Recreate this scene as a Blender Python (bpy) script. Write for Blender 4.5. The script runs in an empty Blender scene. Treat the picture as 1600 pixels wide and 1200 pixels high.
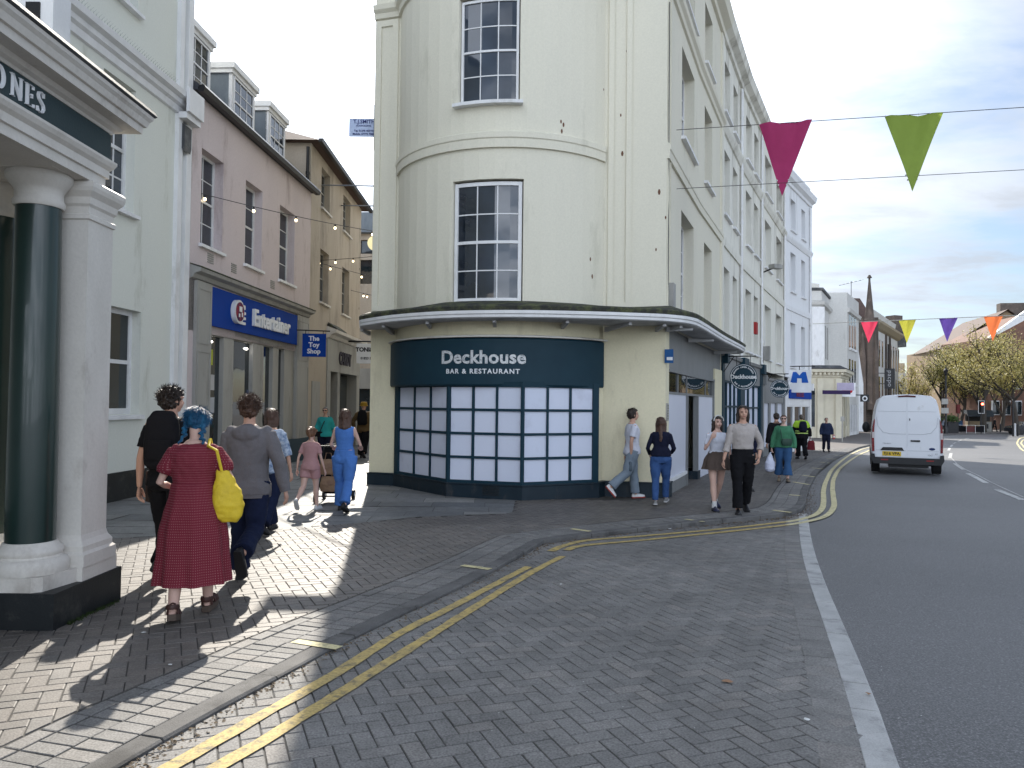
import bpy, bmesh, math, random
from mathutils import Vector, Matrix, noise as mnoise
random.seed(7)
R = math.radians
scn = bpy.context.scene
COL = scn.collection
# ------------------------------------------------------------------ camera
PITCH, ROLL, F, CZ = R(1.38), 0.0110, 1200.0, 1.6
fw = Vector((0, math.cos(PITCH), math.sin(PITCH)))
r0 = Vector((1, 0, 0)); u0_ = Vector((0, -math.sin(PITCH), math.cos(PITCH)))
rt = r0 * math.cos(ROLL) + u0_ * math.sin(ROLL)
up = u0_ * math.cos(ROLL) - r0 * math.sin(ROLL)
cd = bpy.data.cameras.new('camera'); cam = bpy.data.objects.new('camera', cd); COL.objects.link(cam)
cam.matrix_world = Matrix(((rt.x, up.x, -fw.x, 0), (rt.y, up.y, -fw.y, 0), (rt.z, up.z, -fw.z, CZ), (0, 0, 0, 1)))
cd.sensor_width = 36; cd.lens = 27; cd.clip_start = 0.05; cd.clip_end = 3000
scn.camera = cam
# ------------------------------------------------------------------ light
SUN_AZ = math.atan2(-0.155, 1.0)      # direction towards the sun, from +Y towards +X
SUN_EL = R(36)
SKY_STR, SUN_STR, EXPO = 0.13, 2.2, 1.85
sun_dir = Vector((math.sin(SUN_AZ) * math.cos(SUN_EL), math.cos(SUN_AZ) * math.cos(SUN_EL), math.sin(SUN_EL)))
sl = bpy.data.lights.new('sun', 'SUN'); so = bpy.data.objects.new('sun', sl); COL.objects.link(so)
sl.energy = SUN_STR; sl.angle = R(0.5); sl.color = (1.0, 0.93, 0.82)
so.rotation_euler = sun_dir.to_track_quat('Z', 'Y').to_euler(); so.location = (0, 0, 60)
w = bpy.data.worlds.new('World'); scn.world = w; w.use_nodes = True
nt = w.node_tree; N = nt.nodes; L = nt.links; N.clear()
out = N.new('ShaderNodeOutputWorld'); bg = N.new('ShaderNodeBackground'); bg.inputs[1].default_value = SKY_STR
sky = N.new('ShaderNodeTexSky'); sky.sky_type = 'NISHITA'; sky.sun_disc = False
sky.sun_elevation = SUN_EL; sky.sun_rotation = SUN_AZ; sky.air_density = 1.0; sky.dust_density = 1.2; sky.ozone_density = 1.2
tc = N.new('ShaderNodeTexCoord')
sep = N.new('ShaderNodeSeparateXYZ'); L.new(tc.outputs['Generated'], sep.inputs[0])
def wm(op, a, b=None, c=None, clamp=False):
    n = N.new('ShaderNodeMath'); n.operation = op; n.use_clamp = clamp
    for i, x in enumerate((a, b, c)):
        if x is None: continue
        if isinstance(x, (int, float)): n.inputs[i].default_value = x
        else: L.new(x, n.inputs[i])
    return n.outputs[0]
zz = wm('MAXIMUM', sep.outputs[2], 0.02); zz = wm('ADD', zz, 0.12)
cx = wm('DIVIDE', sep.outputs[0], zz); cy = wm('DIVIDE', sep.outputs[1], zz)
comb = N.new('ShaderNodeCombineXYZ'); L.new(cx, comb.inputs[0]); L.new(cy, comb.inputs[1])
def wnoise(scale, det, rough, dist, off):
    mp = N.new('ShaderNodeMapping'); mp.inputs['Location'].default_value = off; mp.inputs['Scale'].default_value = (1.0, 1.55, 1)
    mp.inputs['Rotation'].default_value = (0, 0, 0.35)
    L.new(comb.outputs[0], mp.inputs[0])
    n = N.new('ShaderNodeTexNoise'); n.inputs['Scale'].default_value = scale; n.inputs['Detail'].default_value = det
    n.inputs['Roughness'].default_value = rough; n.inputs['Distortion'].default_value = dist
    L.new(mp.outputs[0], n.inputs['Vector']); return n.outputs[0]
n1 = wnoise(0.55, 9, 0.56, 0.35, (3.1, 1.7, 0)); n2 = wnoise(1.7, 8, 0.6, 0.2, (9, 4, 0))
dens = wm('ADD', wm('MULTIPLY', n1, 0.65), wm('MULTIPLY', n2, 0.35))
ramp = N.new('ShaderNodeMapRange'); ramp.inputs[1].default_value = 0.43; ramp.inputs[2].default_value = 0.60; ramp.inputs[3].default_value = 0.12
ramp.interpolation_type = 'SMOOTHSTEP'; L.new(dens, ramp.inputs[0])
dt = N.new('ShaderNodeVectorMath'); dt.operation = 'DOT_PRODUCT'; L.new(tc.outputs['Generated'], dt.inputs[0]); dt.inputs[1].default_value = sun_dir
glow = wm('POWER', wm('MAXIMUM', dt.outputs['Value'], 0.0), 11.0)
thick = N.new('ShaderNodeMapRange'); L.new(n2, thick.inputs[0]); thick.inputs[1].default_value = 0.35; thick.inputs[2].default_value = 0.65
thick.inputs[3].default_value = 1.25; thick.inputs[4].default_value = 0.92
back = wm('MAXIMUM', wm('MULTIPLY', sep.outputs[1], -1.0), 0.0)  # extra cloud brightness added behind the camera to light the facing walls
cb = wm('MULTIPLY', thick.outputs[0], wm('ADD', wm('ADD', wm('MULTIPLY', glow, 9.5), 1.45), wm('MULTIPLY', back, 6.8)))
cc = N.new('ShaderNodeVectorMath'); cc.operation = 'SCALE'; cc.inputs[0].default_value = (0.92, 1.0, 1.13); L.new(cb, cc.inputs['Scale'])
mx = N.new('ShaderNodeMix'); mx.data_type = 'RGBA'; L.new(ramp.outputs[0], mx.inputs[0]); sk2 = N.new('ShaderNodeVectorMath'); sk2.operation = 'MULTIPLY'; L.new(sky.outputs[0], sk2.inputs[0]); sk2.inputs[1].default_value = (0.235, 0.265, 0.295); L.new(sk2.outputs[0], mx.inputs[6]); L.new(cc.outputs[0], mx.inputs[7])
# more cloud cover close to the sun
near = wm('MULTIPLY', glow, 1.3, clamp=True)
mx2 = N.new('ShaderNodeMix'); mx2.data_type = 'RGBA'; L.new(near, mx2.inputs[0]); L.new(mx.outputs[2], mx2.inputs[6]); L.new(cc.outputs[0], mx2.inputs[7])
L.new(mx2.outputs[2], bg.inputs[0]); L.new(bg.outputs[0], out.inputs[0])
scn.view_settings.view_transform = 'Standard'; scn.view_settings.look = 'None'; scn.view_settings.gamma = 1
scn.view_settings.exposure = EXPO
try:
    scn.cycles.max_bounces = 6; scn.cycles.diffuse_bounces = 3; scn.cycles.glossy_bounces = 3; scn.cycles.transparent_max_bounces = 6
    scn.cycles.use_denoising = True; scn.cycles.sample_clamp_indirect = 8
except Exception: pass
# ------------------------------------------------------------------ terrain height (pavement level) and pixel -> ground point
def interp(pts, t):
    if t <= pts[0][0]: return pts[0][1]
    for (a, b), (c, d) in zip(pts, pts[1:]):
        if t <= c: return b + (d - b) * (t - a) / (c - a)
    return pts[-1][1]
ZR = [(4, 0), (8, -.08), (12.6, -.17), (22, -.25), (30, -.45), (42, -.82), (60, -1.1), (110, -1.45), (600, -2)]
ZL = [(4, 0), (8, -.08), (12.6, -.155), (24, -.16), (60, -.3)]
def T(x, y):
    a = interp(ZR, y); b = interp(ZL, y)
    s = min(1, max(0, (x + 3) / 6)); s = s * s * (3 - 2 * s)
    return a * s + b * (1 - s)
KERB = 0.08
def KF(x, y): return interp([(5, .032), (8, .045), (11, .075), (13, KERB)], y)      # kerb is nearly flush close to the camera
RZO = lambda x, y: -KF(x, y)
RZ = lambda x, y: T(x, y) - KF(x, y)
def ray(px, py): return (fw + rt * ((px - 800) / F) + up * ((600 - py) / F))
def G(px, py, off=0.0):
    d = ray(px, py); lo = 0.5; t = 0.5
    of = off if callable(off) else (lambda x, y: off)
    def h(t): return CZ + d.z * t - T(d.x * t, d.y * t) - of(d.x * t, d.y * t)
    while t < 400 and h(t) > 0: lo = t; t *= 1.05
    hi = t
    for _ in range(40):
        m = (lo + hi) / 2
        if h(m) > 0: lo = m
        else: hi = m
    return Vector((d.x * hi, d.y * hi, 0))
def AT(px, py, Y):
    d = ray(px, py); t = Y / d.y; return Vector((d.x * t, Y, CZ + d.z * t))
def PJ(p):
    v = Vector(p) - Vector((0, 0, CZ)); z = v.dot(fw); return (800 + F * v.dot(rt) / z, 600 - F * v.dot(up) / z)
# ------------------------------------------------------------------ materials
MATS = {}
def mat(name, c1, c2=None, rough=0.8, scale=2.0, fine=60, fineamt=0.12, bump=0.15, bscale=None, spec=0.4, metal=0.0, streak=1.0,
        c3=None, c3amt=0.3, c3scale=1.2, emit=None, estr=1.0, ior=1.45, coat=0.0, bdist=0.01):
    if name in MATS: return MATS[name]
    m = bpy.data.materials.new(name); m.use_nodes = True; MATS[name] = m
    t = m.node_tree; n = t.nodes; l = t.links; b = n['Principled BSDF']
    tc = n.new('ShaderNodeTexCoord'); mp = n.new('ShaderNodeMapping'); mp.inputs['Scale'].default_value = (1, 1, 1 / streak)
    l.new(tc.outputs['Object'], mp.inputs[0])
    c2 = c2 or tuple(x * 0.85 for x in c1)
    def nz(s, d=5, src=mp, r=0.55):
        q = n.new('ShaderNodeTexNoise'); q.inputs['Scale'].default_value = s; q.inputs['Detail'].default_value = d; q.inputs['Roughness'].default_value = r
        l.new(src.outputs[0] if src is mp else tc.outputs['Object'], q.inputs['Vector']); return q.outputs[0]
    def rng(s, a, b_, c=0.0, d=1.0):
        q = n.new('ShaderNodeMapRange'); q.inputs[1].default_value = a; q.inputs[2].default_value = b_; q.inputs[3].default_value = c; q.inputs[4].default_value = d
        l.new(s, q.inputs[0]); return q.outputs[0]
    def mixc(f, a, b_, bt='MIX'):
        q = n.new('ShaderNodeMix'); q.data_type = 'RGBA'; q.blend_type = bt
        if isinstance(f, float): q.inputs[0].default_value = f
        else: l.new(f, q.inputs[0])
        for i, x in ((6, a), (7, b_)):
            if isinstance(x, tuple): q.inputs[i].default_value = (*x, 1)
            else: l.new(x, q.inputs[i])
        return q.outputs[2]
    col = mixc(rng(nz(scale), .35, .65), c1, c2)
    if c3: col = mixc(rng(nz(c3scale, 8, r=.7), .62 - c3amt * .3, .78 - c3amt * .3), col, c3)
    fn = nz(fine, 3, None)
    col = mixc(fineamt, col, mixc(rng(fn, .3, .7), (0.25, 0.25, 0.25), (1., 1., 1.)), 'MULTIPLY')
    l.new(col, b.inputs['Base Color'])
    b.inputs['Roughness'].default_value = rough; b.inputs['Metallic'].default_value = metal
    b.inputs['Specular IOR Level'].default_value = spec; b.inputs['IOR'].default_value = ior; b.inputs['Coat Weight'].default_value = coat
    if bump:
        bp = n.new('ShaderNodeBump'); bp.inputs['Strength'].default_value = bump; bp.inputs['Distance'].default_value = bdist
        l.new(nz(bscale or fine, 4, None), bp.inputs['Height']); l.new(bp.outputs[0], b.inputs['Normal'])
    if emit: b.inputs['Emission Color'].default_value = (*emit, 1); b.inputs['Emission Strength'].default_value = estr
    return m
def mat_attr(name, stops, rough=0.85, attr='rnd', fine=90, fineamt=0.35, bump=0.25, spec=0.35, big=None):
    """colour per face from an attribute, plus grain"""
    m = bpy.data.materials.new(name); m.use_nodes = True
    t = m.node_tree; n = t.nodes; l = t.links; b = n['Principled BSDF']
    a = n.new('ShaderNodeAttribute'); a.attribute_name = attr
    cr = n.new('ShaderNodeValToRGB'); l.new(a.outputs['Fac'], cr.inputs[0])
    while len(cr.color_ramp.elements) < len(stops): cr.color_ramp.elements.new(0.5)
    for e, (p, c) in zip(cr.color_ramp.elements, stops): e.position = p; e.color = (*c, 1)
    tc = n.new('ShaderNodeTexCoord')
    def mulnoise(col, s, lo, hi, a_, b_, det=3):
        q = n.new('ShaderNodeTexNoise'); q.inputs['Scale'].default_value = s; q.inputs['Detail'].default_value = det; l.new(tc.outputs['Object'], q.inputs['Vector'])
        r = n.new('ShaderNodeMapRange'); l.new(q.outputs[0], r.inputs[0]); r.inputs[1].default_value = a_; r.inputs[2].default_value = b_; r.inputs[3].default_value = lo; r.inputs[4].default_value = hi
        k = n.new('ShaderNodeVectorMath'); k.operation = 'SCALE'; l.new(col, k.inputs[0]); l.new(r.outputs[0], k.inputs['Scale']); return k.outputs[0], q.outputs[0]
    c, q = mulnoise(cr.outputs[0], fine, 1 - fineamt, 1 + fineamt, .3, .7)
    c, _ = mulnoise(c, 0.7, 0.78, 1.18, .3, .7, 6)
    c, _ = mulnoise(c, 6.0, 0.86, 1.1, .35, .65, 6)
    # chewing gum and grit
    v = n.new('ShaderNodeTexVoronoi'); v.inputs['Scale'].default_value = 2.2; l.new(tc.outputs['Object'], v.inputs['Vector'])
    g = n.new('ShaderNodeMapRange'); l.new(v.outputs['Distance'], g.inputs[0]); g.inputs[1].default_value = 0.035; g.inputs[2].default_value = 0.06; g.inputs[3].default_value = 0.72; g.inputs[4].default_value = 1
    k = n.new('ShaderNodeVectorMath'); k.operation = 'SCALE'; l.new(c, k.inputs[0]); l.new(g.outputs[0], k.inputs['Scale'])
    l.new(k.outputs[0], b.inputs['Base Color']); b.inputs['Roughness'].default_value = rough; b.inputs['Specular IOR Level'].default_value = spec
    bp = n.new('ShaderNodeBump'); bp.inputs['Strength'].default_value = bump; bp.inputs['Distance'].default_value = 0.006; l.new(q, bp.inputs['Height']); l.new(bp.outputs[0], b.inputs['Normal'])
    return m
def glassmat(name, c=(0.02, 0.025, 0.03), ior=1.6, rough=0.03):
    if name in MATS: return MATS[name]
    m = bpy.data.materials.new(name); m.use_nodes = True; MATS[name] = m; t = m.node_tree; n = t.nodes; l = t.links; b = n['Principled BSDF']
    tc = n.new('ShaderNodeTexCoord'); q = n.new('ShaderNodeTexNoise'); q.inputs['Scale'].default_value = 0.8; q.inputs['Detail'].default_value = 4; l.new(tc.outputs['Object'], q.inputs['Vector'])
    r = n.new('ShaderNodeValToRGB'); r.color_ramp.elements[0].position = .35; r.color_ramp.elements[1].position = .7
    r.color_ramp.elements[0].color = (*[x * .5 for x in c], 1); r.color_ramp.elements[1].color = (*[x * 1.9 for x in c], 1); l.new(q.outputs[0], r.inputs[0]); l.new(r.outputs[0], b.inputs['Base Color'])
    b.inputs['Roughness'].default_value = rough; b.inputs['IOR'].default_value = ior; b.inputs['Specular IOR Level'].default_value = 0.6
    q2 = n.new('ShaderNodeTexNoise'); q2.inputs['Scale'].default_value = 1.6; l.new(tc.outputs['Object'], q2.inputs['Vector'])
    bp = n.new('ShaderNodeBump'); bp.inputs['Strength'].default_value = 0.12; bp.inputs['Distance'].default_value = 0.02; l.new(q2.outputs[0], bp.inputs['Height']); l.new(bp.outputs[0], b.inputs['Normal'])
    return m
# ------------------------------------------------------------------ mesh builder
class Plan:
    """a wall line on the ground: u along it, v outwards (to the right of the walking direction), w up"""
    def __init__(s, pts):
        s.p = [Vector((a, b)) for a, b in pts]; s.us = [0.0]; s.m = []
        for a, b in zip(s.p, s.p[1:]): s.us.append(s.us[-1] + (b - a).length)
        ns = []
        for a, b in zip(s.p, s.p[1:]):
            d = (b - a).normalized(); ns.append(Vector((d.y, -d.x)))
        for i in range(len(s.p)):
            if i == 0: s.m.append(ns[0])
            elif i == len(s.p) - 1: s.m.append(ns[-1])
            else:
                q = (ns[i - 1] + ns[i]).normalized(); s.m.append(q / max(0.35, q.dot(ns[i])))
        s.len = s.us[-1]
    def __call__(s, u, v, w):
        i = 0
        while i < len(s.us) - 2 and u > s.us[i + 1]: i += 1
        t = (u - s.us[i]) / (s.us[i + 1] - s.us[i])
        a = s.p[i] + s.m[i] * v; b = s.p[i + 1] + s.m[i + 1] * v; q = a + (b - a) * t
        return Vector((q.x, q.y, w))
    def br(s, a, b): return [a] + [x for x in s.us if a + 1e-4 < x < b - 1e-4] + [b]
    def ux(s, px, py=640):
        best = None
        for i in range(401):
            u = s.len * i / 400; p = s(u, 0, 0)
            d = ray(px, py); e = abs(p.x - d.x / d.y * p.y)
            if best is None or e < best[0]: best = (e, u)
        return best[1]
class MB:
    def __init__(s): s.v = []; s.f = []; s.mi = []; s.cur = 0
    def add(s, vs, fs):
        o = len(s.v); s.v += [Vector(x) for x in vs]; s.f += [tuple(i + o for i in f) for f in fs]; s.mi += [s.cur] * len(fs); return o
    def sweep(s, M, a, b, prof, closed=True, caps=True):
        br = M.br(a, b); n = len(prof); vs = []; fs = []
        for u in br: vs += [M(u, v, w) for v, w in prof]
        for k in range(len(br) - 1):
            for i in range(n if closed else n - 1):
                j = (i + 1) % n; fs.append((k * n + i, k * n + j, (k + 1) * n + j, (k + 1) * n + i))
        if caps and closed: fs.append(tuple(range(n - 1, -1, -1))); e = (len(br) - 1) * n; fs.append(tuple(range(e, e + n)))
        s.add(vs, fs); return s
    def mbox(s, M, u0, u1, v0, v1, w0, w1): return s.sweep(M, u0, u1, [(v0, w0), (v0, w1), (v1, w1), (v1, w0)])
    def box(s, c, d, rz=0.0):
        """box by centre and size"""
        ca, sa = math.cos(rz), math.sin(rz); vs = []
        for z in (-.5, .5):
            for x, y in ((-.5, -.5), (.5, -.5), (.5, .5), (-.5, .5)):
                X, Y = x * d[0], y * d[1]; vs.append((c[0] + X * ca - Y * sa, c[1] + X * sa + Y * ca, c[2] + z * d[2]))
        s.add(vs, [(0, 3, 2, 1), (4, 5, 6, 7), (0, 1, 5, 4), (1, 2, 6, 5), (2, 3, 7, 6), (3, 0, 4, 7)]); return s
    def tube(s, pts, rad, seg=8, flat=None, cap=True):
        """tube through points; rad number or list; flat=(axis vector, factor) squashes the section along that axis"""
        pts = [Vector(p) for p in pts]; n = len(pts)
        if not isinstance(rad, (list, tuple)): rad = [rad] * n
        vs = []; fs = []; ref = None
        for i, p in enumerate(pts):
            d = (pts[min(i + 1, n - 1)] - pts[max(i - 1, 0)])
            d = d.normalized() if d.length > 1e-9 else Vector((0, 0, 1))
            if ref is None:
                ref = Vector((1, 0, 0)) if abs(d.x) < .8 else Vector((0, 1, 0))
            x = (ref - d * ref.dot(d)).normalized(); y = d.cross(x); ref = x
            for k in range(seg):
                a = 2 * math.pi * k / seg; o = (x * math.cos(a) + y * math.sin(a)) * rad[i]
                if flat: ax = flat[0]; o = o - ax * (o.dot(ax) * (1 - flat[1]))
                vs.append(p + o)
        for i in range(n - 1):
            for k in range(seg):
                j = (k + 1) % seg; fs.append((i * seg + k, i * seg + j, (i + 1) * seg + j, (i + 1) * seg + k))
        if cap: fs.append(tuple(range(seg - 1, -1, -1))); fs.append(tuple(range((n - 1) * seg, n * seg)))
        s.add(vs, fs); return s
    def cap(s, a, b, ra, rb, seg=12):
        """capsule with two radii"""
        a = Vector(a); b = Vector(b); d = (b - a); d = d.normalized() if d.length > 1e-6 else Vector((0, 0, 1)); P = []; Q = []
        for t in (-.98, -.8, -.45, 0): P.append(a + d * (t * ra)); Q.append(ra * math.sqrt(max(0.02, 1 - t * t)))
        for t in (0, .45, .8, .98): P.append(b + d * (t * rb)); Q.append(rb * math.sqrt(max(0.02, 1 - t * t)))
        if (b - a).length < 1e-6: P.pop(4); Q.pop(4)
        return s.tube(P, Q, seg)
    def ell(s, c, r, seg=14, rings=9, rot=None):
        vs = []; fs = []; c = Vector(c)
        for i in range(rings + 1):
            th = math.pi * i / rings
            for k in range(seg):
                a = 2 * math.pi * k / seg; p = Vector((r[0] * math.sin(th) * math.cos(a), r[1] * math.sin(th) * math.sin(a), r[2] * math.cos(th)))
                if rot: p = rot @ p
                vs.append(c + p)
        for i in range(rings):
            for k in range(seg):
                j = (k + 1) % seg; fs.append((i * seg + k, (i + 1) * seg + k, (i + 1) * seg + j, i * seg + j))
        s.add(vs, fs); return s
    def loft(s, rings, seg=20, pw=2.0, caps=True, wav=None):
        """rings (cx,cy,z,rx,ry[,tilt]) -> closed stack of superellipses"""
        vs = []; fs = []
        for q in rings:
            cx, cy, z, rx, ry = q[:5]
            for k in range(seg):
                a = 2 * math.pi * k / seg; c, d = math.cos(a), math.sin(a)
                m = (abs(c) ** pw + abs(d) ** pw) ** (-1 / pw)
                if wav and len(q) > 5: m *= 1 + q[5] * math.sin(wav * a + z * 3) + q[5] * .6 * math.sin((wav * 1.7) * a + 2)
                vs.append((cx + rx * c * m, cy + ry * d * m, z))
        for i in range(len(rings) - 1):
            for k in range(seg):
                j = (k + 1) % seg; fs.append((i * seg + k, i * seg + j, (i + 1) * seg + j, (i + 1) * seg + k))
        if caps: fs.append(tuple(range(seg - 1, -1, -1))); fs.append(tuple(range((len(rings) - 1) * seg, len(rings) * seg)))
        s.add(vs, fs); return s
    def lathe(s, c, prof, seg=32):
        vs = []; fs = []
        for r, z in prof:
            for k in range(seg): a = 2 * math.pi * k / seg; vs.append((c[0] + r * math.cos(a), c[1] + r * math.sin(a), c[2] + z))
        for i in range(len(prof) - 1):
            for k in range(seg): j = (k + 1) % seg; fs.append((i * seg + k, i * seg + j, (i + 1) * seg + j, (i + 1) * seg + k))
        fs.append(tuple(range(seg - 1, -1, -1))); fs.append(tuple(range((len(prof) - 1) * seg, len(prof) * seg)))
        s.add(vs, fs); return s
    def prism(s, pts, z0, z1):
        n = len(pts); s.add([(x, y, z0) for x, y in pts] + [(x, y, z1) for x, y in pts],
              [tuple(range(n - 1, -1, -1)), tuple(range(n, 2 * n))] + [(i, (i + 1) % n, n + (i + 1) % n, n + i) for i in range(n)]); return s
    def disc(s, c, nrm, r, th, seg=32):
        nrm = Vector(nrm).normalized(); c = Vector(c); return s.tube([c - nrm * th / 2, c + nrm * th / 2], r, seg)
    def xf(s, mtx):
        s.v = [mtx @ v for v in s.v]; return s
    def join(s, o):
        k = len(s.v); s.v += o.v; s.f += [tuple(i + k for i in f) for f in o.f]; s.mi += o.mi; return s
def link(name, data, parent=None):
    o = bpy.data.objects.new(name, data); COL.objects.link(o)
    if parent is not None: o.parent = parent
    return o
def worldloc(o):
    v = Vector(o.location)
    while o.parent: o = o.parent; v = v + o.location
    return v
def obj(name, mb, m, parent=None, smooth=None, origin=None, recalc=True, rnd=None):
    """one mesh object; vertices are in world space, origin taken from the parent (or given)"""
    if parent is not None: org = worldloc(parent)
    else: org = Vector(origin) if origin is not None else Vector((0, 0, 0))
    me = bpy.data.meshes.new(name); me.from_pydata([tuple(v - org) for v in mb.v], [], mb.f)
    ms = m if isinstance(m, (list, tuple)) else [m]
    for x in ms: me.materials.append(x)
    if len(ms) > 1: me.polygons.foreach_set('material_index', mb.mi)
    if recalc:
        bm = bmesh.new(); bm.from_mesh(me); bmesh.ops.recalc_face_normals(bm, faces=bm.faces); bm.to_mesh(me); bm.free()
    if rnd: a = me.attributes.new('rnd', 'FLOAT', 'FACE'); a.data.foreach_set('value', rnd)
    if smooth is not None:
        me.polygons.foreach_set('use_smooth', [True] * len(me.polygons)); me.set_sharp_from_angle(angle=R(smooth))
    me.update()
    o = link(name, me, parent)
    if parent is None: o.location = org
    return o
def each(name, boxes, m, parent):
    for M, *b in boxes: obj(name, MB().mbox(M, *b), m, parent)
def tag(o, label=None, cat=None, group=None, kind=None):
    if label: o['label'] = label
    if cat: o['category'] = cat
    if group: o['group'] = group
    if kind: o['kind'] = kind
    return o
def thing(name, label, cat, loc=(0, 0, 0), group=None):
    o = link(name, None); o.location = loc; return tag(o, label, cat, group)
def bake(mb, voxel=None, smooth=3, disp=(), dec=None):
    """evaluate remesh / smooth / displace and give back an MB"""
    me = bpy.data.meshes.new('tmp'); me.from_pydata([tuple(v) for v in mb.v], [], mb.f)
    bm = bmesh.new(); bm.from_mesh(me); bmesh.ops.recalc_face_normals(bm, faces=bm.faces); bm.to_mesh(me); bm.free()
    o = bpy.data.objects.new('tmp', me); COL.objects.link(o)
    if voxel: k = o.modifiers.new('r', 'REMESH'); k.mode = 'VOXEL'; k.voxel_size = voxel; k.adaptivity = 0
    if smooth: k = o.modifiers.new('s', 'SMOOTH'); k.factor = .5; k.iterations = smooth
    for size, st in disp:
        tx = bpy.data.textures.new('t', 'CLOUDS'); tx.noise_scale = size; tx.noise_depth = 2
        k = o.modifiers.new('d', 'DISPLACE'); k.texture = tx; k.strength = st; k.mid_level = .5; k.texture_coords = 'LOCAL'
    bpy.context.view_layer.update()
    dg = bpy.context.evaluated_depsgraph_get(); e = o.evaluated_get(dg); me2 = bpy.data.meshes.new_from_object(e)
    r = MB(); r.add([v.co.copy() for v in me2.vertices], [tuple(p.vertices) for p in me2.polygons])
    bpy.data.objects.remove(o); bpy.data.meshes.remove(me2); bpy.data.meshes.remove(me); return r
FONT = None
def textmb(s, size, M, u, w, v=0.01, depth=0.006, align='CENTER', spacing=1.0, bold=0.0, vflip=None):
    """writing laid on a wall plan M (or any callable u,v,w)"""
    c = bpy.data.curves.new('t', 'FONT'); c.body = s; c.size = size; c.align_x = align; c.align_y = 'CENTER'; c.space_character = spacing; c.offset = bold; c.resolution_u = 3
    o = bpy.data.objects.new('t', c); COL.objects.link(o); bpy.context.view_layer.update()
    me = bpy.data.meshes.new_from_object(o.evaluated_get(bpy.context.evaluated_depsgraph_get()))
    mb = MB(); n = len(me.vertices)
    vs = [M(u + q.co.x, v + depth, w + q.co.y) for q in me.vertices] + [M(u + q.co.x, v, w + q.co.y) for q in me.vertices]
    fs = [tuple(p.vertices) for p in me.polygons]; ed = {}
    for f in fs:
        for a, b in zip(f, f[1:] + f[:1]):
            ed[(a, b)] = 1
    for (a, b) in list(ed):
        if (b, a) not in ed: fs.append((b, a, a + n, b + n))
    mb.add(vs, fs); bpy.data.objects.remove(o); bpy.data.meshes.remove(me); bpy.data.curves.remove(c); return mb
class flatM:
    """u along vector x, v along normal n, w up from point o"""
    def __init__(s, o, x, n, z=(0, 0, 1)): s.o = Vector(o); s.x = Vector(x).normalized(); s.n = Vector(n).normalized(); s.z = Vector(z).normalized()
    def __call__(s, u, v, w): return s.o + s.x * u + s.n * v + s.z * w
    def br(s, a, b): return [a, b]
# ------------------------------------------------------------------ the ground
asphalt = mat('asphalt', (0.14, 0.14, 0.143), (0.108, 0.109, 0.112), rough=.62, scale=.3, fine=75, fineamt=.62, bump=.6, bscale=110, c3=(0.30, 0.30, 0.305), c3amt=.42, c3scale=85, bdist=.008, spec=.5)
mortar = mat('mortar', (0.062, 0.059, 0.055), fine=80, bump=.3)
kerbm = mat('kerb_stone', (0.155, 0.15, 0.145), (0.11, 0.107, 0.105), scale=3, fine=140, fineamt=.45, bump=.35, c3=(.06, .058, .056), c3amt=.4, c3scale=2.5)
kerblt = mat('channel_concrete', (0.50, 0.50, 0.49), (0.40, 0.40, 0.395), scale=4, fine=120, fineamt=.3, bump=.4, c3=(.2, .2, .2), c3amt=.3, c3scale=3)
yel = mat('yellow_paint', (0.60, 0.44, 0.14), (0.48, 0.36, 0.14), rough=.7, scale=6, fine=60, fineamt=.45, bump=.3, c3=(.2, .17, .1), c3amt=.45, c3scale=16)
yel2 = mat('pale_yellow_paint', (0.72, 0.64, 0.36), (0.62, 0.55, 0.30), rough=.7, scale=6, fine=60, fineamt=.4, bump=.3, c3=(.25, .23, .15), c3amt=.3, c3scale=12)
wht = mat('white_road_paint', (0.6, 0.6, 0.58), (0.42, 0.42, 0.41), rough=.7, scale=5, fine=50, fineamt=.4, c3=(.15, .15, .15), c3amt=.4, c3scale=10)
paving_pink = mat_attr('pavers_pavement', [(0, (.105, .094, .084)), (.35, (.125, .112, .100)), (.7, (.138, .121, .106)), (1, (.118, .110, .102))], rough=.62, spec=.5)
paving_grey = mat_attr('pavers_bay', [(0, (.145, .141, .135)), (.35, (.163, .158, .152)), (.75, (.175, .169, .161)), (1, (.192, .180, .168))], rough=.72)
flagm = mat_attr('flagstones', [(0, (.11, .115, .118)), (.5, (.15, .152, .15)), (.9, (.18, .18, .175)), (1, (.24, .235, .22))], rough=.6, fine=40, fineamt=.2)

def smooth_pts(pts, k=4):
    """Catmull-Rom through 2-D points"""
    P = [Vector((p[0], p[1])) for p in pts]; o = []
    for i in range(len(P) - 1):
        a = P[max(0, i - 1)]; b = P[i]; c = P[i + 1]; d = P[min(len(P) - 1, i + 2)]
        for j in range(k):
            t = j / k; o.append(.5 * ((2 * b) + (c - a) * t + (2 * a - 5 * b + 4 * c - d) * t * t + (3 * b - a - 3 * c + d) * t ** 3))
    o.append(P[-1]); return o
def clip_cell(poly, hs):
    """clip polygon by half planes (n, c): keep n.p <= c"""
    for nx, ny, c in hs:
        if not poly: return poly
        o = []; q = poly[-1]; dq = nx * q[0] + ny * q[1] - c
        for p in poly:
            dp = nx * p[0] + ny * p[1] - c
            if (dp <= 0) != (dq <= 0): t = dq / (dq - dp); o.append((q[0] + (p[0] - q[0]) * t, q[1] + (p[1] - q[1]) * t))
            if dp <= 0: o.append(p)
            q, dq = p, dp
        poly = o
    return poly
def inside(p, poly):
    x, y = p; r = False; q = poly[-1]
    for a in poly:
        if (a[1] > y) != (q[1] > y) and x < (q[0] - a[0]) * (y - a[1]) / (q[1] - a[1]) + a[0]: r = not r
        q = a
    return r
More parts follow.
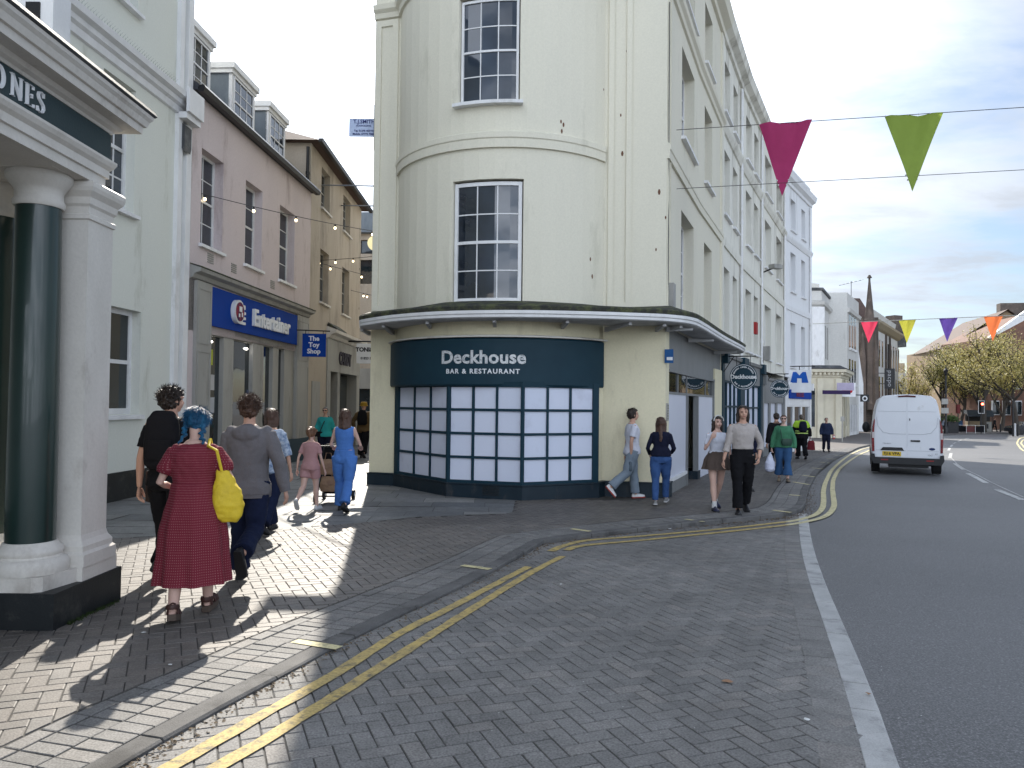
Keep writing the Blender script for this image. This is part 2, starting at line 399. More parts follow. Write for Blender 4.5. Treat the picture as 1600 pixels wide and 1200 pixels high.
# base ground sheet: road level everywhere
def levels(spec):
    o = [spec[0][0]]
    for (a, b, st) in spec:
        n = max(1, round((b - a) / st)); o += [a + (b - a) * (i + 1) / n for i in range(n)]
    return o
gx = levels([(-400, -60, 60), (-60, -12, 8), (-12, 20, .8), (20, 60, 3), (60, 180, 12), (180, 600, 60)])
gy = levels([(-60, -4, 6), (-4, 46, .8), (46, 120, 4), (120, 240, 20), (240, 1400, 160)])
mb = MB(); mb.add([(x, y, RZ(x, y)) for y in gy for x in gx], [(j * len(gx) + i, j * len(gx) + i + 1, (j + 1) * len(gx) + i + 1, (j + 1) * len(gx) + i) for j in range(len(gy) - 1) for i in range(len(gx) - 1)])
tag(obj('road', mb, asphalt, smooth=60), kind='structure')
# kerb line (front top edge), near to far
kpx = [(179, 1200), (260, 1152), (416, 1067), (547, 997), (700, 924), (780, 884), (851, 843)]
kpx2 = [(851, 843), (1000, 824.5), (1125, 812), (1200, 804.5), (1235, 799.5), (1252, 793), (1259, 783), (1261, 772), (1266, 757), (1280, 735), (1308, 715), (1335, 702), (1357, 695.5), (1400, 687), (1470, 679.5), (1540, 677.5), (1610, 676.5)]
k1 = [G(*p) for p in kpx]; d = (k1[0] - k1[2]).normalized(); k1 = [k1[0] + d * q for q in (6, 3, 1.4, .6, .25)] + k1
k2 = [G(*p) for p in kpx2]
ks = smooth_pts(k1, 3)[:-1] + smooth_pts(k2, 4)
kerbline = [(p.x, p.y) for p in ks]
def offs(line, d):
    o = []
    for i, p in enumerate(line):
        a = Vector(line[max(0, i - 1)][:2]); b = Vector(line[min(len(line) - 1, i + 1)][:2]); t = (b - a).normalized(); o.append((p[0] - t.y * d, p[1] + t.x * d))
    return o
kin = offs(kerbline, .135)     # inner (pavement) edge of the kerb stones
pav = kin + [(120, 150), (-60, 150), (-60, -10), (kin[0][0], -10)]
pavpoly = [(a, b) for a, b in pav]
def sheet(poly, z, step=1.0, ymax=1e9, base=T):
    mb = MB(); xs = [p[0] for p in poly]; ys = [p[1] for p in poly]
    x = math.floor(min(xs)); 
    while x < max(xs):
        y = math.floor(min(ys)); sx = step if -12 < x < 24 else 6
        while y < min(max(ys), ymax):
            sy = step if y < 48 else 6
            q = clip_cell(poly, [(-1, 0, -x), (1, 0, x + sx), (0, -1, -y), (0, 1, y + sy)])
            if len(q) > 2: mb.add([(a, b, base(a, b) + z) for a, b in q], [tuple(range(len(q)))])
            y += sy
        x += sx
    return mb
tag(obj('pavement', sheet(pavpoly, -.006), mortar), kind='structure')
# pavement far: paved area behind as plain setts colour
farpav = mat('far_paving', (.15, .13, .12), (.12, .11, .105), fine=8, fineamt=.3)
q = clip_cell(pavpoly, [(0, -1, -44)]); tag(obj('far_pavement', sheet(q, -.002), farpav), kind='structure')
# kerb stones
mb = MB()
def stones(line, wd, z0, z1, length=.9, gap=.006, side=-1, follow=T, jitter=0):
    P = [Vector(p) for p in line]; us = [0]
    for a, b in zip(P, P[1:]): us.append(us[-1] + (b - a).length)
    def at(u):
        i = 0
        while i < len(us) - 2 and u > us[i + 1]: i += 1
        t = (u - us[i]) / (us[i + 1] - us[i]); d = (P[i + 1] - P[i]).normalized(); return P[i] + (P[i + 1] - P[i]) * t, Vector((-d.y, d.x))
    mb = MB(); u = 0
    while u < us[-1] - .05:
        ln = length if length < .3 else length * random.uniform(.55, 1.0) if jitter else length
        e = min(us[-1], u + ln) - gap; n = max(1, int((e - u) / .35)) if length > .3 else 1; j = random.uniform(-1, 1) * .004; vs = []; c = .012
        for k in range(n + 1):
            p, nn = at(u + gap + (e - u - gap) * k / n)
            for (o, z) in ((0, z0), (0, z1 - c), (c, z1), (wd - .004, z1), (wd, z1 - .004), (wd, z0)):
                q = p + nn * o; vs.append((q.x, q.y, follow(p.x, p.y) + z + (j if z == z1 else 0)))
        fs = [(k * 6 + i, k * 6 + i + 1, (k + 1) * 6 + i + 1, (k + 1) * 6 + i) for k in range(n) for i in range(5)] + [(5, 4, 3, 2, 1, 0), tuple(range(n * 6, n * 6 + 6))]
        mb.add(vs, fs); u += ln
    return mb
tag(obj('kerb', stones(kerbline, .13, -KERB - .05, 0.004), kerbm), kind='structure')
# channel of pale concrete blocks at the edge of the loading bay
chR = [(1258.7, 803), (1262, 851), (1277, 896), (1300, 958), (1330, 1035), (1371, 1146), (1394, 1200)]
chL = [(1247.5, 803), (1251, 850), (1262, 900), (1281, 958), (1307, 1035), (1340, 1146), (1353, 1200)]
cl = [G(*p, off=RZO) for p in chL]; d = (cl[-1] - cl[-3]).normalized(); cl += [cl[-1] + d * 3, cl[-1] + d * 7]
cl = [(p.x, p.y) for p in smooth_pts(cl, 3)][::-1]     # near to far
tag(obj('channel_blocks', stones([(p[0], p[1]) for p in offs(cl, -.145)], .15, -.05, .012, .62, .007, follow=RZ, jitter=1), kerblt), kind='structure')
# loading bay polygon
bay = [p for p in kerbline if p[1] < G(1258, 800, RZO).y + .2 and p[0] < cl[-1][0] + .02]
baypoly = bay + [(cl[-1][0], cl[-1][1])] + cl[::-1] 
baypoly = [(p[0], p[1]) for p in baypoly]
# ------------------------------------------------------------------ block paving, laid block by block
def bricks(polys, ang, pattern, z, bound, dens=1.0, holes=(), Lb=.2, Wb=.1, base=T, depth=.008, g=.0034, lim=None):
    mb = MB(); rnd = []; ca, sa = math.cos(ang), math.sin(ang); x0, x1, y0, y1 = bound
    def emit(cx, cy, hx, hy):
        c = (cx * ca - cy * sa, cx * sa + cy * ca)
        if not (x0 < c[0] < x1 and y0 < c[1] < y1): return
        if lim and not lim(*c): return
        cs = [(c[0] + a * (hx - g) * ca - b * (hy - g) * sa, c[1] + a * (hx - g) * sa + b * (hy - g) * ca) for a, b in ((-1, -1), (1, -1), (1, 1), (-1, 1))]
        for h in holes:
            if inside(c, h): return
        for poly in polys:
            ins = [inside(p, poly) for p in cs]
            if all(ins): top = cs
            elif any(ins):
                hs = []
                for (ax, ay), (bx, by) in zip(cs, cs[1:] + cs[:1]): nx, ny = by - ay, ax - bx; hs.append((nx, ny, nx * ax + ny * ay))
                top = clip_cell(poly, hs)
                if len(top) < 3: continue
            else: continue
            n = len(top); mx = sum(p[0] for p in top) / n; my = sum(p[1] for p in top) / n
            zt = z + random.uniform(-.0012, .0012); tx, ty = random.uniform(-.010, .010), random.uniform(-.010, .010); e = .0045
            far = c[1] > 11; B = base(c[0], c[1]); gxx = (base(c[0] + .1, c[1]) - B) / .1; gyy = (base(c[0], c[1] + .1) - B) / .1
            def Z(p, dz): return B + (p[0] - c[0]) * (gxx + tx) + (p[1] - c[1]) * (gyy + ty) + dz
            r = random.random()
            if far: mb.add([(p[0], p[1], Z(p, zt)) for p in top], [tuple(range(n))]); rnd.append(r)
            else:
                ins_ = [(p[0] + (mx - p[0]) * e / .08, p[1] + (my - p[1]) * e / .08) for p in top]
                mb.add([(p[0], p[1], Z(p, zt)) for p in ins_] + [(p[0], p[1], Z(p, zt - .003)) for p in top] + [(p[0], p[1], Z(p, zt - depth)) for p in top],
                       [tuple(range(n))] + [(k + n, (k + 1) % n + n, (k + 1) % n, k) for k in range(n)] + [(k + 2 * n, (k + 1) % n + 2 * n, (k + 1) % n + n, k + n) for k in range(n)])
                rnd.extend([r] * (1 + 2 * n))
    m = 30; cx0, cy0 = (x0 + x1) / 2, (y0 + y1) / 2; ex = math.hypot(x1 - x0, y1 - y0) / 2
    ux, uy = cx0 * ca + cy0 * sa, -cx0 * sa + cy0 * ca
    W = Wb
    if pattern == 'herring':
        n = int(ex / W) + 3; i0 = int(ux / W); j0 = int(uy / W)
        for j in range(j0 - n, j0 + n):
            for i in range(i0 - n, i0 + n):
                k = (i - j) % 4
                if k == 0: emit((i + 1) * W, (j + .5) * W, W, W / 2)

                elif k == 3: emit((i + .5) * W, (j + 1) * W, W / 2, W)
    else:
        n = int(ex / W) + 3; i0 = int(ux / Lb); j0 = int(uy / W)
        for j in range(j0 - n, j0 + n):
            sh = (Lb / 2 if j % 2 else 0) if pattern == 'run' else random.uniform(0, Lb)
            for i in range(i0 - int(n * W / Lb) - 2, i0 + int(n * W / Lb) + 2): emit(i * Lb + sh, j * W, Lb / 2, W / 2)
    return mb, rnd
# flagstone zone in the alley and in front of the bay
fl = [G(*p) for p in ((-300, 866), (168, 842), (417, 828), (561, 817), (655, 808), (800, 802), (806, 779))]
fl = [(p.x, p.y) for p in fl]
flagpoly = fl + [(.19, 14.3), (-1.2, 14.9), (-2.6, 16.6), (-2.6, 40), (-8, 40), (-8, fl[0][1])]
# rows of blocks along the kerb: strip between kerb and field
strip_in = offs(kerbline, .135 + .52)
near_k = [i for i, p in enumerate(kerbline) if p[1] < 47]
kend = near_k[-1]
field = [p for p in strip_in[:kend]] + [(strip_in[kend - 1][0], 60), (-10, 60), (-10, -1), (strip_in[0][0], -1)]
lim = lambda x, y: y > 1.9 and (abs(x) < y * .72 + .6) and x < 24
def facx(y): return interp([(14, 2.6), (14.7, 2.9), (22.9, 6.3), (28, 8.6), (33.7, 11.3), (38, 13.7), (42.2, 16.4), (60, 24)], y) - .3
lim2 = lambda x, y: lim(x, y) and (y < 14.2 or x > facx(y)) 
m_, r_ = bricks([field], R(24), 'herring', 0.0, (-9, 24, 1.8, 46), holes=[flagpoly], lim=lim2)
for rng_, pat in ():
    pass
tag(obj('pavement_blocks', m_, paving_pink, recalc=False, rnd=r_), kind='structure')
def edge_rows(inner_off, rows, wb=.1, lb=.2, z=0.0, ymax=46, line=None, base=T, across=True):
    mb = MB(); rnd = []
    line = line or kerbline; P = [Vector(p) for p in line]
    for r in range(rows):
        ln = [Vector(p) for p in offs(line, inner_off + (lb if across else wb) * (r + .5))]; us = [0]
        for a, b in zip(ln, ln[1:]): us.append(us[-1] + (b - a).length)
        u = 0; i = 0; st = wb if across else lb; wd = lb if across else wb
        while u < us[-1] - st:
            while i < len(us) - 2 and u + st / 2 > us[i + 1]: i += 1
            d = (ln[i + 1] - ln[i]).normalized(); c = ln[i] + d * (u + st / 2 - us[i]); n = Vector((-d.y, d.x)); u += st
            if c.y < .8 or c.y > ymax: continue
            g = .0045; zt = z + random.uniform(-.003, .003)
            cs = [c + d * a * (st / 2 - g) + n * b * (wd / 2 - g) for a, b in ((-1, -1), (1, -1), (1, 1), (-1, 1))]
            ci = [c + (p - c) * .94 for p in cs]
            mb.add([(p.x, p.y, base(p.x, p.y) + zt) for p in ci] + [(p.x, p.y, base(p.x, p.y) + zt - .003) for p in cs] + [(p.x, p.y, base(p.x, p.y) + zt - .009) for p in cs],
                   [(0, 1, 2, 3)] + [(k + 4, (k + 1) % 4 + 4, (k + 1) % 4, k) for k in range(4)] + [(k + 8, (k + 1) % 4 + 8, (k + 1) % 4 + 4, k + 4) for k in range(4)]); rnd.extend([random.random()] * 9)
    return mb, rnd
m_, r_ = edge_rows(.137, 2); m2_, r2_ = edge_rows(.539, 1, across=False); m_.join(m2_); r_ += r2_; tag(obj('pavement_edge_blocks', m_, paving_grey, recalc=False, rnd=r_), kind='structure')
# loading bay
tag(obj('bay_base', sheet(baypoly, .006, .8, base=RZ), mortar), kind='structure')
m_, r_ = bricks([baypoly], R(22), 'herring', 0.012, (-8, 8, 1.2, 13), lim=lambda x, y: abs(x) < y * .72 + .8 and y > 1.6, base=RZ)
tag(obj('loading_bay_blocks', m_, paving_grey, recalc=False, rnd=r_), kind='structure')
m_, r_ = edge_rows(.004, 1, line=cl, base=RZ, z=.0145, across=False, wb=.2, lb=.2)
tag(obj('bay_edge_blocks', m_, paving_grey, recalc=False, rnd=r_), kind='structure')
# flagstones
m_, r_ = bricks([flagpoly], R(2), 'rand', 0.003, (-8, 1, 7, 40), Lb=.9, Wb=.6, lim=lambda x, y: True)
tag(obj('flagstones', m_, flagm, recalc=False, rnd=r_), kind='structure')
# ------------------------------------------------------------------ painted lines
def strip(px, wd, z, m, name, base=RZ, smooth=4, jag=.12, name_kind='structure', worldpts=None):
    P = worldpts or [G(*p, off=((lambda x, y: z - KF(x, y)) if base is RZ else z)) for p in px]; P = smooth_pts(P, smooth) if len(P) > 2 else [Vector(p[:2]) for p in P]
    Q = []
    for a, b in zip(P, P[1:]):
        n = max(1, int((b - a).length / .12)); Q += [a + (b - a) * i / n for i in range(n)]
    Q.append(P[-1]); mb = MB(); vs = []
    for i, p in enumerate(Q):
        t = (Q[min(i + 1, len(Q) - 1)] - Q[max(i - 1, 0)]).normalized(); n = Vector((-t.y, t.x)); h = wd / 2
        a = p + n * h * (1 + random.uniform(-jag, jag)); b = p - n * h * (1 + random.uniform(-jag, jag))
        vs += [(a.x, a.y, base(a.x, a.y) + z), (b.x, b.y, base(b.x, b.y) + z)]
    mb.add(vs, [(2 * i, 2 * i + 1, 2 * i + 3, 2 * i + 2) for i in range(len(Q) - 1)]); return mb
def ext(pts, k=1):
    a, b = pts[0], pts[1]; return [(a[0] + (a[0] - b[0]) * k, a[1] + (a[1] - b[1]) * k)] + pts
yl = MB()
yl.join(strip(ext([(262, 1200), (507, 1062), (626, 988), (700, 951), (826, 885)], .9), .085, .019, yel, ''))
yl.join(strip(ext([(337, 1200), (490, 1108), (700, 975), (827, 896), (879, 869)], 1.0), .085, .019, yel, ''))
yl.join(strip([(861, 861), (885, 851), (922, 843.5), (1000, 837.5), (1125, 826.5), (1230, 815)], .10, .019, yel, ''))
yl.join(strip([(885, 859.5), (911, 852), (1000, 844), (1150, 829), (1230, 820)], .10, .019, yel, ''))
tag(obj('yellow_lines', yl, yel, recalc=False), kind='structure')
yl = MB()
yl.join(strip([(1230, 815), (1250, 811.5), (1275, 803.5), (1285, 793), (1287, 780), (1287, 765), (1293, 747), (1307, 727), (1335, 707), (1358, 699), (1400, 690), (1450, 684)], .10, .018, yel2, '', jag=.03))
yl.join(strip([(1230, 820), (1262, 814.5), (1291, 805.5), (1303, 791), (1302, 775), (1301, 760), (1305, 743), (1322, 724), (1357, 704), (1400, 694), (1450, 687)], .10, .018, yel2, '', jag=.03))
yl.join(strip([(1640, 678), (1600, 683), (1590, 690), (1592, 697), (1601, 705), (1640, 715)], .12, .018, yel2, '', jag=.03))
yl.join(strip([(1640, 682), (1604, 686), (1596, 691), (1598, 696), (1606, 702), (1640, 710)], .12, .018, yel2, '', jag=.03))
tag(obj('kerbside_yellow_lines', yl, yel2, recalc=False), kind='structure')
wl = MB()
for a, b in (((1492, 724), (1506, 733.6)), ((1512, 739.5), (1541, 754.7)), ((1558, 765), (1598, 781)), ((1486, 708), (1484, 716)), ((1484, 700), (1482, 704)), ((1488, 695), (1485.5, 698)), ((1493, 691), (1490, 693)), ((1502, 687.5), (1497, 689.5)), ((1514, 684.7), (1507, 686.3))):
    wl.join(strip([a, b], .14, .006, wht, '', jag=.05))
wl.join(strip([(1487, 716), (1497, 726), (1512, 735), (1546, 752), (1600, 777)], .03, .006, wht, '', jag=.1))
tag(obj('white_road_lines', wl, wht, recalc=False), kind='structure')
tk = MB()
for a, b, wd in (((722, 883), (766, 889), .09), ((893, 826), (922, 830), .09), ((460, 1001), (530, 1012), .085), ((1071, 811), (1100, 815), .08), ((1208, 797), (1236, 800.5), .1), ((1233, 773), (1259, 775), .1), ((1240, 753), (1264, 757), .1), ((1254, 742.5), (1273, 745), .1), ((1268, 731), (1286, 732.5), .1), ((1280, 722), (1296, 723.5), .1), ((1292, 716.5), (1306, 717.5), .1), ((1304, 711), (1318, 712), .1)):
    tk.join(strip([a, b], wd, .006, yel2, '', base=T, jag=.05))
tag(obj('loading_marks', tk, yel2, recalc=False), kind='structure')
# litter, one fallen leaf each
lf = mat('dry_leaf', (.32, .18, .10), (.25, .15, .09)); pale = mat('pale_litter', (.7, .7, .68))
for i, (px, py, s, m, lb) in enumerate([(1136, 1070, .035, lf, 'small brown dry leaf lying on the dark bay blocks near the camera'), (1356, 1089, .02, lf, 'tiny brown leaf on the asphalt beside the pale channel blocks'),
        (266, 1040, .02, pale, 'white scrap of litter in the shadow of the woman in red'), (224, 990, .022, pale, 'white scrap of litter behind the sandals of the woman in red'),
        (1260, 1130, .018, pale, 'white scrap of litter at the right edge of the bay blocks'), (876, 916, .018, pale, 'small pale scrap on the bay blocks past the double yellow lines'), (670, 938, .016, pale, 'small pale scrap beside the kerb in the gutter'), (1046, 828, .03, pale, 'white scrap of litter in the gutter by the kerb')]):
    b = T if px < 500 else RZ; p = G(px, py, off=0 if px < 500 else RZO); mb = MB(); n = 7; z = b(p.x, p.y) + (.006 if b is T else .018)
    vs = [(p.x, p.y, z + .006)] + [(p.x + math.cos(k * 2 * math.pi / n) * s * random.uniform(.5, 1.2), p.y + math.sin(k * 2 * math.pi / n) * s * random.uniform(.4, .9), z + random.uniform(0, .006)) for k in range(n)]
    mb.add(vs, [(0, 1 + k, 1 + (k + 1) % n) for k in range(n)]); tag(obj('dry_leaf' if m is lf else 'litter_scrap', mb, m, origin=(p.x, p.y, z)), lb, 'leaf' if m is lf else 'litter')

# grit and dead leaves gathered in the gutter
mb = MB(); rr = random.Random(4); P_ = [Vector(p) for p in kerbline]
for _ in range(3800):
    i = rr.randrange(6, len(P_) - 1); a, b = P_[i], P_[i + 1]
    if a.y < 3 or a.y > 22: continue
    d = (b - a); n = Vector((d.y, -d.x)).normalized(); p = a + d * rr.random() + n * abs(rr.gauss(0, .06 if a.y < 11 else .12)); z = RZ(p.x, p.y) + .014; s_ = rr.uniform(.003, .013) * (1.0 if a.y < 8 else 1.5)
    q = rr.uniform(0, 3); u = Vector((math.cos(q), math.sin(q))) * s_; v = Vector((-u.y, u.x)) * rr.uniform(.3, .9)
    mb.add([(p.x + u.x, p.y + u.y, z), (p.x + v.x, p.y + v.y, z + s_ * .5), (p.x - u.x, p.y - u.y, z + .001), (p.x - v.x, p.y - v.y, z)], [(0, 1, 2, 3)])
tag(obj('gutter_debris', mb, mat('debris', (.17, .12, .07), (.08, .06, .04), scale=40), recalc=False), kind='stuff')
mb = MB()
for _ in range(420):
    y = rr.uniform(2.5, 14); x = rr.uniform(-4.5, 2.4); z = (T(x, y) + .001) if inside((x, y), pavpoly) else RZ(x, y) + .0165
    s_ = rr.uniform(.002, .006); mb.add([(x - s_, y, z), (x, y - s_ * .5, z), (x + s_, y, z + .002), (x, y + s_ * .6, z)], [(0, 1, 2, 3)])
tag(obj('paving_flecks', mb, pale, recalc=False), kind='stuff')

# ------------------------------------------------------------------ building kit
cream = mat('cream_stucco', (.70, .665, .545), (.66, .63, .52), scale=.6, streak=3.5, fine=30, fineamt=.10, bump=.12, c3=(.50, .48, .38), c3amt=.12, c3scale=1.1)
cream_low = mat('cream_stucco_low', (.74, .68, .49), (.69, .635, .455), scale=.9, streak=4, fine=30, fineamt=.1, bump=.12, c3=(.52, .47, .33), c3amt=.15, c3scale=1.3)
cream_b = mat('cream_render', (.75, .73, .64), (.69, .675, .60), scale=.7, streak=6, fine=30, fineamt=.10, bump=.12, c3=(.36, .34, .28), c3amt=.35, c3scale=1.0)
white_b = mat('white_render', (.75, .76, .77), (.70, .71, .72), scale=.7, streak=6, fine=30, fineamt=.08, c3=(.44, .44, .42), c3amt=.15)
cream_l = mat('pale_cream_wall', (.68, .69, .62), (.65, .66, .60), scale=.6, streak=4, fine=35, fineamt=.08, c3=(.42, .42, .34), c3amt=.12)
pink = mat('pink_stucco', (.60, .52, .515), (.56, .485, .485), scale=.8, streak=3, fine=30, fineamt=.12, c3=(.36, .29, .28), c3amt=.2)
beige = mat('beige_stucco', (.46, .40, .325), (.40, .345, .28), scale=.8, streak=3, fine=30, fineamt=.15, c3=(.28, .245, .2), c3amt=.3)
whitep = mat('white_paint', (.74, .74, .74), (.66, .66, .66), rough=.5, scale=4, streak=2, fine=50, fineamt=.07, bump=.05, c3=(.42, .41, .38), c3amt=.12)
warmwhite = mat('warm_white_paint', (.66, .63, .58), (.60, .57, .52), rough=.55, scale=3, streak=2, fine=40, fineamt=.1, c3=(.36, .32, .28), c3amt=.25)
greyshop = mat('grey_shop_paint', (.20, .205, .205), (.17, .175, .175), rough=.5, scale=3, streak=3, fine=40, fineamt=.08)
stonegrey = mat('stone_grey_paint', (.34, .335, .31), (.29, .285, .265), rough=.6, scale=2, streak=3, fineamt=.12, c3=(.2, .195, .18), c3amt=.25)
teal = mat('dark_teal_paint', (.006, .028, .044), (.008, .033, .050), rough=.55, scale=3, fineamt=.05, bump=.03, spec=.25)
tealplinth = mat('teal_plinth', (.006, .016, .026), (.009, .022, .033), rough=.45, scale=3, streak=2, fineamt=.2, c3=(.05, .05, .05), c3amt=.2, c3scale=4)
greenblk = mat('dark_green_paint', (.006, .022, .019), (.008, .027, .023), rough=.3, scale=2, fineamt=.05, bump=.02, spec=.6, coat=.3)
signgreen = mat('sign_board', (.020, .040, .046), (.024, .046, .052), rough=.6)
blackp = mat('black_plinth', (.008, .010, .012), (.013, .016, .018), rough=.5, scale=3, c3=(.05, .05, .045), c3amt=.25, c3scale=4)
blackm = mat('black_metal', (.012, .012, .014), rough=.4, fineamt=.05)
lead = mat('lead', (.07, .074, .08), (.05, .052, .056), rough=.62, metal=.2, scale=3, fineamt=.2, c3=(.16, .16, .16), c3amt=.4)
mossy = mat('mossy_felt', (.045, .045, .038), (.03, .032, .028), scale=4, fine=30, fineamt=.4, bump=.5, c3=(.10, .11, .05), c3amt=.55, c3scale=5)
slate = mat('slate', (.055, .058, .065), (.04, .042, .048), scale=3, streak=.3, fine=20, fineamt=.3, bump=.4, bscale=14)
tile = mat('clay_tile', (.12, .075, .06), (.09, .06, .05), scale=3, fine=20, fineamt=.3, bump=.5, bscale=12)
glass = glassmat('window_glass', (.022, .030, .042), ior=1.55)
darkglass = glassmat('dark_glass', (.010, .016, .020), ior=1.5)
film = mat('white_window_film', (.60, .63, .74), (.56, .60, .71), rough=.6, scale=.5, fineamt=.03, bump=.02, c3=(.48, .5, .6), c3amt=.1)
whiteboard = mat('white_hoarding', (.62, .64, .72), (.58, .60, .68), rough=.4, scale=.5, fineamt=.03, bump=.02)
brickm = mat('red_brick', (.22, .12, .085), (.17, .095, .07), fine=12, fineamt=.35, bump=.2)
bluesign = mat('blue_sign', (.004, .040, .26), (.005, .045, .28), rough=.75, spec=.15, fineamt=.03, bump=.02)
letterw = mat('white_letter', (.75, .76, .78), rough=.4, fineamt=.05, bump=.02)
letterold = mat('speckled_letter', (.72, .73, .73), (.62, .63, .64), rough=.5, fine=70, fineamt=.35, c3=(.12, .16, .18), c3amt=.35, c3scale=22)
rust = mat('rusty_iron', (.16, .08, .05), rough=.9)
greyfelt = mat('grey_zinc', (.17, .20, .23), (.13, .155, .18), rough=.6, scale=4, streak=3, c3=(.25, .28, .3), c3amt=.3)
interior = mat('dark_interior', (.03, .028, .026))
warmlamp = mat('bulb_glow', (.9, .8, .6), emit=(1, .78, .45), estr=1.8)
def wall(mb, M, u0, u1, w0, w1, ops=(), v=0.0, reveal=.18):
    us = set(M.br(u0, u1)); ws = {w0, w1}
    for a, b, c, d in ops: us |= {a, b}; us |= set(M.br(a, b)); ws |= {c, d}
    us = sorted(x for x in us if u0 - 1e-6 <= x <= u1 + 1e-6); ws = sorted(ws)
    for a, b in zip(us, us[1:]):
        if b - a < 1e-5: continue
        for c, d in zip(ws, ws[1:]):
            cu, cw = (a + b) / 2, (c + d) / 2
            if any(o[0] < cu < o[1] and o[2] < cw < o[3] for o in ops): continue
            mb.add([M(a, v, c), M(b, v, c), M(b, v, d), M(a, v, d)], [(0, 1, 2, 3)])
    for a, b, c, d in ops:
        br = M.br(a, b)
        for p, q in zip(br, br[1:]):
            mb.add([M(p, v, d), M(q, v, d), M(q, v - reveal, d), M(p, v - reveal, d)], [(0, 1, 2, 3)])
            mb.add([M(p, v, c), M(q, v, c), M(q, v - reveal, c), M(p, v - reveal, c)], [(0, 3, 2, 1)])
        for p in (a, b): mb.add([M(p, v, c), M(p, v, d), M(p, v - reveal, d), M(p, v - reveal, c)], [(0, 1, 2, 3)])
def sash(root, M, a, b, c, d, cols=2, rows=2, rev=.12, m=whitep, gm=None, sill=True, fr=.055, bar=.018, name='window', sillm=None, smooth=None, sillw=.1, curtain=False, deep=.05):
    """sash window: frame with meeting rail and glazing bars, pane and sill as its sub-parts"""
    gm = gm or glass; mb = MB(); v0, v1 = -rev - deep, -rev; mid = (c + d) / 2
    mb.mbox(M, a, a + fr, v0, v1, c, d); mb.mbox(M, b - fr, b, v0, v1, c, d)
    mb.mbox(M, a + fr, b - fr, v0, v1 - .003, d - fr, d); mb.mbox(M, a + fr, b - fr, v0, v1 - .003, c, c + fr * 1.2)
    mb.mbox(M, a + fr, b - fr, v0 + .006, v1 - .006, mid - fr * .4, mid + fr * .4)
    for i in range(1, cols):
        u = a + fr + (b - a - 2 * fr) * i / cols; mb.mbox(M, u - bar / 2, u + bar / 2, v0 + .012, v1 - .016, c + fr * 1.2, mid - fr * .4); mb.mbox(M, u - bar / 2, u + bar / 2, v0 + .012, v1 - .016, mid + fr * .4, d - fr)
    for lo, hi in ((c + fr, mid), (mid, d - fr)):
        for j in range(1, rows):
            w = lo + (hi - lo) * j / rows; mb.mbox(M, a + fr, b - fr, v0 + .014, v1 - .019, w - bar / 2, w + bar / 2)
    f = obj(name, mb, m, root)
    g = MB()
    for p, q in zip(M.br(a, b), M.br(a, b)[1:]): g.add([M(p, v0 + .02, c), M(q, v0 + .02, c), M(q, v0 + .02, d), M(p, v0 + .02, d)], [(0, 1, 2, 3)])
    obj('pane', g, gm, f)
    if sill: s = MB(); s.sweep(M, a - .07, b + .07, [(-rev, c - .085), (-rev, c - .002), (sillw * .3, c - .012), (sillw, c - .022), (sillw, c - .085)]); obj('sill', s, sillm or m, f)
    return f
def cornice(root, M, u0, u1, prof, m, name='cornice'):
    mb = MB(); mb.sweep(M, u0, u1, prof); return obj(name, mb, m, root)
def body(root, foot, z0, z1, m, name='wall', skip=()):
    """the mass behind the facade: prism without the facade sides (indices of edges to skip)"""
    mb = MB(); n = len(foot); mb.add([(x, y, z0) for x, y in foot] + [(x, y, z1) for x, y in foot], [(i, (i + 1) % n, n + (i + 1) % n, n + i) for i in range(n) if i not in skip] + [tuple(range(n, 2 * n))])
    return mb
def pipe(root, pts, r, m=blackm, name='downpipe', brackets=0):
    mb = MB(); mb.tube(pts, r, 8)
    if brackets:
        a, b = Vector(pts[0]), Vector(pts[-1])
        for i in range(brackets): p = a + (b - a) * ((i + .5) / brackets); mb.tube([p - Vector((0, 0, .04)), p + Vector((0, 0, .04))], r * 1.35, 8)
    return obj(name, mb, m, root, smooth=50)
# ------------------------------------------------------------------ corner building with the bowed front
def arc_pts(n=18):
    C = Vector((-.06, 16.6)); Rr = 2.43; a0 = math.atan2(16.08 - C.y, -2.43 - C.x); a1 = math.atan2(15.0 - C.y, 1.78 - C.x)
    if a0 > 0: a0 -= 2 * math.pi
    return [(C.x + Rr * math.cos(a0 + (a1 - a0) * i / n), C.y + Rr * math.sin(a0 + (a1 - a0) * i / n)) for i in range(n + 1)]
bow = arc_pts()
FR = Plan([(-3.0, 16.25)] + bow + [(2.94, 14.70)])          # front
RP = [(2.94, 14.70), (4.55, 18.8), (6.12, 22.5), (7.88, 26.45), (10.02, 30.85), (13.2, 37.25), (16.4, 42.2)]
RA = Plan(RP[0:3]); 
cb = thing('corner_building', 'tall cream stucco corner building with bowed front and boarded small paned shopfront', 'building', (0, 16, 0))
u_l, u_r = FR.us[1], FR.us[-2]; zg = -1.2
def ux(M, px, py): return M.ux(px, py)
f1 = (ux(FR, 706, 380), ux(FR, 818, 380)); f2 = (ux(FR, 716, 100), ux(FR, 812.5, 100))
ops = [(f1[0], f1[1], 3.46, 5.76), (f2[0], f2[1], 7.22, 9.25), (f2[0], f2[1], 10.4, 12.0)]
mb = MB(); wall(mb, FR, 0, FR.len, 3.1, 13.0, ops, reveal=.16)
obj('wall', mb, cream, cb)
mb = MB(); wall(mb, FR, 0, u_l + .0, zg, 3.1); wall(mb, FR, u_l, u_r, 2.72, 3.1); wall(mb, FR, u_r - .12, FR.len, zg, 3.1)
wall(mb, RA, 0, ux(RA, 1045, 650), zg, 3.1); obj('wall', mb, cream_low, cb)
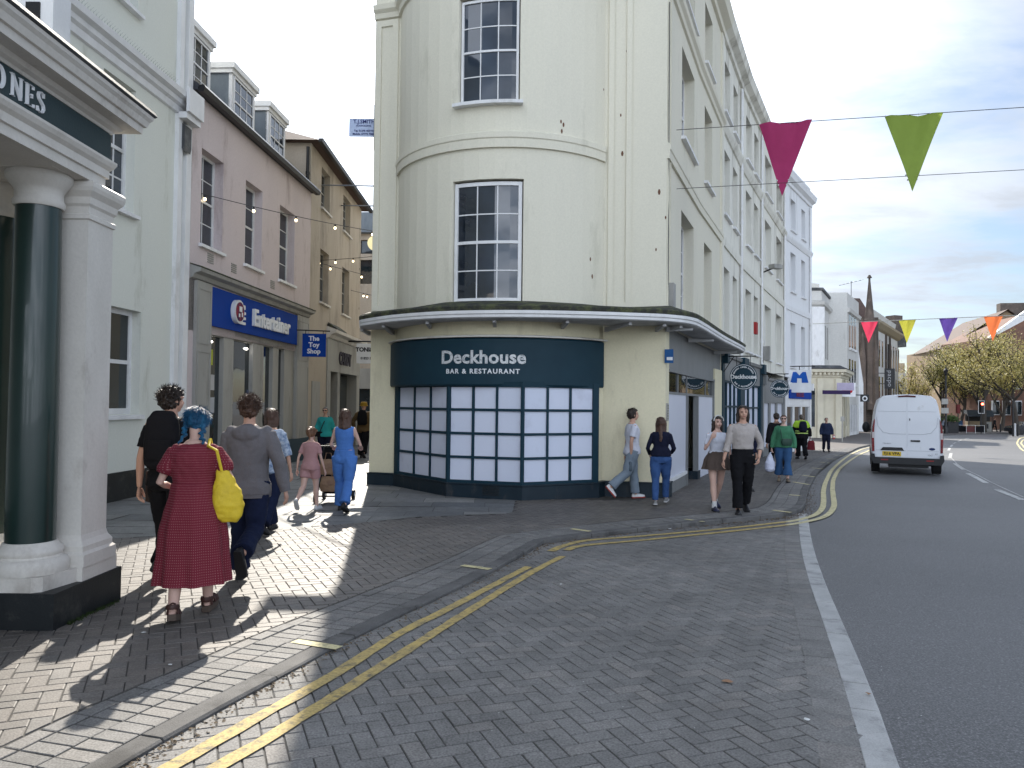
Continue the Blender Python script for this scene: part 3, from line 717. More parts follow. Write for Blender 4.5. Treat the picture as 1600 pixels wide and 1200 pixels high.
sash(cb, FR, f1[0] + .02, f1[1] - .02, 3.46, 5.72, 3, 2, rev=.05, fr=.07, bar=.022, sillw=.12)
sash(cb, FR, f2[0] + .02, f2[1] - .02, 7.22, 9.2, 3, 2, rev=.07, fr=.05, bar=.02, sillw=.14)
# string course, panels and upper cornice
cornice(cb, FR, u_l - .0, u_r, [(0, 6.34), (0.05, 6.34), (.055, 6.5), (.075, 6.52), (.075, 6.62), (0, 6.66)], cream, 'string_course')
cornice(cb, FR, 0, FR.len, [(0, 9.72), (.05, 9.74), (.07, 9.84), (.13, 9.9), (.15, 10.0), (0, 10.05)], cream, 'cornice')
mb = MB()
def panel(mb, M, a, b, c, d, t=.07, p=.035):
    mb.mbox(M, a, a + t, 0, p, c, d); mb.mbox(M, b - t, b, 0, p, c, d); mb.mbox(M, a + t, b - t, 0, p - .002, d - t, d); mb.mbox(M, a + t, b - t, 0, p - .002, c, c + t)
panel(mb, FR, .03, u_l - .03, 3.5, 9.7, t=.13); obj('pilaster', mb, cream, cb); mb = MB(); panel(mb, FR, u_r + .06, ux(FR, 986, 300), 3.45, 9.7, t=.11)
obj('pilaster', mb, cream, cb)
# side wall to the street
w2 = [(1064, 1084), (1100, 1112)]
uw = [(ux(RA, a, 400), ux(RA, b, 400)) for a, b in w2]
ops = []
for a, b in uw: ops += [(a, b, 3.55, 5.76), (a, b, 7.35, 9.3), (a, b, 10.45, 12.0)]
mb = MB(); wall(mb, RA, 0, RA.len, 3.1, 13.0, ops, reveal=.3); 
foot = [(-3.0, 16.25), (2.94, 14.7), (6.12, 22.5), (-2.2, 25), (-3.0, 25)]
m2 = MB(); m2.add([(-3.0, 16.25, zg), (-3.0, 25, zg), (-3.0, 25, 13), (-3.0, 16.25, 13)], [(0, 1, 2, 3)]); mb.join(m2); 
m2 = MB(); m2.add([(-3.0, 25, zg), (6.12, 22.5, zg), (6.12, 22.5, 13), (-3.0, 25, 13)], [(0, 1, 2, 3)]); mb.join(m2)
obj('side_wall', mb, cream, cb)
for o in ops: sash(cb, RA, o[0], o[1], o[2], o[3], 3, 2, rev=.24, fr=.07, bar=.02, sillw=.1)
cprof = lambda z, s=1.0: [(0, z), (.06 * s, z), (.08 * s, z + .08), (.16 * s, z + .14), (.2 * s, z + .26), (0, z + .32)]
cornice(cb, RA, 0, RA.len, [(0, 6.34), (0.05, 6.34), (.055, 6.5), (.075, 6.52), (.075, 6.62), (0, 6.66)], cream, 'string_course')
cornice(cb, RA, 0, RA.len, [(0, 9.72), (.05, 9.74), (.07, 9.84), (.13, 9.9), (.15, 10.0), (0, 10.05)], cream, 'cornice')
FULL = Plan([(-3.0, 25), (-3.0, 16.25)] + bow + RP[0:3])
cornice(cb, FULL, 0, FULL.len, [(0, 12.5), (.08, 12.52), (.1, 12.66), (.28, 12.76), (.34, 12.95), (.36, 13.0), (-.2, 13.0), (-.2, 12.5)], cream, 'cornice')
cornice(cb, FULL, 0, FULL.len, [(-.05, 13.0), (-.05, 13.45), (-.02, 13.46), (-.02, 13.55), (-.3, 13.55), (-.3, 13.0)], cream, 'parapet')
mb = MB(); mb.prism([(-2.9, 24.9), (-2.9, 16.4)] + [(x * .96, y + .15) for x, y in bow] + [(2.8, 14.9), (6.0, 22.4)], 12.6, 13.04); obj('roof', mb, lead, cb)
panelmb = MB(); panel(panelmb, RA, .04, .3, 3.45, 9.7, t=.05); obj('pilaster', panelmb, cream, cb); obj('pilaster', MB().mbox(RA, RA.len - .3, RA.len, 0, .05, 3.5, 12.5), cream, cb)
# canopy
edge = [(-3.12, 15.75), (-3.02, 15.42), (-2.3, 14.55), (-1.3, 13.86), (0, 13.55), (1.3, 13.62), (2.4, 13.82), (2.9, 14.0), (3.3, 14.35), (3.75, 15.2), (5.0, 18.2), (6.55, 21.75), (6.5, 22.3)]
inner = [(-3.0, 16.3), (-2.98, 16.24), (-2.3, 16.0), (-1.3, 14.55), (0, 14.2), (1.2, 14.5), (2.0, 14.95), (2.94, 14.70), (2.96, 14.75), (3.0, 14.85), (4.25, 18.0), (5.8, 21.75), (6.0, 22.2)]
E = smooth_pts(edge, 4); I = smooth_pts(inner, 4); n = len(E)
def canloft(prof, m, name, par):
    """prof: list of (t from edge 0 to wall 1, extra outwards, z)"""
    mb = MB(); vs = []; k = len(prof)
    for e, i in zip(E, I):
        d = (i - e); L_ = max(.01, d.length); d = d / L_
        for t, o, z in prof: p = e + d * (L_ * t - o); vs.append((p.x, p.y, z))
    fs = [(a * k + b, a * k + (b + 1) % k, (a + 1) * k + (b + 1) % k, (a + 1) * k + b) for a in range(n - 1) for b in range(k)]
    fs += [tuple(range(k - 1, -1, -1)), tuple(range((n - 1) * k, n * k))]; mb.add(vs, fs); return obj(name, mb, m, par, smooth=35)
can = canloft([(0, .0, 3.10), (0, .0, 3.235), (1, .1, 3.30), (1, .1, 3.10), (.12, 0, 3.075)], mat('canopy_boards', (.42,.42,.42), (.34,.34,.345), scale=3, c3=(.2,.2,.2)), 'canopy', cb)
canloft([(0, .06, 3.236), (0, .075, 3.30), (0, .03, 3.335), (1, .06, 3.48), (1, .06, 3.24)], mossy, 'lead_covering', can)
canloft([(0, .002, 3.11), (0, .03, 3.115), (0, .032, 3.16), (0, .058, 3.175), (0, .062, 3.23), (0, .002, 3.234)], whitep, 'moulding', can)
for k in range(3, n - 3, 4):
    br_ = MB()
    e, i = E[k], I[k]; d = (i - e); ln = d.length; d.normalize(); s_ = Vector((-d.y, d.x)) * .03
    a = e + d * .12; b = i - d * .02
    for q in (1,):
        br_.add([(*(a + s_), 3.075), (*(a - s_), 3.075), (*(b - s_), 3.075), (*(b + s_), 3.075), (*(a + s_), 3.03), (*(a - s_), 3.03), (*(b - s_), 2.985), (*(b + s_), 2.985)],
                [(0, 1, 2, 3), (4, 7, 6, 5), (0, 4, 5, 1), (1, 5, 6, 2), (2, 6, 7, 3), (3, 7, 4, 0)])
    obj('bracket', br_, mat('bracket_grey', (.4, .4, .4)), can)
# bay shopfront: three flat panels under the bowed sign
A, B, C, D = (-2.43, 16.02), (-1.19, 14.38), (.20, 13.95), (1.66, 14.66)
BAY = Plan([A, B, C, D]); 
FB = Plan(bow); 
def bayq(i, t): return BAY.us[i] + (BAY.us[i + 1] - BAY.us[i]) * t
mb = MB(); z0, z1 = .10, 1.98
zr_ = [z0 + .04 + (1.90 - z0 - .04) * j / 4 for j in range(5)]
pan = []
for i in range(3):
    u0, u1 = BAY.us[i], BAY.us[i + 1]; mg = .07 if i in (0, 2) else .0
    lo = u0 + (.16 if i == 0 else .03); hi = u1 - (.13 if i == 2 else .03)
    if i == 0: mb.mbox(BAY, u0, lo, -.06, .012, z0, z1)
    if i == 2: mb.mbox(BAY, hi, u1, -.06, .012, z0, z1)
    if i > 0: mb.mbox(BAY, u0 - .038, u0 + .038, -.06, .02, z0, z1)
    for k in range(1, 3): u = lo + (hi - lo) * k / 3; mb.mbox(BAY, u - .024, u + .024, -.05, .0, z0, z1)
    for j, z in enumerate(zr_[1:-1]): mb.mbox(BAY, lo, hi, -.05, -.004, z - .024, z + .024)
    mb.mbox(BAY, lo, hi, -.055, .006, z0, z0 + .055); mb.mbox(BAY, lo, hi, -.055, .004, 1.88, z1)
    pan.append((lo, hi))
obj('shop_window', mb, teal, cb); 
sw = cb.children[-1]
mb = MB()
for lo, hi in pan:
    for k in range(3):
        for j in range(4):
            a, b = lo + (hi - lo) * k / 3, lo + (hi - lo) * (k + 1) / 3; q = random.uniform(-.006, .006)
            mb.add([BAY(a, -.03 + q, zr_[j] - .03), BAY(b, -.03, zr_[j] - .03), BAY(b, -.03 - q, zr_[j + 1] + .02), BAY(a, -.03, zr_[j + 1] + .02)], [(0, 1, 2, 3)])
obj('pane', mb, film, sw)
mb = MB(); BAYW = Plan([(-3.02, 16.2), A, B, C, D, (1.8, 14.93), (2.96, 14.66), (3.12, 15.05)])
mb.sweep(BAYW, 0, BAYW.len, [(-.12, -1.2), (.03, -1.2), (.03, z0 - .03), (.045, z0 - .02), (.045, z0 + .004), (-.12, z0 + .004)]); obj('plinth', mb, tealplinth, cb)
vg = MB(); u = BAY.ux(768, 765)
for k in range(7): vg.mbox(BAY, u - .16, u + .16, .03, .04, -.1 + k * .026, -.09 + k * .026)
obj('air_vent', vg, blackp, cb)
# sign over the bay
sg = thing('shop_sign', 'dark teal curved fascia sign reading Deckhouse bar and restaurant', 'sign', (0, 14.3, 1.95))
su0, su1 = 0.02, FB.len - .12
mb = MB(); mb.sweep(FB, su0, su1, [(-.02, 1.90), (.10, 1.90), (.12, 1.93), (.12, 2.76), (.10, 2.79), (-.02, 2.79)]); obj('board', mb, teal, sg, smooth=30)
mb = MB(); mb.sweep(FB, su0 - .05, su1 + .05, [(-.02, 2.80), (.17, 2.80), (.16, 2.83), (-.02, 2.86)]); obj('head_moulding', mb, warmwhite, sg, smooth=30)
sc_ = FB.ux(755, 560); k_ = 14.2 / 1200
obj('lettering', textmb('Deckhouse', .335, FB, sc_, 2.42, v=.122, bold=.009, spacing=1.03), letterold, sg, recalc=False)
obj('lettering', textmb('BAR & RESTAURANT', .122, FB, sc_, 2.165, v=.122, bold=.003, spacing=1.25), letterw, sg, recalc=False)
# street side ground floor of the corner building
u45, u74, u90, u115 = [ux(RA, p, 650) for p in (1045, 1074, 1090, 1115)]
mb = MB(); mb.mbox(RA, u45, RA.len, -.25, -.02, 2.3, 3.1); obj('fascia', mb, greyshop, cb)
mb = MB(); mb.mbox(RA, u45, RA.len, -.06, .02, 2.24, 2.3); mb.mbox(RA, u45, u115, -.08, -.015, 1.80, 1.85)
for p in (u45, (u45 + u74) / 2, u74, u90, (u90 + u115) / 2, u115): mb.mbox(RA, p - .02, p + .02, -.08, -.01, 1.85, 2.24)
mb.mbox(RA, u74 - .03, u74 + .03, -.1, .02, -.9, 1.8); mb.mbox(RA, u90 - .05, u90 + .05, -.1, .02, -.9, 1.8); mb.mbox(RA, u115 - .04, u115 + .06, -.1, .015, -.9, 2.24)
fr_ = obj('shopfront_frame', mb, greyshop, cb)
mb = MB(); mb.add([RA(u45, -.05, 1.85), RA(u115, -.05, 1.85), RA(u115, -.05, 2.24), RA(u45, -.05, 2.24)], [(0, 1, 2, 3)]); obj('clerestory_pane', mb, darkglass, fr_)
each('boarded_window', [(RA, u45 + .01, u74 - .03, -.06, -.03, .12, 1.8), (RA, u90 + .05, u115 - .04, -.06, -.03, -.25, 1.8)], whiteboard, cb)
mb = MB(); mb.mbox(RA, u45, u74, -.06, .012, .05, .12); obj('window_sill', mb, whitep, cb)
mb = MB(); mb.mbox(RA, u45, u74 - .03, -.2, -.01, -1.2, .05); obj('stall_riser', mb, greyshop, cb)
mb = MB(); mb.mbox(RA, u74 + .03, u90 - .05, -.75, -.7, -.5, 2.24); mb.mbox(RA, u74, u74 + .05, -.75, -.1, -.9, 2.24); obj('door', mb, whiteboard, cb)
mb = MB(); mb.mbox(RA, u90 - .06, u90 + .3, -.2, .022, -.9, -.02); obj('pier_base', mb, tealplinth, cb)
mb = MB(); mb.mbox(RA, u115 + .06, RA.len, -.2, .03, -1.0, 2.6); obj('ground_pilaster', mb, cream_low, cb)
p = RA(.02, .06, 2.52); ab = thing('alarm_box', 'small blue alarm box on the corner of the bowed building', 'alarm box', p); mb = MB(); mb.box(p, (.16, .1, .26), R(-15)); obj('case', mb, mat('alarm_blue', (.02, .10, .28)), ab)
mb = MB(); mb.box(p + Vector((0, -.06, -.05)), (.11, .02, .06), R(-15)); obj('lamp', mb, letterw, ab)
p = RA(.12, .02, 1.45); kp = thing('door_keypad', 'pale entry keypad on the cream wall beside the first hoarding', 'keypad', p); mb = MB(); mb.mbox(RA, .06, .18, .0, .03, 1.28, 1.62); obj('panel', mb, stonegrey, kp)
mb = MB(); [mb.mbox(RA, .09, .15, .03, .036, 1.31 + .05 * i, 1.335 + .05 * i) for i in range(6)]; obj('buttons', mb, blackm, kp)
# wall anchors, box and cable on the corner
p = RA(.25, .12, 3.62); jb = thing('junction_box', 'grey cable box at the foot of the corner above the canopy', 'box', p); mb = MB(); mb.mbox(RA, .12, .4, 0, .12, 3.45, 3.95); obj('case', mb, stonegrey, jb)
mb = MB(); mb.tube([RA(.05, .03, 3.5), RA(.04, .03, 4.6), RA(.05, .03, 5.8), RA(.03, .03, 7.3), RA(.03, .03, 9.4)], .008, 6); obj('cable', mb, blackm, jb)
pm = MB(); rr = random.Random(3)
marks = [(970, 180), (985, 190), (877, 190), (881, 195), (878, 205), (943, 140), (979, 80), (972, 240), (1040, 340), (1025, 390), (1030, 300), (949, 432), (954, 440), (922, 405), (925, 432)]
for px, py in marks:
    u = FR.ux(px, py); p = FR(u, 0, 0); z = AT(px, py, p.y).z; s = rr.uniform(.012, .028); pm.add([FR(u + s * math.cos(t), .003, z + s * 2.2 * math.sin(t)) for t in [k * math.pi / 3 for k in range(6)]], [tuple(range(6))])
obj('rust_marks', pm, rust, cb)
# ------------------------------------------------------------------ terrace running away to the right
def terrace(name, lab, p0, p1, m, wins, z, depth=9.0, cols=3):
    M = Plan([p0, p1]); c = M(M.len / 2, -4, 0); root = thing(name, lab, 'building', (c.x, c.y, 0)); L0 = M.len
    uw = [(M.ux(a, 420), M.ux(b, 420)) for a, b in wins]; ops = []
    for a, b in uw: ops += [(a, b, 3.55, 5.76), (a, b, 7.35, 9.3), (a, b, 10.45, 12.0)]
    mb = MB(); wall(mb, M, 0, L0, 3.0, 13.0, ops, reveal=.3)
    q = [M(0, 0, 0), M(L0, 0, 0), M(L0, -depth, 0), M(0, -depth, 0)]
    for a, b in ((1, 2), (2, 3), (3, 0)): mb.add([(q[a].x, q[a].y, -1.6), (q[b].x, q[b].y, -1.6), (q[b].x, q[b].y, 13), (q[a].x, q[a].y, 13)], [(0, 1, 2, 3)])
    obj('wall', mb, m, root)
    for o in ops: sash(root, M, *o, cols, 2, rev=.24, fr=.07, bar=.02, sillw=.1)
    cornice(root, M, 0, L0, [(0, 6.34), (0.05, 6.34), (.07, 6.52), (.07, 6.62), (0, 6.66)], m, 'string_course')
    cornice(root, M, 0, L0, [(0, 9.72), (.05, 9.74), (.13, 9.9), (.15, 10.0), (0, 10.05)], m, 'string_course')
    cornice(root, M, 0, L0, [(0, 12.5), (.08, 12.52), (.1, 12.66), (.28, 12.76), (.34, 12.95), (.36, 13.0), (-.2, 13.0), (-.2, 12.5)], m, 'cornice')
    cornice(root, M, 0, L0, [(-.05, 13.0), (-.05, 13.5), (-.02, 13.52), (-.02, 13.6), (-.3, 13.6), (-.3, 13.0)], m, 'parapet')
    mb = MB(); mb.add([M(0, -.2, 13.04), M(L0, -.2, 13.04), M(L0, -depth, 13.04), M(0, -depth, 13.04)], [(0, 1, 2, 3)]); obj('roof', mb, lead, root)
    each('pilaster', [(M, L0 - .32, L0, 0, .06, 3.1, 12.5), (M, 0, .2, 0, .045, 3.1, 12.5)], m, root)
    p = M(L0 - .42, .07, 0); pipe(root, [(p.x, p.y, 12.4), (p.x, p.y, 3.2)], .045, whitep, brackets=5)
    return root, M
def shopfront(root, M, u0, u1, zb, zs, zf, zt, fm, pm, bays, fas=None, transom=None, head=True, post=.07, pil=.22, glassy=None):
    """zb ground, zs sill, zf bottom of fascia, zt top; bays = number of windows"""
    mb = MB(); mb.mbox(M, u0, u0 + pil, -.2, .06, zb - .4, zt); mb.mbox(M, u1 - pil, u1, -.2, .06, zb - .4, zt); mb.mbox(M, u0 + pil, u1 - pil, -.2, .0, zb - .4, zs)
    mb.mbox(M, u0 + pil, u1 - pil, -.12, .03, zs, zs + .06); mb.mbox(M, u0 + pil, u1 - pil, -.12, .0, zf - .06, zf)
    for k in range(1, bays): u = u0 + pil + (u1 - u0 - 2 * pil) * k / bays; mb.mbox(M, u - post / 2, u + post / 2, -.12, -.01, zs + .06, zf - .06)
    if transom: mb.mbox(M, u0 + pil, u1 - pil, -.11, -.015, transom - .03, transom + .03)
    f = obj('shopfront', mb, fm, root); mb = MB(); mb.add([M(u0 + pil, -.07, zs), M(u1 - pil, -.07, zs), M(u1 - pil, -.07, zf), M(u0 + pil, -.07, zf)], [(0, 1, 2, 3)]); obj('shop_pane', mb, pm, f)
    mb = MB(); mb.sweep(M, u0, u1, [(-.2, zf), (.02, zf), (.03, zt - .12), (.1, zt - .1), (.13, zt), (-.2, zt + .03)]); obj('fascia', mb, fas or fm, root)
    each('console', [(M, u0 + .005, u0 + pil + .03, .04, .2, zt - .32, zt + .06), (M, u1 - pil - .03, u1 - .005, .04, .2, zt - .32, zt + .06)], fm, root)
    return f
tb, MBp = terrace('terrace_building', 'cream terrace building with dark teal shopfront next to the corner building', RP[2], RP[3], cream_b, [(1130, 1140), (1145, 1152)], 0)
shopfront(tb, MBp, 0.0, MBp.len, -.45, .1, 2.35, 3.15, teal, film, 4, fas=greyshop, transom=1.55, pil=.4, post=.12)
tcx, MC = terrace('terrace_building', 'cream terrace building with a red alarm box between its first floor windows', RP[3], RP[4], cream_b, [(1165, 1174), (1178, 1185)], 0)
shopfront(tcx, MC, 0.0, MC.len, -.6, .0, 2.35, 3.15, teal, film, 3, fas=greyshop, transom=1.5, pil=.55, post=.16)
td, MD = terrace('terrace_building', 'cream terrace building above the grey shopfront with the smaller round hanging sign', RP[4], RP[5], cream_b, [(1195, 1205), (1213, 1221)], 0)
shopfront(td, MD, 0.0, MD.len, -.8, -.2, 1.75, 2.75, greyshop, whiteboard, 3, pil=.35, post=.5)
te, ME = terrace('terrace_building', 'whiter end building of the terrace with blue and white shop sign below', RP[5], RP[6], white_b, [(1235, 1243), (1252, 1258)], 0)
shopfront(te, ME, 0.0, ME.len, -1.0, -.25, 1.6, 2.75, whitep, glass, 3, pil=.35, post=.3)
mb = MB(); mb.mbox(ME, .8, ME.len - .2, .03, .10, 1.95, 2.4); sgn = thing('shop_sign', 'blue and white fascia strip on the white end building', 'sign', ME(3, .1, 1.95)); obj('board', mb, bluesign, sgn)
obj('lettering', textmb('MINSTERS', .38, ME, ME.len / 2, 2.17, v=.11, bold=.01), mat('maroon_letter', (.2, .03, .08)), sgn, recalc=False)
p = MC(MC.len * .62, .1, 4.5); ab = thing('alarm_box', 'red alarm box high on the cream terrace wall', 'alarm box', p); mb = MB(); mb.mbox(MC, MC.len * .58, MC.len * .66, 0, .1, 4.3, 4.75); obj('case', mb, mat('alarm_red', (.35, .03, .03)), ab)
p = MC(MC.len - .1, .12, 3.6); fb_ = thing('flood_light', 'grey wall box on a bracket above the second shopfront', 'lamp', p); mb = MB(); mb.mbox(MC, MC.len - .3, MC.len - .02, .1, .35, 3.4, 3.95); obj('case', mb, stonegrey, fb_); mb = MB(); mb.mbox(MC, MC.len - .2, MC.len - .12, 0, .1, 3.3, 3.7); obj('bracket', mb, blackm, fb_)
p = MD(.3, .5, 7.2); fl2 = thing('flood_light', 'floodlight on an arm high on the cream terrace', 'lamp', p); mb = MB(); mb.box(p, (.5, .3, .16), R(30)); obj('case', mb, stonegrey, fl2); mb = MB(); mb.tube([MD(.3, 0, 7.0), MD(.3, .4, 7.15)], .03); obj('arm', mb, blackm, fl2)
# ------------------------------------------------------------------ hanging signs
def round_sign(M, u, zc, r, outv, lab):
    c = M(u, outv, zc); root = thing('hanging_sign', lab, 'sign', (c.x, c.y, zc)); nrm = Vector((-c.x, -c.y, 0)).normalized(); x = Vector((-nrm.y, nrm.x, 0)); 
    mb = MB(); mb.disc(c, nrm, r, .05, 48); obj('board', mb, teal, root, smooth=40)
    W = flatM(c, x, nrm); mb = MB()
    for rad in (r * .93,):
        k = 64; vs = []
        for i in range(k):
            a = 2 * math.pi * i / k
            for q in (rad, rad * .965): vs.append(W(q * math.cos(a), .029, q * math.sin(a)))
        mb.add(vs, [(2 * i, 2 * i + 1, (2 * i + 3) % (2 * k), (2 * i + 2) % (2 * k)) for i in range(k)])
    obj('ring', mb, letterw, root, recalc=False)
    obj('lettering', textmb('Deckhouse', r * .42, W, 0, 0, v=.03, bold=.008, depth=.003), letterold, root, recalc=False)
    am = MB()
    for txt, rad, flip in (('BRUNCH LUNCH DINNER', r * .74, 1), ('BAR & RESTAURANT', r * .74, -1)):
        nch = len(txt)
        for i, ch in enumerate(txt):
            if ch == ' ': continue
            a = R(90) + flip * R((nch - 1) / 2 - i) * (7.6 if flip > 0 else 7.4) if flip > 0 else R(270) - R((nch - 1) / 2 - i) * 7.4
            t = textmb(ch, r * .15, lambda u_, v_, w_, a=a: W(rad * math.cos(a) + (u_ * (math.sin(a)) * flip + w_ * math.cos(a) * flip), v_, rad * math.sin(a) + (-u_ * math.cos(a) * flip + w_ * math.sin(a) * flip)), 0, 0, v=.03, depth=.002, bold=.002)
            am.join(t)
    obj('ring_lettering', am, letterw, root, recalc=False)
    mb = MB(); zt = zc + r + .22; mb.tube([M(u, .0, zt), M(u, outv + r * .9, zt)], .018); mb.tube([M(u, .03, zt - .5), M(u, outv * .55, zt - .02)], .012)
    for s in (-.5, .5): p = c + (M(u, 1, 0) - M(u, 0, 0)) * (s * r); mb.tube([Vector((p.x, p.y, zt)), Vector((p.x, p.y, zc + r * .85))], .008)
    obj('bracket', mb, blackm, root); return root
round_sign(MBp, .15, 1.6 + 43 * 22.9 / 1200, .385, .62, 'larger round dark Deckhouse sign hanging from a bracket at the end of the canopy')
round_sign(MD, .35, 1.6 + 26 * 31.3 / 1200, .37, .66, 'smaller round dark Deckhouse sign hanging further along the terrace')
c = ME(1.2, .45, 2.95); ms = thing('hanging_sign', 'white hanging sign with a blue letter M shape in front of the white shop', 'sign', c); W = flatM(c, (1, -.4, 0), (-.4, -1, 0)); mb = MB(); mb.mbox(W, -.55, .55, -.04, .03, -.7, .42); obj('board', mb, letterw, ms)
mb = MB(); mb.add([W(*p) for p in ((-.42, .04, -.22), (-.3, .04, .32), (-.15, .04, .32), (0, .04, .15), (.15, .04, .32), (.3, .04, .32), (.42, .04, -.22), (.11, .04, -.22), (.1, .04, 0), (-.1, .04, 0), (-.11, .04, -.22))], [(0, 1, 9, 10), (1, 2, 9), (2, 3, 9), (3, 8, 9), (3, 4, 8), (4, 5, 8), (5, 6, 7, 8)]); obj('emblem', mb, mat('royal_blue', (.01, .10, .45)), ms, recalc=False)
mb = MB(); mb.tube([ME(1.2, 0, 3.55), ME(1.2, 1.2, 3.55)], .025); mb.tube([W(0, 0, .42), W(0, 0, .6)], .02); obj('bracket', mb, blackm, ms)
# ------------------------------------------------------------------ left: cream house, portico, pink shop, beige building, alley end
LP = Plan([(-7.9, -6), (-6.62, 15.45)])
lb = thing('cream_house', 'pale cream stucco house with white corner pilaster behind the portico', 'building', (-10, 6, 0))
g1 = (LP.ux(168, 560), LP.ux(218, 560)); u1_ = LP.ux(160, 210), LP.ux(211, 210); L = LP.len
ops = [(g1[0] - .15, g1[1], 1.32, 3.16), (u1_[0], u1_[1], 4.85, 7.05), (u1_[0] - 2.9, u1_[1] - 2.9, 4.85, 7.05), (u1_[0], u1_[1], 8.45, 10.2), (u1_[0] - 2.9, u1_[1] - 2.9, 8.45, 10.2)]
mb = MB(); wall(mb, LP, 0, L, -.6, 12.5, ops, reveal=.2)
mb.add([LP(L, 0, -.6), LP(L, -9, -.6), LP(L, -9, 12.5), LP(L, 0, 12.5)], [(0, 1, 2, 3)]); mb.add([LP(0, 0, -.6), LP(0, -9, -.6), LP(0, -9, 12.5), LP(0, 0, 12.5)], [(3, 2, 1, 0)])
mb.add([LP(L, -9, -.6), LP(0, -9, -.6), LP(0, -9, 12.5), LP(L, -9, 12.5)], [(0, 1, 2, 3)]); obj('wall', mb, cream_l, lb)
mb = MB(); mb.add([LP(0, 0.2, 12.5), LP(L, .2, 12.5), LP(L, -9, 12.5), LP(0, -9, 12.5)], [(0, 1, 2, 3)]); obj('roof', mb, slate, lb)
sash(lb, LP, ops[0][0], ops[0][1], 1.32, 3.16, 1, 1, rev=.16, fr=.085, gm=darkglass, sillw=.08)
for o in ops[1:]: sash(lb, LP, *o, 3, 2, rev=.16, fr=.08, bar=.03, sillw=.1)
cornice(lb, LP, 0, L - .0, [(0, 7.2), (.05, 7.22), (.06, 7.34), (.12, 7.38), (.13, 7.46), (.22, 7.5), (.24, 7.6), (.02, 7.68), (0, 7.68)], whitep, 'string_course')
mb = MB(); mb.mbox(LP, 0, L, 0, .03, -.6, .33); obj('plinth', mb, blackp, lb)
pa, pb = LP.ux(265, 640) , L
for a, b in ((pa, pa + (pb - pa) * .30), (pa + (pb - pa) * .62, pb)):
    mb = MB(); mb.mbox(LP, a, b, 0, .08, -.6, 7.2); mb.mbox(LP, a, b, 0, .08, 7.7, 12.4); obj('pilaster', mb, whitep, lb)
mb = MB(); mb.mbox(LP, pa - .04, pb + .05, .24, .3, 7.22, 7.7); mb.mbox(LP, pa - .02, pb + .03, .08, .24, 7.1, 7.22); obj('pilaster_cap', mb, whitep, lb)
mb = MB(); mb.sweep(LP, pa + .12, pb - .14, [(.08, 6.55), (.12, 6.5), (.14, 6.6), (.14, 7.0), (.08, 7.05)]); obj('wall_ornament', mb, lead, lb)
# bird spikes on the string course
mb = MB()
for k in range(150):
    u = 9.5 + k * .075
    if u > L - .1: break
    for q in (-.02, .05): b0 = LP(u, .1, 7.66); mb.tube([b0, LP(u + q * .6, .12 + q, 7.76)], [.0025, .0012], 3)
sp = obj('bird_spikes', mb, lead, lb); sp['kind'] = 'stuff'
# portico
po = thing('portico', 'white columned bookshop portico with dark green columns and black plinth at left', 'portico', (-3.5, 5.8, 0))
PX, PY = -3.215, 6.0
PP = Plan([(PX, -3), (PX, PY), (-7.2, PY)])
def pb_(x0, x1, y0, y1, z0, z1): m = MB(); m.box(((x0 + x1) / 2, (y0 + y1) / 2, (z0 + z1) / 2), (x1 - x0, y1 - y0, z1 - z0)); return m
obj('black_plinth', pb_(-4.75, PX + .03, 5.40, 6.33, -.2, .225), blackp, po)
# plinth block under column and pilaster, mouldings
mb = MB(); mb.add([(-4.6, 5.42, .225), (-3.36, 5.42, .225), (-3.30, 5.46, .225), (-3.24, 5.78, .225), (-3.20, 5.78, .225), (-3.20, 6.28, .225), (-4.6, 6.28, .225)] + [(-4.6, 5.42, .33), (-3.36, 5.42, .33), (-3.30, 5.46, .33), (-3.24, 5.78, .33), (-3.20, 5.78, .33), (-3.20, 6.28, .33), (-4.6, 6.28, .33)],
       [tuple(range(6, -1, -1)), tuple(range(7, 14))] + [(i, (i + 1) % 7, 7 + (i + 1) % 7, 7 + i) for i in range(7)]); obj('white_base', mb, warmwhite, po)
colprof = [(.30, .33), (.305, .35), (.305, .40), (.285, .43), (.255, .44), (.25, .455), (.262, .475), (.255, .50), (.225, .52), (.208, .55)]
shaft = [(.205, .55), (.204, 1.2), (.198, 2.0), (.188, 3.02)]
capp = [(.192, 3.0), (.205, 3.02), (.205, 3.045), (.192, 3.06), (.19, 3.12), (.205, 3.14), (.225, 3.16), (.262, 3.205), (.265, 3.235), (.255, 3.25)]
for cx_, cy_ in ((-3.52, 5.66), (-4.06, 6.0)):
    c0 = MB(); c0.lathe((cx_, cy_, 0), [(r * .8, z) for r, z in shaft], 40); cs = obj('column', c0, greenblk, po, smooth=50)
    c0 = MB(); c0.lathe((cx_, cy_, 0), [(r * .84, z) for r, z in colprof], 40); obj('column_base', c0, warmwhite, cs, smooth=40)
    c0 = MB(); c0.lathe((cx_, cy_, 0), [(r * .84, z) for r, z in capp], 40); c0.box((cx_, cy_, 3.272), (.46, .46, .05)); obj('capital', c0, warmwhite, cs, smooth=40)
x0, x1, y0, y1 = -3.60, -3.245, 5.83, 6.19
ps = obj('square_pier', pb_(x0, x1, y0, y1, .55, 3.06), warmwhite, po)
def sqmould(prof, name):
    mb = MB(); vs = []
    for o, z in prof: vs += [(x0 - o, y0 - o, z), (x1 + o, y0 - o, z), (x1 + o, y1 + o, z), (x0 - o, y1 + o, z)]
    n = len(prof); mb.add(vs, [(k * 4 + i, k * 4 + (i + 1) % 4, (k + 1) * 4 + (i + 1) % 4, (k + 1) * 4 + i) for k in range(n - 1) for i in range(4)] + [(3, 2, 1, 0), tuple(range(4 * n - 4, 4 * n))]); return obj(name, mb, warmwhite, ps)
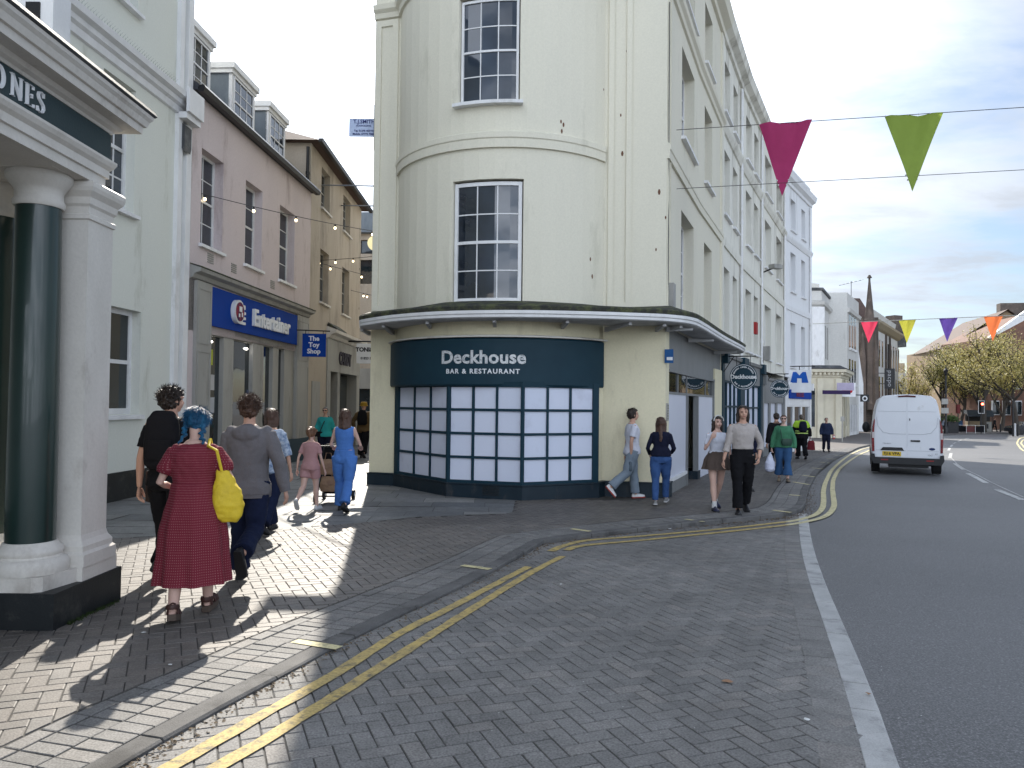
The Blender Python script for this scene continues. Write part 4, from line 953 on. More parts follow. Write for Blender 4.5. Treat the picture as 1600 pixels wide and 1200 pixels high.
sqmould([(.055, .33), (.055, .42), (.035, .44), (.035, .48), (.01, .52), (0, .56)], 'pier_base')
sqmould([(0, 2.96), (.015, 2.965), (.015, 3.0), (.0, 3.01), (.004, 3.06), (.02, 3.08), (.025, 3.13), (.055, 3.17), (.065, 3.2), (.065, 3.235), (.05, 3.25)], 'pier_cap')
EN = lambda pr, nm, m, par=po: obj(nm, MB().sweep(PP, 0, PP.len, pr), m, par)
arch = EN([(-.45, 3.25), (0, 3.25), (0, 3.32), (.02, 3.325), (.02, 3.385), (.045, 3.41), (.06, 3.44), (.06, 3.46), (-.45, 3.46)], 'architrave', warmwhite)
EN([(-.3, 3.46), (.01, 3.46), (.01, 3.68), (-.3, 3.68)], 'frieze', warmwhite)
EN([(-.45, 3.68), (.03, 3.68), (.04, 3.70), (.07, 3.715), (.09, 3.74), (.19, 3.745), (.195, 3.80), (.215, 3.805), (.23, 3.85), (.25, 3.875), (.255, 3.90), (-.45, 3.90)], 'cornice', warmwhite)
mb = MB(); mb.sweep(PP, 0, PP.len, [(-.4, 3.905), (.262, 3.902), (.272, 3.915), (.26, 3.945), (.22, 3.955), (-.4, 4.0)]); b = bake(mb, None, 0); obj('lead_flashing', b, lead, po, smooth=40)
mb = MB(); mb.add([(-7.2, -3, 3.285), (PX - .3, -3, 3.285), (PX - .3, PY - .3, 3.285), (-7.2, PY - .3, 3.285)], [(0, 1, 2, 3)]); mb.add([(-7.3, -3, 3.95), (PX - .3, -3, 3.95), (PX - .3, PY - .3, 3.95), (-7.3, PY - .3, 3.95)], [(3, 2, 1, 0)]); obj('soffit', mb, warmwhite, po)
mb = MB(); mb.sweep(Plan([(PX - .12, -3), (PX - .12, PY + .10), (-7.0, PY + .10)]), 0, 13, [(0, 3.95), (0, 4.10), (.02, 4.105), (.02, 4.125), (-.2, 4.125), (-.2, 3.95)]); obj('blocking_course', mb, cream_l, po)
obj('parapet_pier', pb_(-3.98, -3.66, 6.0, 6.24, 4.0, 4.85), whitep, po); c_ = po.children[-1]
obj('dark_slot', pb_(-3.87, -3.76, 5.985, 6.0, 4.35, 4.72), blackm, c_)
obj('parapet', pb_(-7.3, -3.98, 6.08, 6.2, 4.0, 4.7), cream_l, po)
obj('board', MB().sweep(PP, .2, PY + 3 - .02, [(.01, 3.475), (.032, 3.475), (.032, 3.672), (.01, 3.672)]), signgreen, po)
# serif letters of the bookshop, far end of the name
def stroke(pts, wds, M, u, w, s, v, d=.012):
    P = [Vector(p) for p in pts]; vs = []
    for i, p in enumerate(P):
        t = (P[min(i + 1, len(P) - 1)] - P[max(0, i - 1)]).normalized(); n = Vector((-t.y, t.x)) * wds[i] / 2
        for q in (p + n, p - n):
            vs += [M(u + q.x * s, v + d, w + q.y * s), M(u + q.x * s, v, w + q.y * s)]
    k = len(P); mb = MB(); mb.add(vs, [(4 * i + a, 4 * i + b, 4 * i + 4 + b, 4 * i + 4 + a) for i in range(k - 1) for a, b in ((0, 2), (2, 3), (3, 1), (1, 0))] + [(0, 1, 3, 2), (4 * k - 4, 4 * k - 2, 4 * k - 1, 4 * k - 3)]); return mb
def serif(ch):
    T_, h, S = .10, .035, .03; o = []
    def st(a, b, w): o.append(([a, b], [w, w]))
    if ch == 'O':
        k = 28; o.append(([(.38 + .34 * math.cos(2 * math.pi * i / k), .5 + .5 * math.sin(2 * math.pi * i / k)) for i in range(k + 1)], [.04 + .075 * abs(math.cos(2 * math.pi * i / k)) for i in range(k + 1)])); W = .86
    elif ch == 'N': st((.1, 0), (.1, 1), h * 1.2); st((.08, 1), (.68, 0), T_); st((.68, 0), (.68, 1), h * 1.2); st((0, .015), (.2, .015), S); st((-.02, .985), (.16, .985), S); st((.58, .985), (.78, .985), S); W = .88
    elif ch == 'E': st((.12, 0), (.12, 1), T_); st((0, .985), (.55, .985), S); st((0, .015), (.58, .015), S); st((.12, .52), (.44, .52), S); st((.54, .84), (.54, 1), S); st((.575, 0), (.575, .18), S); st((.44, .42), (.44, .62), S); W = .70
    elif ch == 'S': o.append(([(.47, .80), (.42, .93), (.27, .99), (.12, .92), (.08, .77), (.14, .63), (.30, .52), (.45, .40), (.50, .24), (.42, .08), (.26, .01), (.10, .06), (.03, .2)], [.03, .04, .045, .06, .09, .105, .115, .11, .09, .06, .045, .04, .03])); st((.475, .76), (.475, .98), S); st((.03, .02), (.03, .25), S); W = .62
    elif ch == 'T': st((.32, 0), (.32, 1), T_); st((0, .985), (.64, .985), S); st((.2, .015), (.44, .015), S); st((.01, .82), (.01, 1), S); st((.63, .82), (.63, 1), S); W = .72
    return o, W
mbL = []; yN, yE, yS = [None] * 3
s_ = .142
pos = {'S': (47, 188), 'E': (30, 178), 'N': (5, 162), 'O': (-28, 140)}
def uy(px, py):   # position along the fascia seen at this pixel
    d = ray(px, py); return d.y / d.x * (PX + .03) + 3
for ch, px in (('S', 50), ('E', 31.5), ('N', 8), ('O', -22), ('T', -49), ('S', -72)):
    st, W = serif(ch); u = uy(px, 170); mb = MB()
    for pts, wd in st: mb.join(stroke(pts, wd, PP, u, 3.503, s_, .034))
    obj('letter', mb, letterw, po, recalc=True)
# pink shop building
PK = Plan([(-6.56, 15.5), (-6.16, 23.2)])
pk = thing('pink_building', 'pink stucco building with slate roof dormers above the blue toy shop front', 'building', (-9, 19, 0))
W1 = [(PK.ux(a, 330), PK.ux(b, 330)) for a, b in ((313.5, 348), (383.5, 410), (437.5, 461))]
ops = [(a, b, 4.86, 6.86) for a, b in W1]; mb = MB(); wall(mb, PK, 0, PK.len, 3.0, 7.9, ops, reveal=.24)
def rest(mb, M, z0, z1, dp=9, z2=None):
    L = M.len
    for (a, b) in (((L, 0), (L, -dp)), ((L, -dp), (0, -dp)), ((0, -dp), (0, 0))): mb.add([M(a[0], a[1], z0), M(b[0], b[1], z0), M(b[0], b[1], z2 or z1), M(a[0], a[1], z2 or z1)], [(0, 1, 2, 3)])
rest(mb, PK, -.6, 7.9); obj('wall', mb, pink, pk)
for o in ops: sash(pk, PK, *o, 2, 2, rev=.2, fr=.06, bar=.02, sillw=.08)
mb = MB(); mb.sweep(PK, -.02, PK.len + .05, [(-.5, 7.9), (.14, 7.9), (.16, 7.98), (.12, 8.02), (-.9, 8.75), (-.9, 9.0), (-5, 9.6), (-5, 7.9)]); obj('roof', mb, slate, pk)
mb = MB(); mb.sweep(PK, -.02, PK.len + .12, [(.10, 7.86), (.22, 7.86), (.26, 7.95), (.24, 8.0), (.12, 8.0)]); obj('gutter', mb, blackm, pk)
for a, b in ((286, 327), (361, 397), (419, 446)):
    M2 = Plan([tuple(PK(0, -.40, 0)[:2]), tuple(PK(PK.len, -.40, 0)[:2])]); ua, ub = max(M2.ux(a, 120), .02), M2.ux(b, 120)
    d = obj('dormer', MB().mbox(PK, ua, ub, -3, -.42, 8.0, 9.52), greyfelt, pk)
    m_ = MB(); m_.mbox(PK, ua - .10, ub + .10, -3, -.28, 9.52, 9.66); m_.mbox(PK, ua - .06, ub + .06, -3, -.34, 9.42, 9.52); obj('dormer_roof', m_, whitep, d)
    M2 = Plan([tuple(PK(0, -.40, 0)[:2]), tuple(PK(PK.len, -.40, 0)[:2])]); mb = MB(); each('dormer_post', [(M2, ua, ua + .08, -.05, .03, 8.1, 9.42), (M2, ub - .08, ub, -.05, .03, 8.1, 9.42)], whitep, d)
    e = sash(d, M2, ua + .09, ub - .09, 8.22, 9.40, 3, 2, rev=-.05, fr=.045, bar=.018, m=whitep, sill=False, name='dormer_window')
# shop front
shc = [(0, 4.06), (.06, 4.08), (.1, 4.16), (.22, 4.2), (.24, 4.27), (0, 4.34)]
cornice(pk, PK, 0.02, PK.len - .15, shc, stonegrey, 'shop_cornice'); mb = MB(); mb.sweep(PK, .02, PK.len - .15, [(0, 4.345), (.25, 4.272), (.262, 4.28), (.25, 4.30), (0, 4.37)]); obj('lead_strip', mb, mossy, pk)
sa, sb = PK.ux(327, 470), PK.ux(461, 520)
mb = MB(); wall(mb, PK, 0, PK.len, 3.0, 4.06, []); obj('shop_frieze', mb, stonegrey, pk)
def pil(M, a, b, z0, z1, m, root, v=.07):
    mb = MB(); mb.mbox(M, a, b, -.3, v, z0, z1); t = .06; o = obj('shop_pilaster', mb, m, root); mb = MB()
    for c, d in ((.5, 2.6), (2.75, 3.9)):
        if d < z1: mb.mbox(M, a + t, a + t + .025, v, v + .012, c, d); mb.mbox(M, b - t - .025, b - t, v, v + .012, c, d); mb.mbox(M, a + t + .025, b - t - .025, v, v + .012, d - .025, d); mb.mbox(M, a + t + .025, b - t - .025, v, v + .012, c, c + .025)
    obj('panel_moulding', mb, m, o)
pil(PK, .22, sa - .01, -.4, 4.05, stonegrey, pk); pil(PK, sb + .01, PK.len - .2, -.4, 4.05, stonegrey, pk)
mb = MB(); mb.mbox(PK, 0, .22, -.3, 0, -.5, 4.05); mb.mbox(PK, PK.len - .2, PK.len, -.3, 0, -.5, 4.05); obj('wall', mb, pink, pk)
posts = [(sa, PK.ux(337, 600) - .35), (PK.ux(349, 600), PK.ux(366, 600)), (PK.ux(395, 600), PK.ux(413, 600)), (PK.ux(426, 600), PK.ux(436, 600)), (PK.ux(444, 600), sb)]
for a, b in posts[1:]: obj('mullion', MB().mbox(PK, a + .03, b - .03, -.13, -.02, -.3, 3.0), stonegrey, pk)
mb = MB(); mb.mbox(PK, sa, sb, -.3, -.06, 2.98, 3.18); obj('window_head', mb, stonegrey, pk)
mb = MB(); mb.add([PK(sa, -.12, .4), PK(sb, -.12, .4), PK(sb, -.12, 3.0), PK(sa, -.12, 3.0)], [(0, 1, 2, 3)]); obj('shop_pane', mb, darkglass, pk)
mb = MB(); mb.mbox(PK, sa, posts[2][0], -.3, -.03, -.3, .42); mb.mbox(PK, posts[3][0], PK.len - .1, -.3, .09, -.3, .5); obj('stall_riser', mb, teal, pk)
intl = mat('shop_light', (1, .95, .9), emit=(1, .93, .85), estr=5)
for i, (u, h) in enumerate(((sa + .35, 2.86), (sa + 2.3, 2.84), (sa + 2.9, 2.9))):
    p = PK(u, -.11, h); mb = MB(); mb.disc(p, (1, 0, -.1), .07, .01, 14); mb.v = [Vector((v.x, p.y + (v.y - p.y) * 1.6, p.z + (v.z - p.z) * .35)) for v in mb.v]; obj('shop_light', mb, intl, pk)
for i, (u, z, c) in enumerate(((sa + .2, 2.35, (.45, .5, .05)), (sa + .3, 1.8, (.5, .5, .5)), (sa + .32, 1.3, (.45, .47, .5)), (sa + 2.4, 1.5, (.1, .12, .2)), (sa + 2.8, 1.9, (.16, .13, .1)))):
    mb = MB(); mb.mbox(PK, u, u + .28, -.118, -.112, z, z + .34); obj('poster', mb, mat('poster%d' % i, c), pk)
for u in (W1[0][0] + .35, W1[1][0] - .75, W1[2][0] - .6):
    mb = MB(); [mb.mbox(PK, u, u + .28, 0, .015, 4.52 + k * .045, 4.545 + k * .045) for k in range(5)]; obj('air_brick', mb, stonegrey, pk)
ts = thing('shop_sign', 'blue toy shop fascia sign with round red badge and white raised letters', 'sign', PK(sa + 2, .1, 3.2))
obj('board', MB().mbox(PK, sa, sb, -.06, .06, 3.18, 4.02), bluesign, ts)
lc = (PK.ux(376, 500) + PK.ux(453, 510)) / 2; ln = PK.ux(453, 510) - PK.ux(376, 500)
obj('lettering', textmb('Entertainer', .56, PK, lc + .08, 3.58, v=.06, depth=.075, bold=.014, spacing=1.0), letterw, ts, recalc=False)
obj('lettering', textmb('the', .2, PK, lc - ln / 2 - .12, 3.78, v=.06, depth=.05, bold=.008), letterw, ts, recalc=False)
mb = MB(); [mb.mbox(PK, lc - ln / 2 - .28, lc - ln / 2 + .06, .06, .1, 3.36 + i * .12, 3.42 + i * .12) for i in range(3)]; obj('speed_stripes', mb, letterw, ts)
bc = PK(PK.ux(364, 482), .1, 3.62); mb = MB(); mb.disc(bc, (1, -.05, 0), .27, .12, 36); bd = obj('badge', mb, letterw, ts, smooth=40)
mb = MB(); mb.disc(bc + Vector((.07, 0, 0)), (1, -.05, 0), .22, .012, 36); obj('badge_face', mb, mat('badge_red', (.28, .02, .04), (.02, .02, .08), scale=7), bd)
mb = MB(); mb.box(bc + Vector((.085, 0, .06)), (.01, .16, .12), 0); mb.box(bc + Vector((.085, -.08, -.09)), (.01, .07, .08)); mb.box(bc + Vector((.085, .1, -.06)), (.01, .06, .1)); obj('badge_shapes', mb, letterw, bd)
# blue projecting sign
c = AT(491, 539.5, 22.2); tsn = thing('hanging_sign', 'blue square hanging sign reading The Toy Shop', 'sign', c); W = flatM(c, (1, .05, 0), (.05, -1, 0)); h_ = 18 / 1200 * 22.2
mb = MB(); mb.mbox(W, -h_, h_, -.04, .04, -h_, h_); obj('board', mb, bluesign, tsn)
for i, t in enumerate(('The', 'Toy', 'Shop')): obj('lettering', textmb(t, .19, W, 0, .19 - .185 * i, v=.042, bold=.006), letterw, tsn, recalc=False)
mb = MB(); mb.tube([PK(6.4, 0, c.z + h_ + .08), Vector((c.x + h_ + .12, c.y, c.z + h_ + .08))], .018); [mb.tube([W(q, 0, h_), W(q, 0, h_ + .08)], .01) for q in (-.25, .25)]; obj('bracket', mb, blackm, tsn)
# beige building
BG = Plan([(-6.20, 23.25), (-6.27, 31.4)])
bg_ = thing('beige_building', 'beige stucco building with hipped tile roof beyond the pink one', 'building', (-9, 27, 0))
WA = [(BG.ux(a, 430), BG.ux(b, 430)) for a, b in ((500, 513.5), (534.5, 546))]; 
ops = [(a, b, 4.8, 6.5) for a, b in WA] + [(a, b, 7.85, 9.15) for a, b in WA]; mb = MB(); wall(mb, BG, 0, BG.len, 3.9, 9.5, ops, reveal=.22); rest(mb, BG, -.6, 9.5, 7); obj('wall', mb, beige, bg_)
for o in ops: sash(bg_, BG, *o, 2, 2, rev=.18, fr=.05, bar=.02, sillw=.08, m=stonegrey, sillm=warmwhite)
L = BG.len; mb = MB(); vs = [BG(-.3, .35, 9.45), BG(L + .3, .35, 9.45), BG(L + .3, -7.2, 9.45), BG(-.3, -7.2, 9.45), BG(2.6, -3.4, 11.2), BG(L - 2.6, -3.4, 11.2)]
mb.add(vs, [(0, 1, 5, 4), (1, 2, 5), (2, 3, 4, 5), (3, 0, 4), (3, 2, 1, 0)]); obj('roof', mb, tile, bg_)
mb = MB(); mb.sweep(BG, -.3, L + .35, [(.28, 9.4), (.4, 9.4), (.43, 9.5), (.3, 9.5)]); obj('gutter', mb, blackm, bg_)
s0, s1 = BG.ux(510, 560), BG.len - .05
mb = MB(); wall(mb, BG, 0, s0, -.6, 3.9); wall(mb, BG, s0, BG.len, 3.6, 3.9); obj('wall', mb, beige, bg_)
obj('shop_frieze', MB().mbox(BG, s0, s1, -.3, .05, 2.6, 3.7), stonegrey, bg_); cornice(bg_, BG, s0 - .05, s1, [(.0, 3.7), (.1, 3.72), (.16, 3.82), (.32, 3.88), (.34, 3.98), (0, 4.1)], warmwhite, 'shop_cornice')
obj('moss', MB().sweep(BG, s0, s0 + 1.6, [(.0, 4.105), (.34, 3.985), (.33, 4.02), (.05, 4.22)]), mossy, bg_)
for a, b in ((s0, s0 + .5), (s0 + 1.6, s0 + 2.0), (s1 - .6, s1)): obj('shop_pilaster', MB().mbox(BG, a, b, -.4, .04, -.4, 2.6), stonegrey, bg_)
mb = MB(); mb.add([BG(s0, -.35, -.1), BG(s1, -.35, -.1), BG(s1, -.35, 2.6), BG(s0, -.35, 2.6)], [(0, 1, 2, 3)]); obj('shop_pane', mb, darkglass, bg_)
obj('door', MB().mbox(BG, .5, 1.5, -.05, .03, -.3, 2.2), stonegrey, bg_)
cs2 = thing('shop_sign', 'dark raised letters on the stone shop frieze of the beige building', 'sign', BG(s0 + 3, .1, 3.1)); obj('lettering', textmb('CARDY', .62, BG, s0 + 2.7, 3.1, v=.052, depth=.04, bold=.02), mat('dark_letter', (.05, .045, .06)), cs2, recalc=False)
p = AT(478.5, 400, 23.15); pipe(bg_, [(p.x, p.y, 9.3), (p.x, p.y, 7.5), (p.x, p.y, -.3)], .05, blackm, brackets=6)
p = AT(559, 400, 31.2); pipe(bg_, [(p.x, p.y, 9.4), (p.x, p.y, -.3)], .07, blackm, brackets=6)
# grey building closing the alley
gy_ = thing('grey_building', 'grey flat roofed building closing the end of the alley', 'building', (-6, 40, 0)); GB = Plan([(-14, 38.5), (-1.5, 37.5)])
gw = (GB.ux(563, 375), GB.ux(584, 375)); mb = MB(); wall(mb, GB, 0, GB.len, 3.2, 9.9, [(gw[0], gw[1] + 1, 8.9, 9.6), (gw[0], gw[1] + 1, 8.0 - .6, 8.6)], reveal=.2); rest(mb, GB, -.6, 9.9, 8); obj('wall', mb, beige, gy_)
obj('flat_roof', MB().mbox(GB, -.2, GB.len + .2, -8, .35, 9.9, 10.9), greyfelt, gy_)
obj('floor_band', MB().mbox(GB, 0, GB.len, 0, .1, 5.2, 5.45), whitep, gy_)
mb = MB(); mb.add([GB(0, -.15, 7), GB(GB.len, -.15, 7), GB(GB.len, -.15, 9.7), GB(0, -.15, 9.7)], [(0, 1, 2, 3)]); obj('pane', mb, darkglass, gy_)
obj('shop_fascia', MB().mbox(GB, 0, GB.len, -.3, .12, 2.2, 3.2), stonegrey, gy_); mb = MB(); mb.add([GB(0, -.1, -.4), GB(GB.len, -.1, -.4), GB(GB.len, -.1, 2.2), GB(0, -.1, 2.2)], [(0, 1, 2, 3)]); obj('shop_pane', mb, darkglass, gy_)
for k in range(9): obj('mullion', MB().mbox(GB, 1 + k * 1.3, 1.12 + k * 1.3, -.1, .05, -.4, 2.2), stonegrey, gy_)
c = AT(575, 552.5, 28.5); hs = thing('hanging_sign', 'white hanging salon sign far down the alley', 'sign', c); W = flatM(c, (1, 0, 0), (0, -1, 0)); mb = MB(); mb.mbox(W, -.42, .6, -.03, .03, -.37, .37); obj('board', mb, letterw, hs)
obj('lettering', textmb('TONI&GUY', .21, W, .09, .14, v=.032, bold=.01), blackm, hs, recalc=False); obj('lettering', textmb('01823 33307', .12, W, .05, -.18, v=.032, bold=.004), blackm, hs, recalc=False)
mb = MB(); mb.tube([W(-.95, 0, .45), W(.6, 0, .45)], .03); obj('bracket', mb, blackm, hs)
# scaffolder's board on the corner
c = AT(567, 199.5, 16.6); sb_ = thing('notice_board', 'small white scaffolding company board fixed high on the left corner', 'sign', c); W = flatM(c, (1, 0, 0), (0, -1, 0))
mb = MB(); mb.mbox(W, -.30, .32, -.012, .012, -.20, .20); b = obj('board', mb, mat('board_pale', (.45, .53, .72), (.5, .58, .76)), sb_)
nav = mat('navy_letter', (.04, .05, .2)); obj('lettering', textmb('T.J.SMITH', .115, W, .03, .125, v=.014, bold=.001), nav, sb_, recalc=False); obj('lettering', textmb('SCAFFOLDING', .05, W, .02, .035, v=.014), nav, sb_, recalc=False)
obj('lettering', textmb('Tel: 01278 450101', .058, W, .03, -.075, v=.014, bold=.001), nav, sb_, recalc=False); obj('lettering', textmb('Mobile: 07775 70880', .058, W, .03, -.145, v=.014, bold=.001), nav, sb_, recalc=False)
mb = MB(); mb.tube([W(.25, .02, -.5), W(.25, .02, .5)], .012); obj('bracket', mb, greyfelt, sb_)
# flag poles across the alley
for (a, b, lab) in (((497, 289, 25.3), (600, 291, 17.5), 'upper thin pale pole reaching across the alley'), ((527, 321, 29.0), (600, 322, 18.5), 'lower thin pale pole reaching across the alley')):
    p, q = AT(*a), AT(*b); mb = MB(); mb.tube([p, q], .022, 6); tag(obj('banner_pole', mb, greyfelt, origin=p), lab, 'pole')
c = AT(586, 380, 20.5); mb = MB(); mb.disc((0, 0, 0), (.1, -1, 0), .2, .05, 32); mb.v = [v + c for v in mb.v]; rd = thing('round_sign', 'pale yellow round sign half hidden behind the corner building', 'sign', c); obj('disc', mb, mat('pale_disc', (.75, .68, .40), (.66, .6, .34), emit=(.8, .7, .4), estr=.25), rd)  # weak emission in the disc stands in for sunlight shining through it
mb = MB(); mb.tube([c, c + Vector((.6, .2, 0))], .02); obj('arm', mb, blackm, rd)
# festoon lights
def festoon(a, b, px, lab, sag=.12):
    a, b = Vector(a), Vector(b); root = thing('string_lights', lab, 'string lights', a, 'strings of bulbs across the alley')
    def at(t): return a + (b - a) * t - Vector((0, 0, 4 * sag * t * (1 - t)))
    mb = MB(); mb.tube([at(i / 24) for i in range(25)], .009, 5); obj('cable', mb, blackm, root)
    for x in px:
        t = min((abs(PJ(at(k / 400))[0] - x), k / 400) for k in range(401))[1]; p = at(t); m_ = MB(); m_.tube([p, p - Vector((0, 0, .07))], .022, 8); h = obj('lamp_holder', m_, blackm, root)
        m_ = MB(); m_.ell(p - Vector((0, 0, .10)), (.033, .033, .04), 12, 8); obj('bulb', m_, warmlamp, h, smooth=180)
festoon(AT(305, 300, 16.2), (-3.02, 24, 6.75), (320, 397, 463, 524, 582), 'longest festoon of glowing bulbs starting on the pink wall', .1)
festoon(AT(497, 407, 24.9), (-3.02, 28.6, 7.3), (499, 524, 552), 'festoon of bulbs rising to the right over the alley', .05)
festoon(AT(500, 411, 25.1), (-3.02, 29.5, 5.9), (516, 565), 'festoon of bulbs sloping gently down from the beige wall', .05)
festoon(AT(546, 453, 29.5), (-3.02, 33, 5.6), (568, 573.5), 'lowest festoon of bulbs at the far end of the beige wall', .05)
# ------------------------------------------------------------------ buildings further along the street
def block(name, lab, pts, z0, z1, m, root=None, roofm=None):
    cx_ = sum(p[0] for p in pts) / len(pts); cy_ = sum(p[1] for p in pts) / len(pts)
    root = root or thing(name, lab, 'building', (cx_, cy_, 0)); mb = MB(); mb.prism(pts, z0, z1); obj('wall', mb, m, root); return root
stonec = mat('pale_stone', (.60, .59, .56), (.54, .53, .50), scale=.6, streak=3, fine=9, fineamt=.15, c3=(.4, .39, .36), c3amt=.12)
shopcream = mat('shop_cream', (.62, .58, .46), (.57, .53, .42)); darkstone = mat('dark_church_stone', (.13, .10, .085), (.085, .07, .06), scale=.5, fine=4, fineamt=.3, c3=(.2, .16, .13), c3amt=.3)
# F bank building
F1 = Plan([(22, 66.5), (28.2, 66.0), (31.6, 72.2)])
ff = thing('bank_building', 'weathered white stone building with cream ground floor beyond the terrace', 'building', (27, 70, 0)); zb = -1.7
def FZ(py, d, px=1300): return AT(px, py, d).z
top = FZ(447, 66); ct = FZ(578, 66)
mb = MB(); mb.prism([(22, 67.5), (27.0, 67.0), (30.2, 73), (26, 77), (20, 76)], ct, top); obj('wall', mb, stonec, ff)
mb = MB(); mb.prism([(22, 66.5), (28.2, 66.0), (31.6, 72.2), (30, 74), (22, 74)], zb, ct); obj('ground_floor', mb, shopcream, ff)
U1 = Plan([(22, 67.5), (27.0, 67.0), (30.2, 73)])
for z in (top - 1.6,): cornice(ff, U1, 0, U1.len, [(0, z), (.25, z + .1), (.35, z + .35), (0, z + .45)], stonec)
cornice(ff, U1, 0, U1.len, [(0, top - .25), (.15, top - .2), (.15, top), (0, top)], lead, 'coping')
for k in range(12): z = ct + .6 + k * .5; cornice(ff, U1, 0, 5.0, [(0, z), (.05, z + .02), (.05, z + .42), (0, z + .44)], stonec, 'rusticated_course')
obj('pilaster', MB().mbox(U1, 4.0, 5.0, 0, .3, ct, top - 1.7), whitep, ff)
U1s = Plan([U1.p[1], U1.p[2]])
for k in range(3):
    a = 1.2 + k * 1.6; obj('window', MB().mbox(U1s, a, a + .8, -.1, .02, FZ(560, 69), FZ(508, 69)), darkglass, ff); 
cornice(ff, F1, 0, F1.len, [(0, ct - .7), (.1, ct - .6), (.12, ct - .3), (.5, ct - .2), (.55, ct + .05), (0, ct + .15)], shopcream); 
obj('lead_strip', MB().sweep(F1, 0, F1.len, [(0, ct + .16), (.56, ct + .06), (.6, ct + .1), (0, ct + .4)]), lead, ff)
dn = MB(); [dn.mbox(F1, k * .35, k * .35 + .18, .12, .4, ct - .42, ct - .24) for k in range(int(F1.len / .35))]; obj('dentils', dn, shopcream, ff)
for a in (4.2, 5.7, 6.6, 9.0, 12.2): obj('pilaster', MB().mbox(F1, a, a + .5, 0, .2, zb, ct - .75), shopcream, ff)
for a, b in ((2.8, 4.1), (7.3, 8.8), (9.7, 12.0)): obj('shop_pane', MB().mbox(F1, a, b, -.1, .03, -.2, ct - 1.6), glass, ff)
purple = mat('purple_sign', (.03, .015, .07)); pz = FZ(613, 64.5)
ps_ = thing('projecting_sign', 'dark purple long projecting bank sign', 'sign', AT(1308, 613, 64)); c = AT(1306, 613, 64); W = flatM(c, (1, 0, 0), (0, -1, 0)); obj('board', MB().mbox(W, -1.1, 1.2, -.05, .05, -.16, .16), purple, ps_); obj('upper_board', MB().mbox(W, .1, 1.5, -.06, .04, .17, .8), mat('lilac_board', (.4, .36, .48)), ps_)
c = AT(1323, 609, 66); b2 = thing('projecting_sign', 'white projecting sign with a red flame emblem', 'sign', c); W = flatM(c, (1, 0, 0), (0, -1, 0)); obj('board', MB().mbox(W, -.75, .75, -.05, .04, -.6, .6), letterw, b2)
redm = mat('flame_red', (.5, .02, .03)); mb = MB(); mb.add([W(x, .06, z) for x, z in ((-.5, -.12), (-.3, .05), (-.05, .15), (.02, .45), (.2, .1), (.5, -.05), (.42, -.25), (0, -.36), (-.42, -.28))], [(0, 1, 2, 3, 4, 5, 6, 7, 8)]); obj('emblem', mb, redm, b2, recalc=False)
# G narrow white building
G1 = Plan([(31.6, 72.4), (35.9, 79.5)]); gg = thing('narrow_white_building', 'narrow white three storey shop building with slim windows', 'building', (31, 77, 0)); top = FZ(457, 72.4, 1322)
mb = MB(); mb.prism([(26, 72.9), (31.6, 72.4), (35.9, 79.5), (28, 83)], zb, top); obj('wall', mb, stonec, gg); cornice(gg, G1, 0, G1.len, [(0, top - 1.9), (.2, top - 1.8), (.3, top - 1.5), (0, top - 1.4)], stonec); 
obj('chimney', MB().box((29.5, 76, top + .5), (1.0, 1.4, 1.6), .4), stonec, gg)
for z0_, z1_ in ((FZ(545, 75, 1320), FZ(488, 75, 1320)), (FZ(600, 75, 1320), FZ(562, 75, 1320))):
    for k in range(3): a = 1.2 + k * 1.9; f_ = obj('window', MB().mbox(G1, a, a + 1.0, -.1, .02, z0_, z1_), darkglass, gg); obj('sill', MB().mbox(G1, a - .1, a + 1.1, .02, .2, z0_ - .2, z0_), whitep, f_)
mb = MB(); [mb.mbox(G1, .5 + k * 1.1, .75 + k * 1.1, 0, .12, zb, FZ(632, 74)) for k in range(1, 6)]; obj('shop_frame', mb, whitep, gg); obj('shop_pane', MB().mbox(G1, .5, 6.8, -.05, .05, -.9, FZ(632, 74)), darkglass, gg)
for (a0, a1, lab) in (((1338, 625), .0, ''),): pass
c = AT(1351, 622, 76); b3 = thing('projecting_sign', 'black square projecting sign with a white ring', 'sign', c); W = flatM(c, (1, 0, 0), (0, -1, 0)); obj('board', MB().mbox(W, -.42, .42, -.05, .04, -.36, .36), blackm, b3)
mb = MB(); k = 24; vs = []
for i in range(k):
    for q in (.26, .15): vs.append(W(q * math.cos(2 * math.pi * i / k), .05, q * math.sin(2 * math.pi * i / k) - .04))
mb.add(vs, [(2 * i, 2 * i + 1, (2 * i + 3) % (2 * k), (2 * i + 2) % (2 * k)) for i in range(k)]); obj('ring', mb, letterw, b3, recalc=False)
mb = MB(); mb.tube([W(-1.4, 0, .3), W(-.3, 0, .3)], .05); obj('bracket', mb, blackm, b3)
wz = thing('white_shop', 'low white shop with lit window between the narrow building and the church', 'building', (36, 82, 0)); mb = MB(); mb.prism([(31.5, 80), (35.6, 79.6), (38.2, 84.5), (33, 86)], zb, FZ(636, 80, 1350) + 1.5); obj('wall', mb, whitep, wz)
G2 = Plan([(35.6, 79.6), (38.2, 84.5)]); obj('shop_pane', MB().mbox(G2, .6, 2.4, -.1, .02, -.7, 1.4), mat('lit_shop', (.5, .35, .2), (.7, .6, .5), scale=4), wz); obj('shop_pane', MB().mbox(G2, 3.0, 5.0, -.1, .02, -.7, 1.4), darkglass, wz)
mb = MB(); a, b_ = AT(1335, 500, 79.5), AT(1348, 600, 79.7); gp = [(a.x, a.z), (b_.x, b_.z), (b_.x, -1), (a.x - 1, -1), (a.x - 1, a.z)]
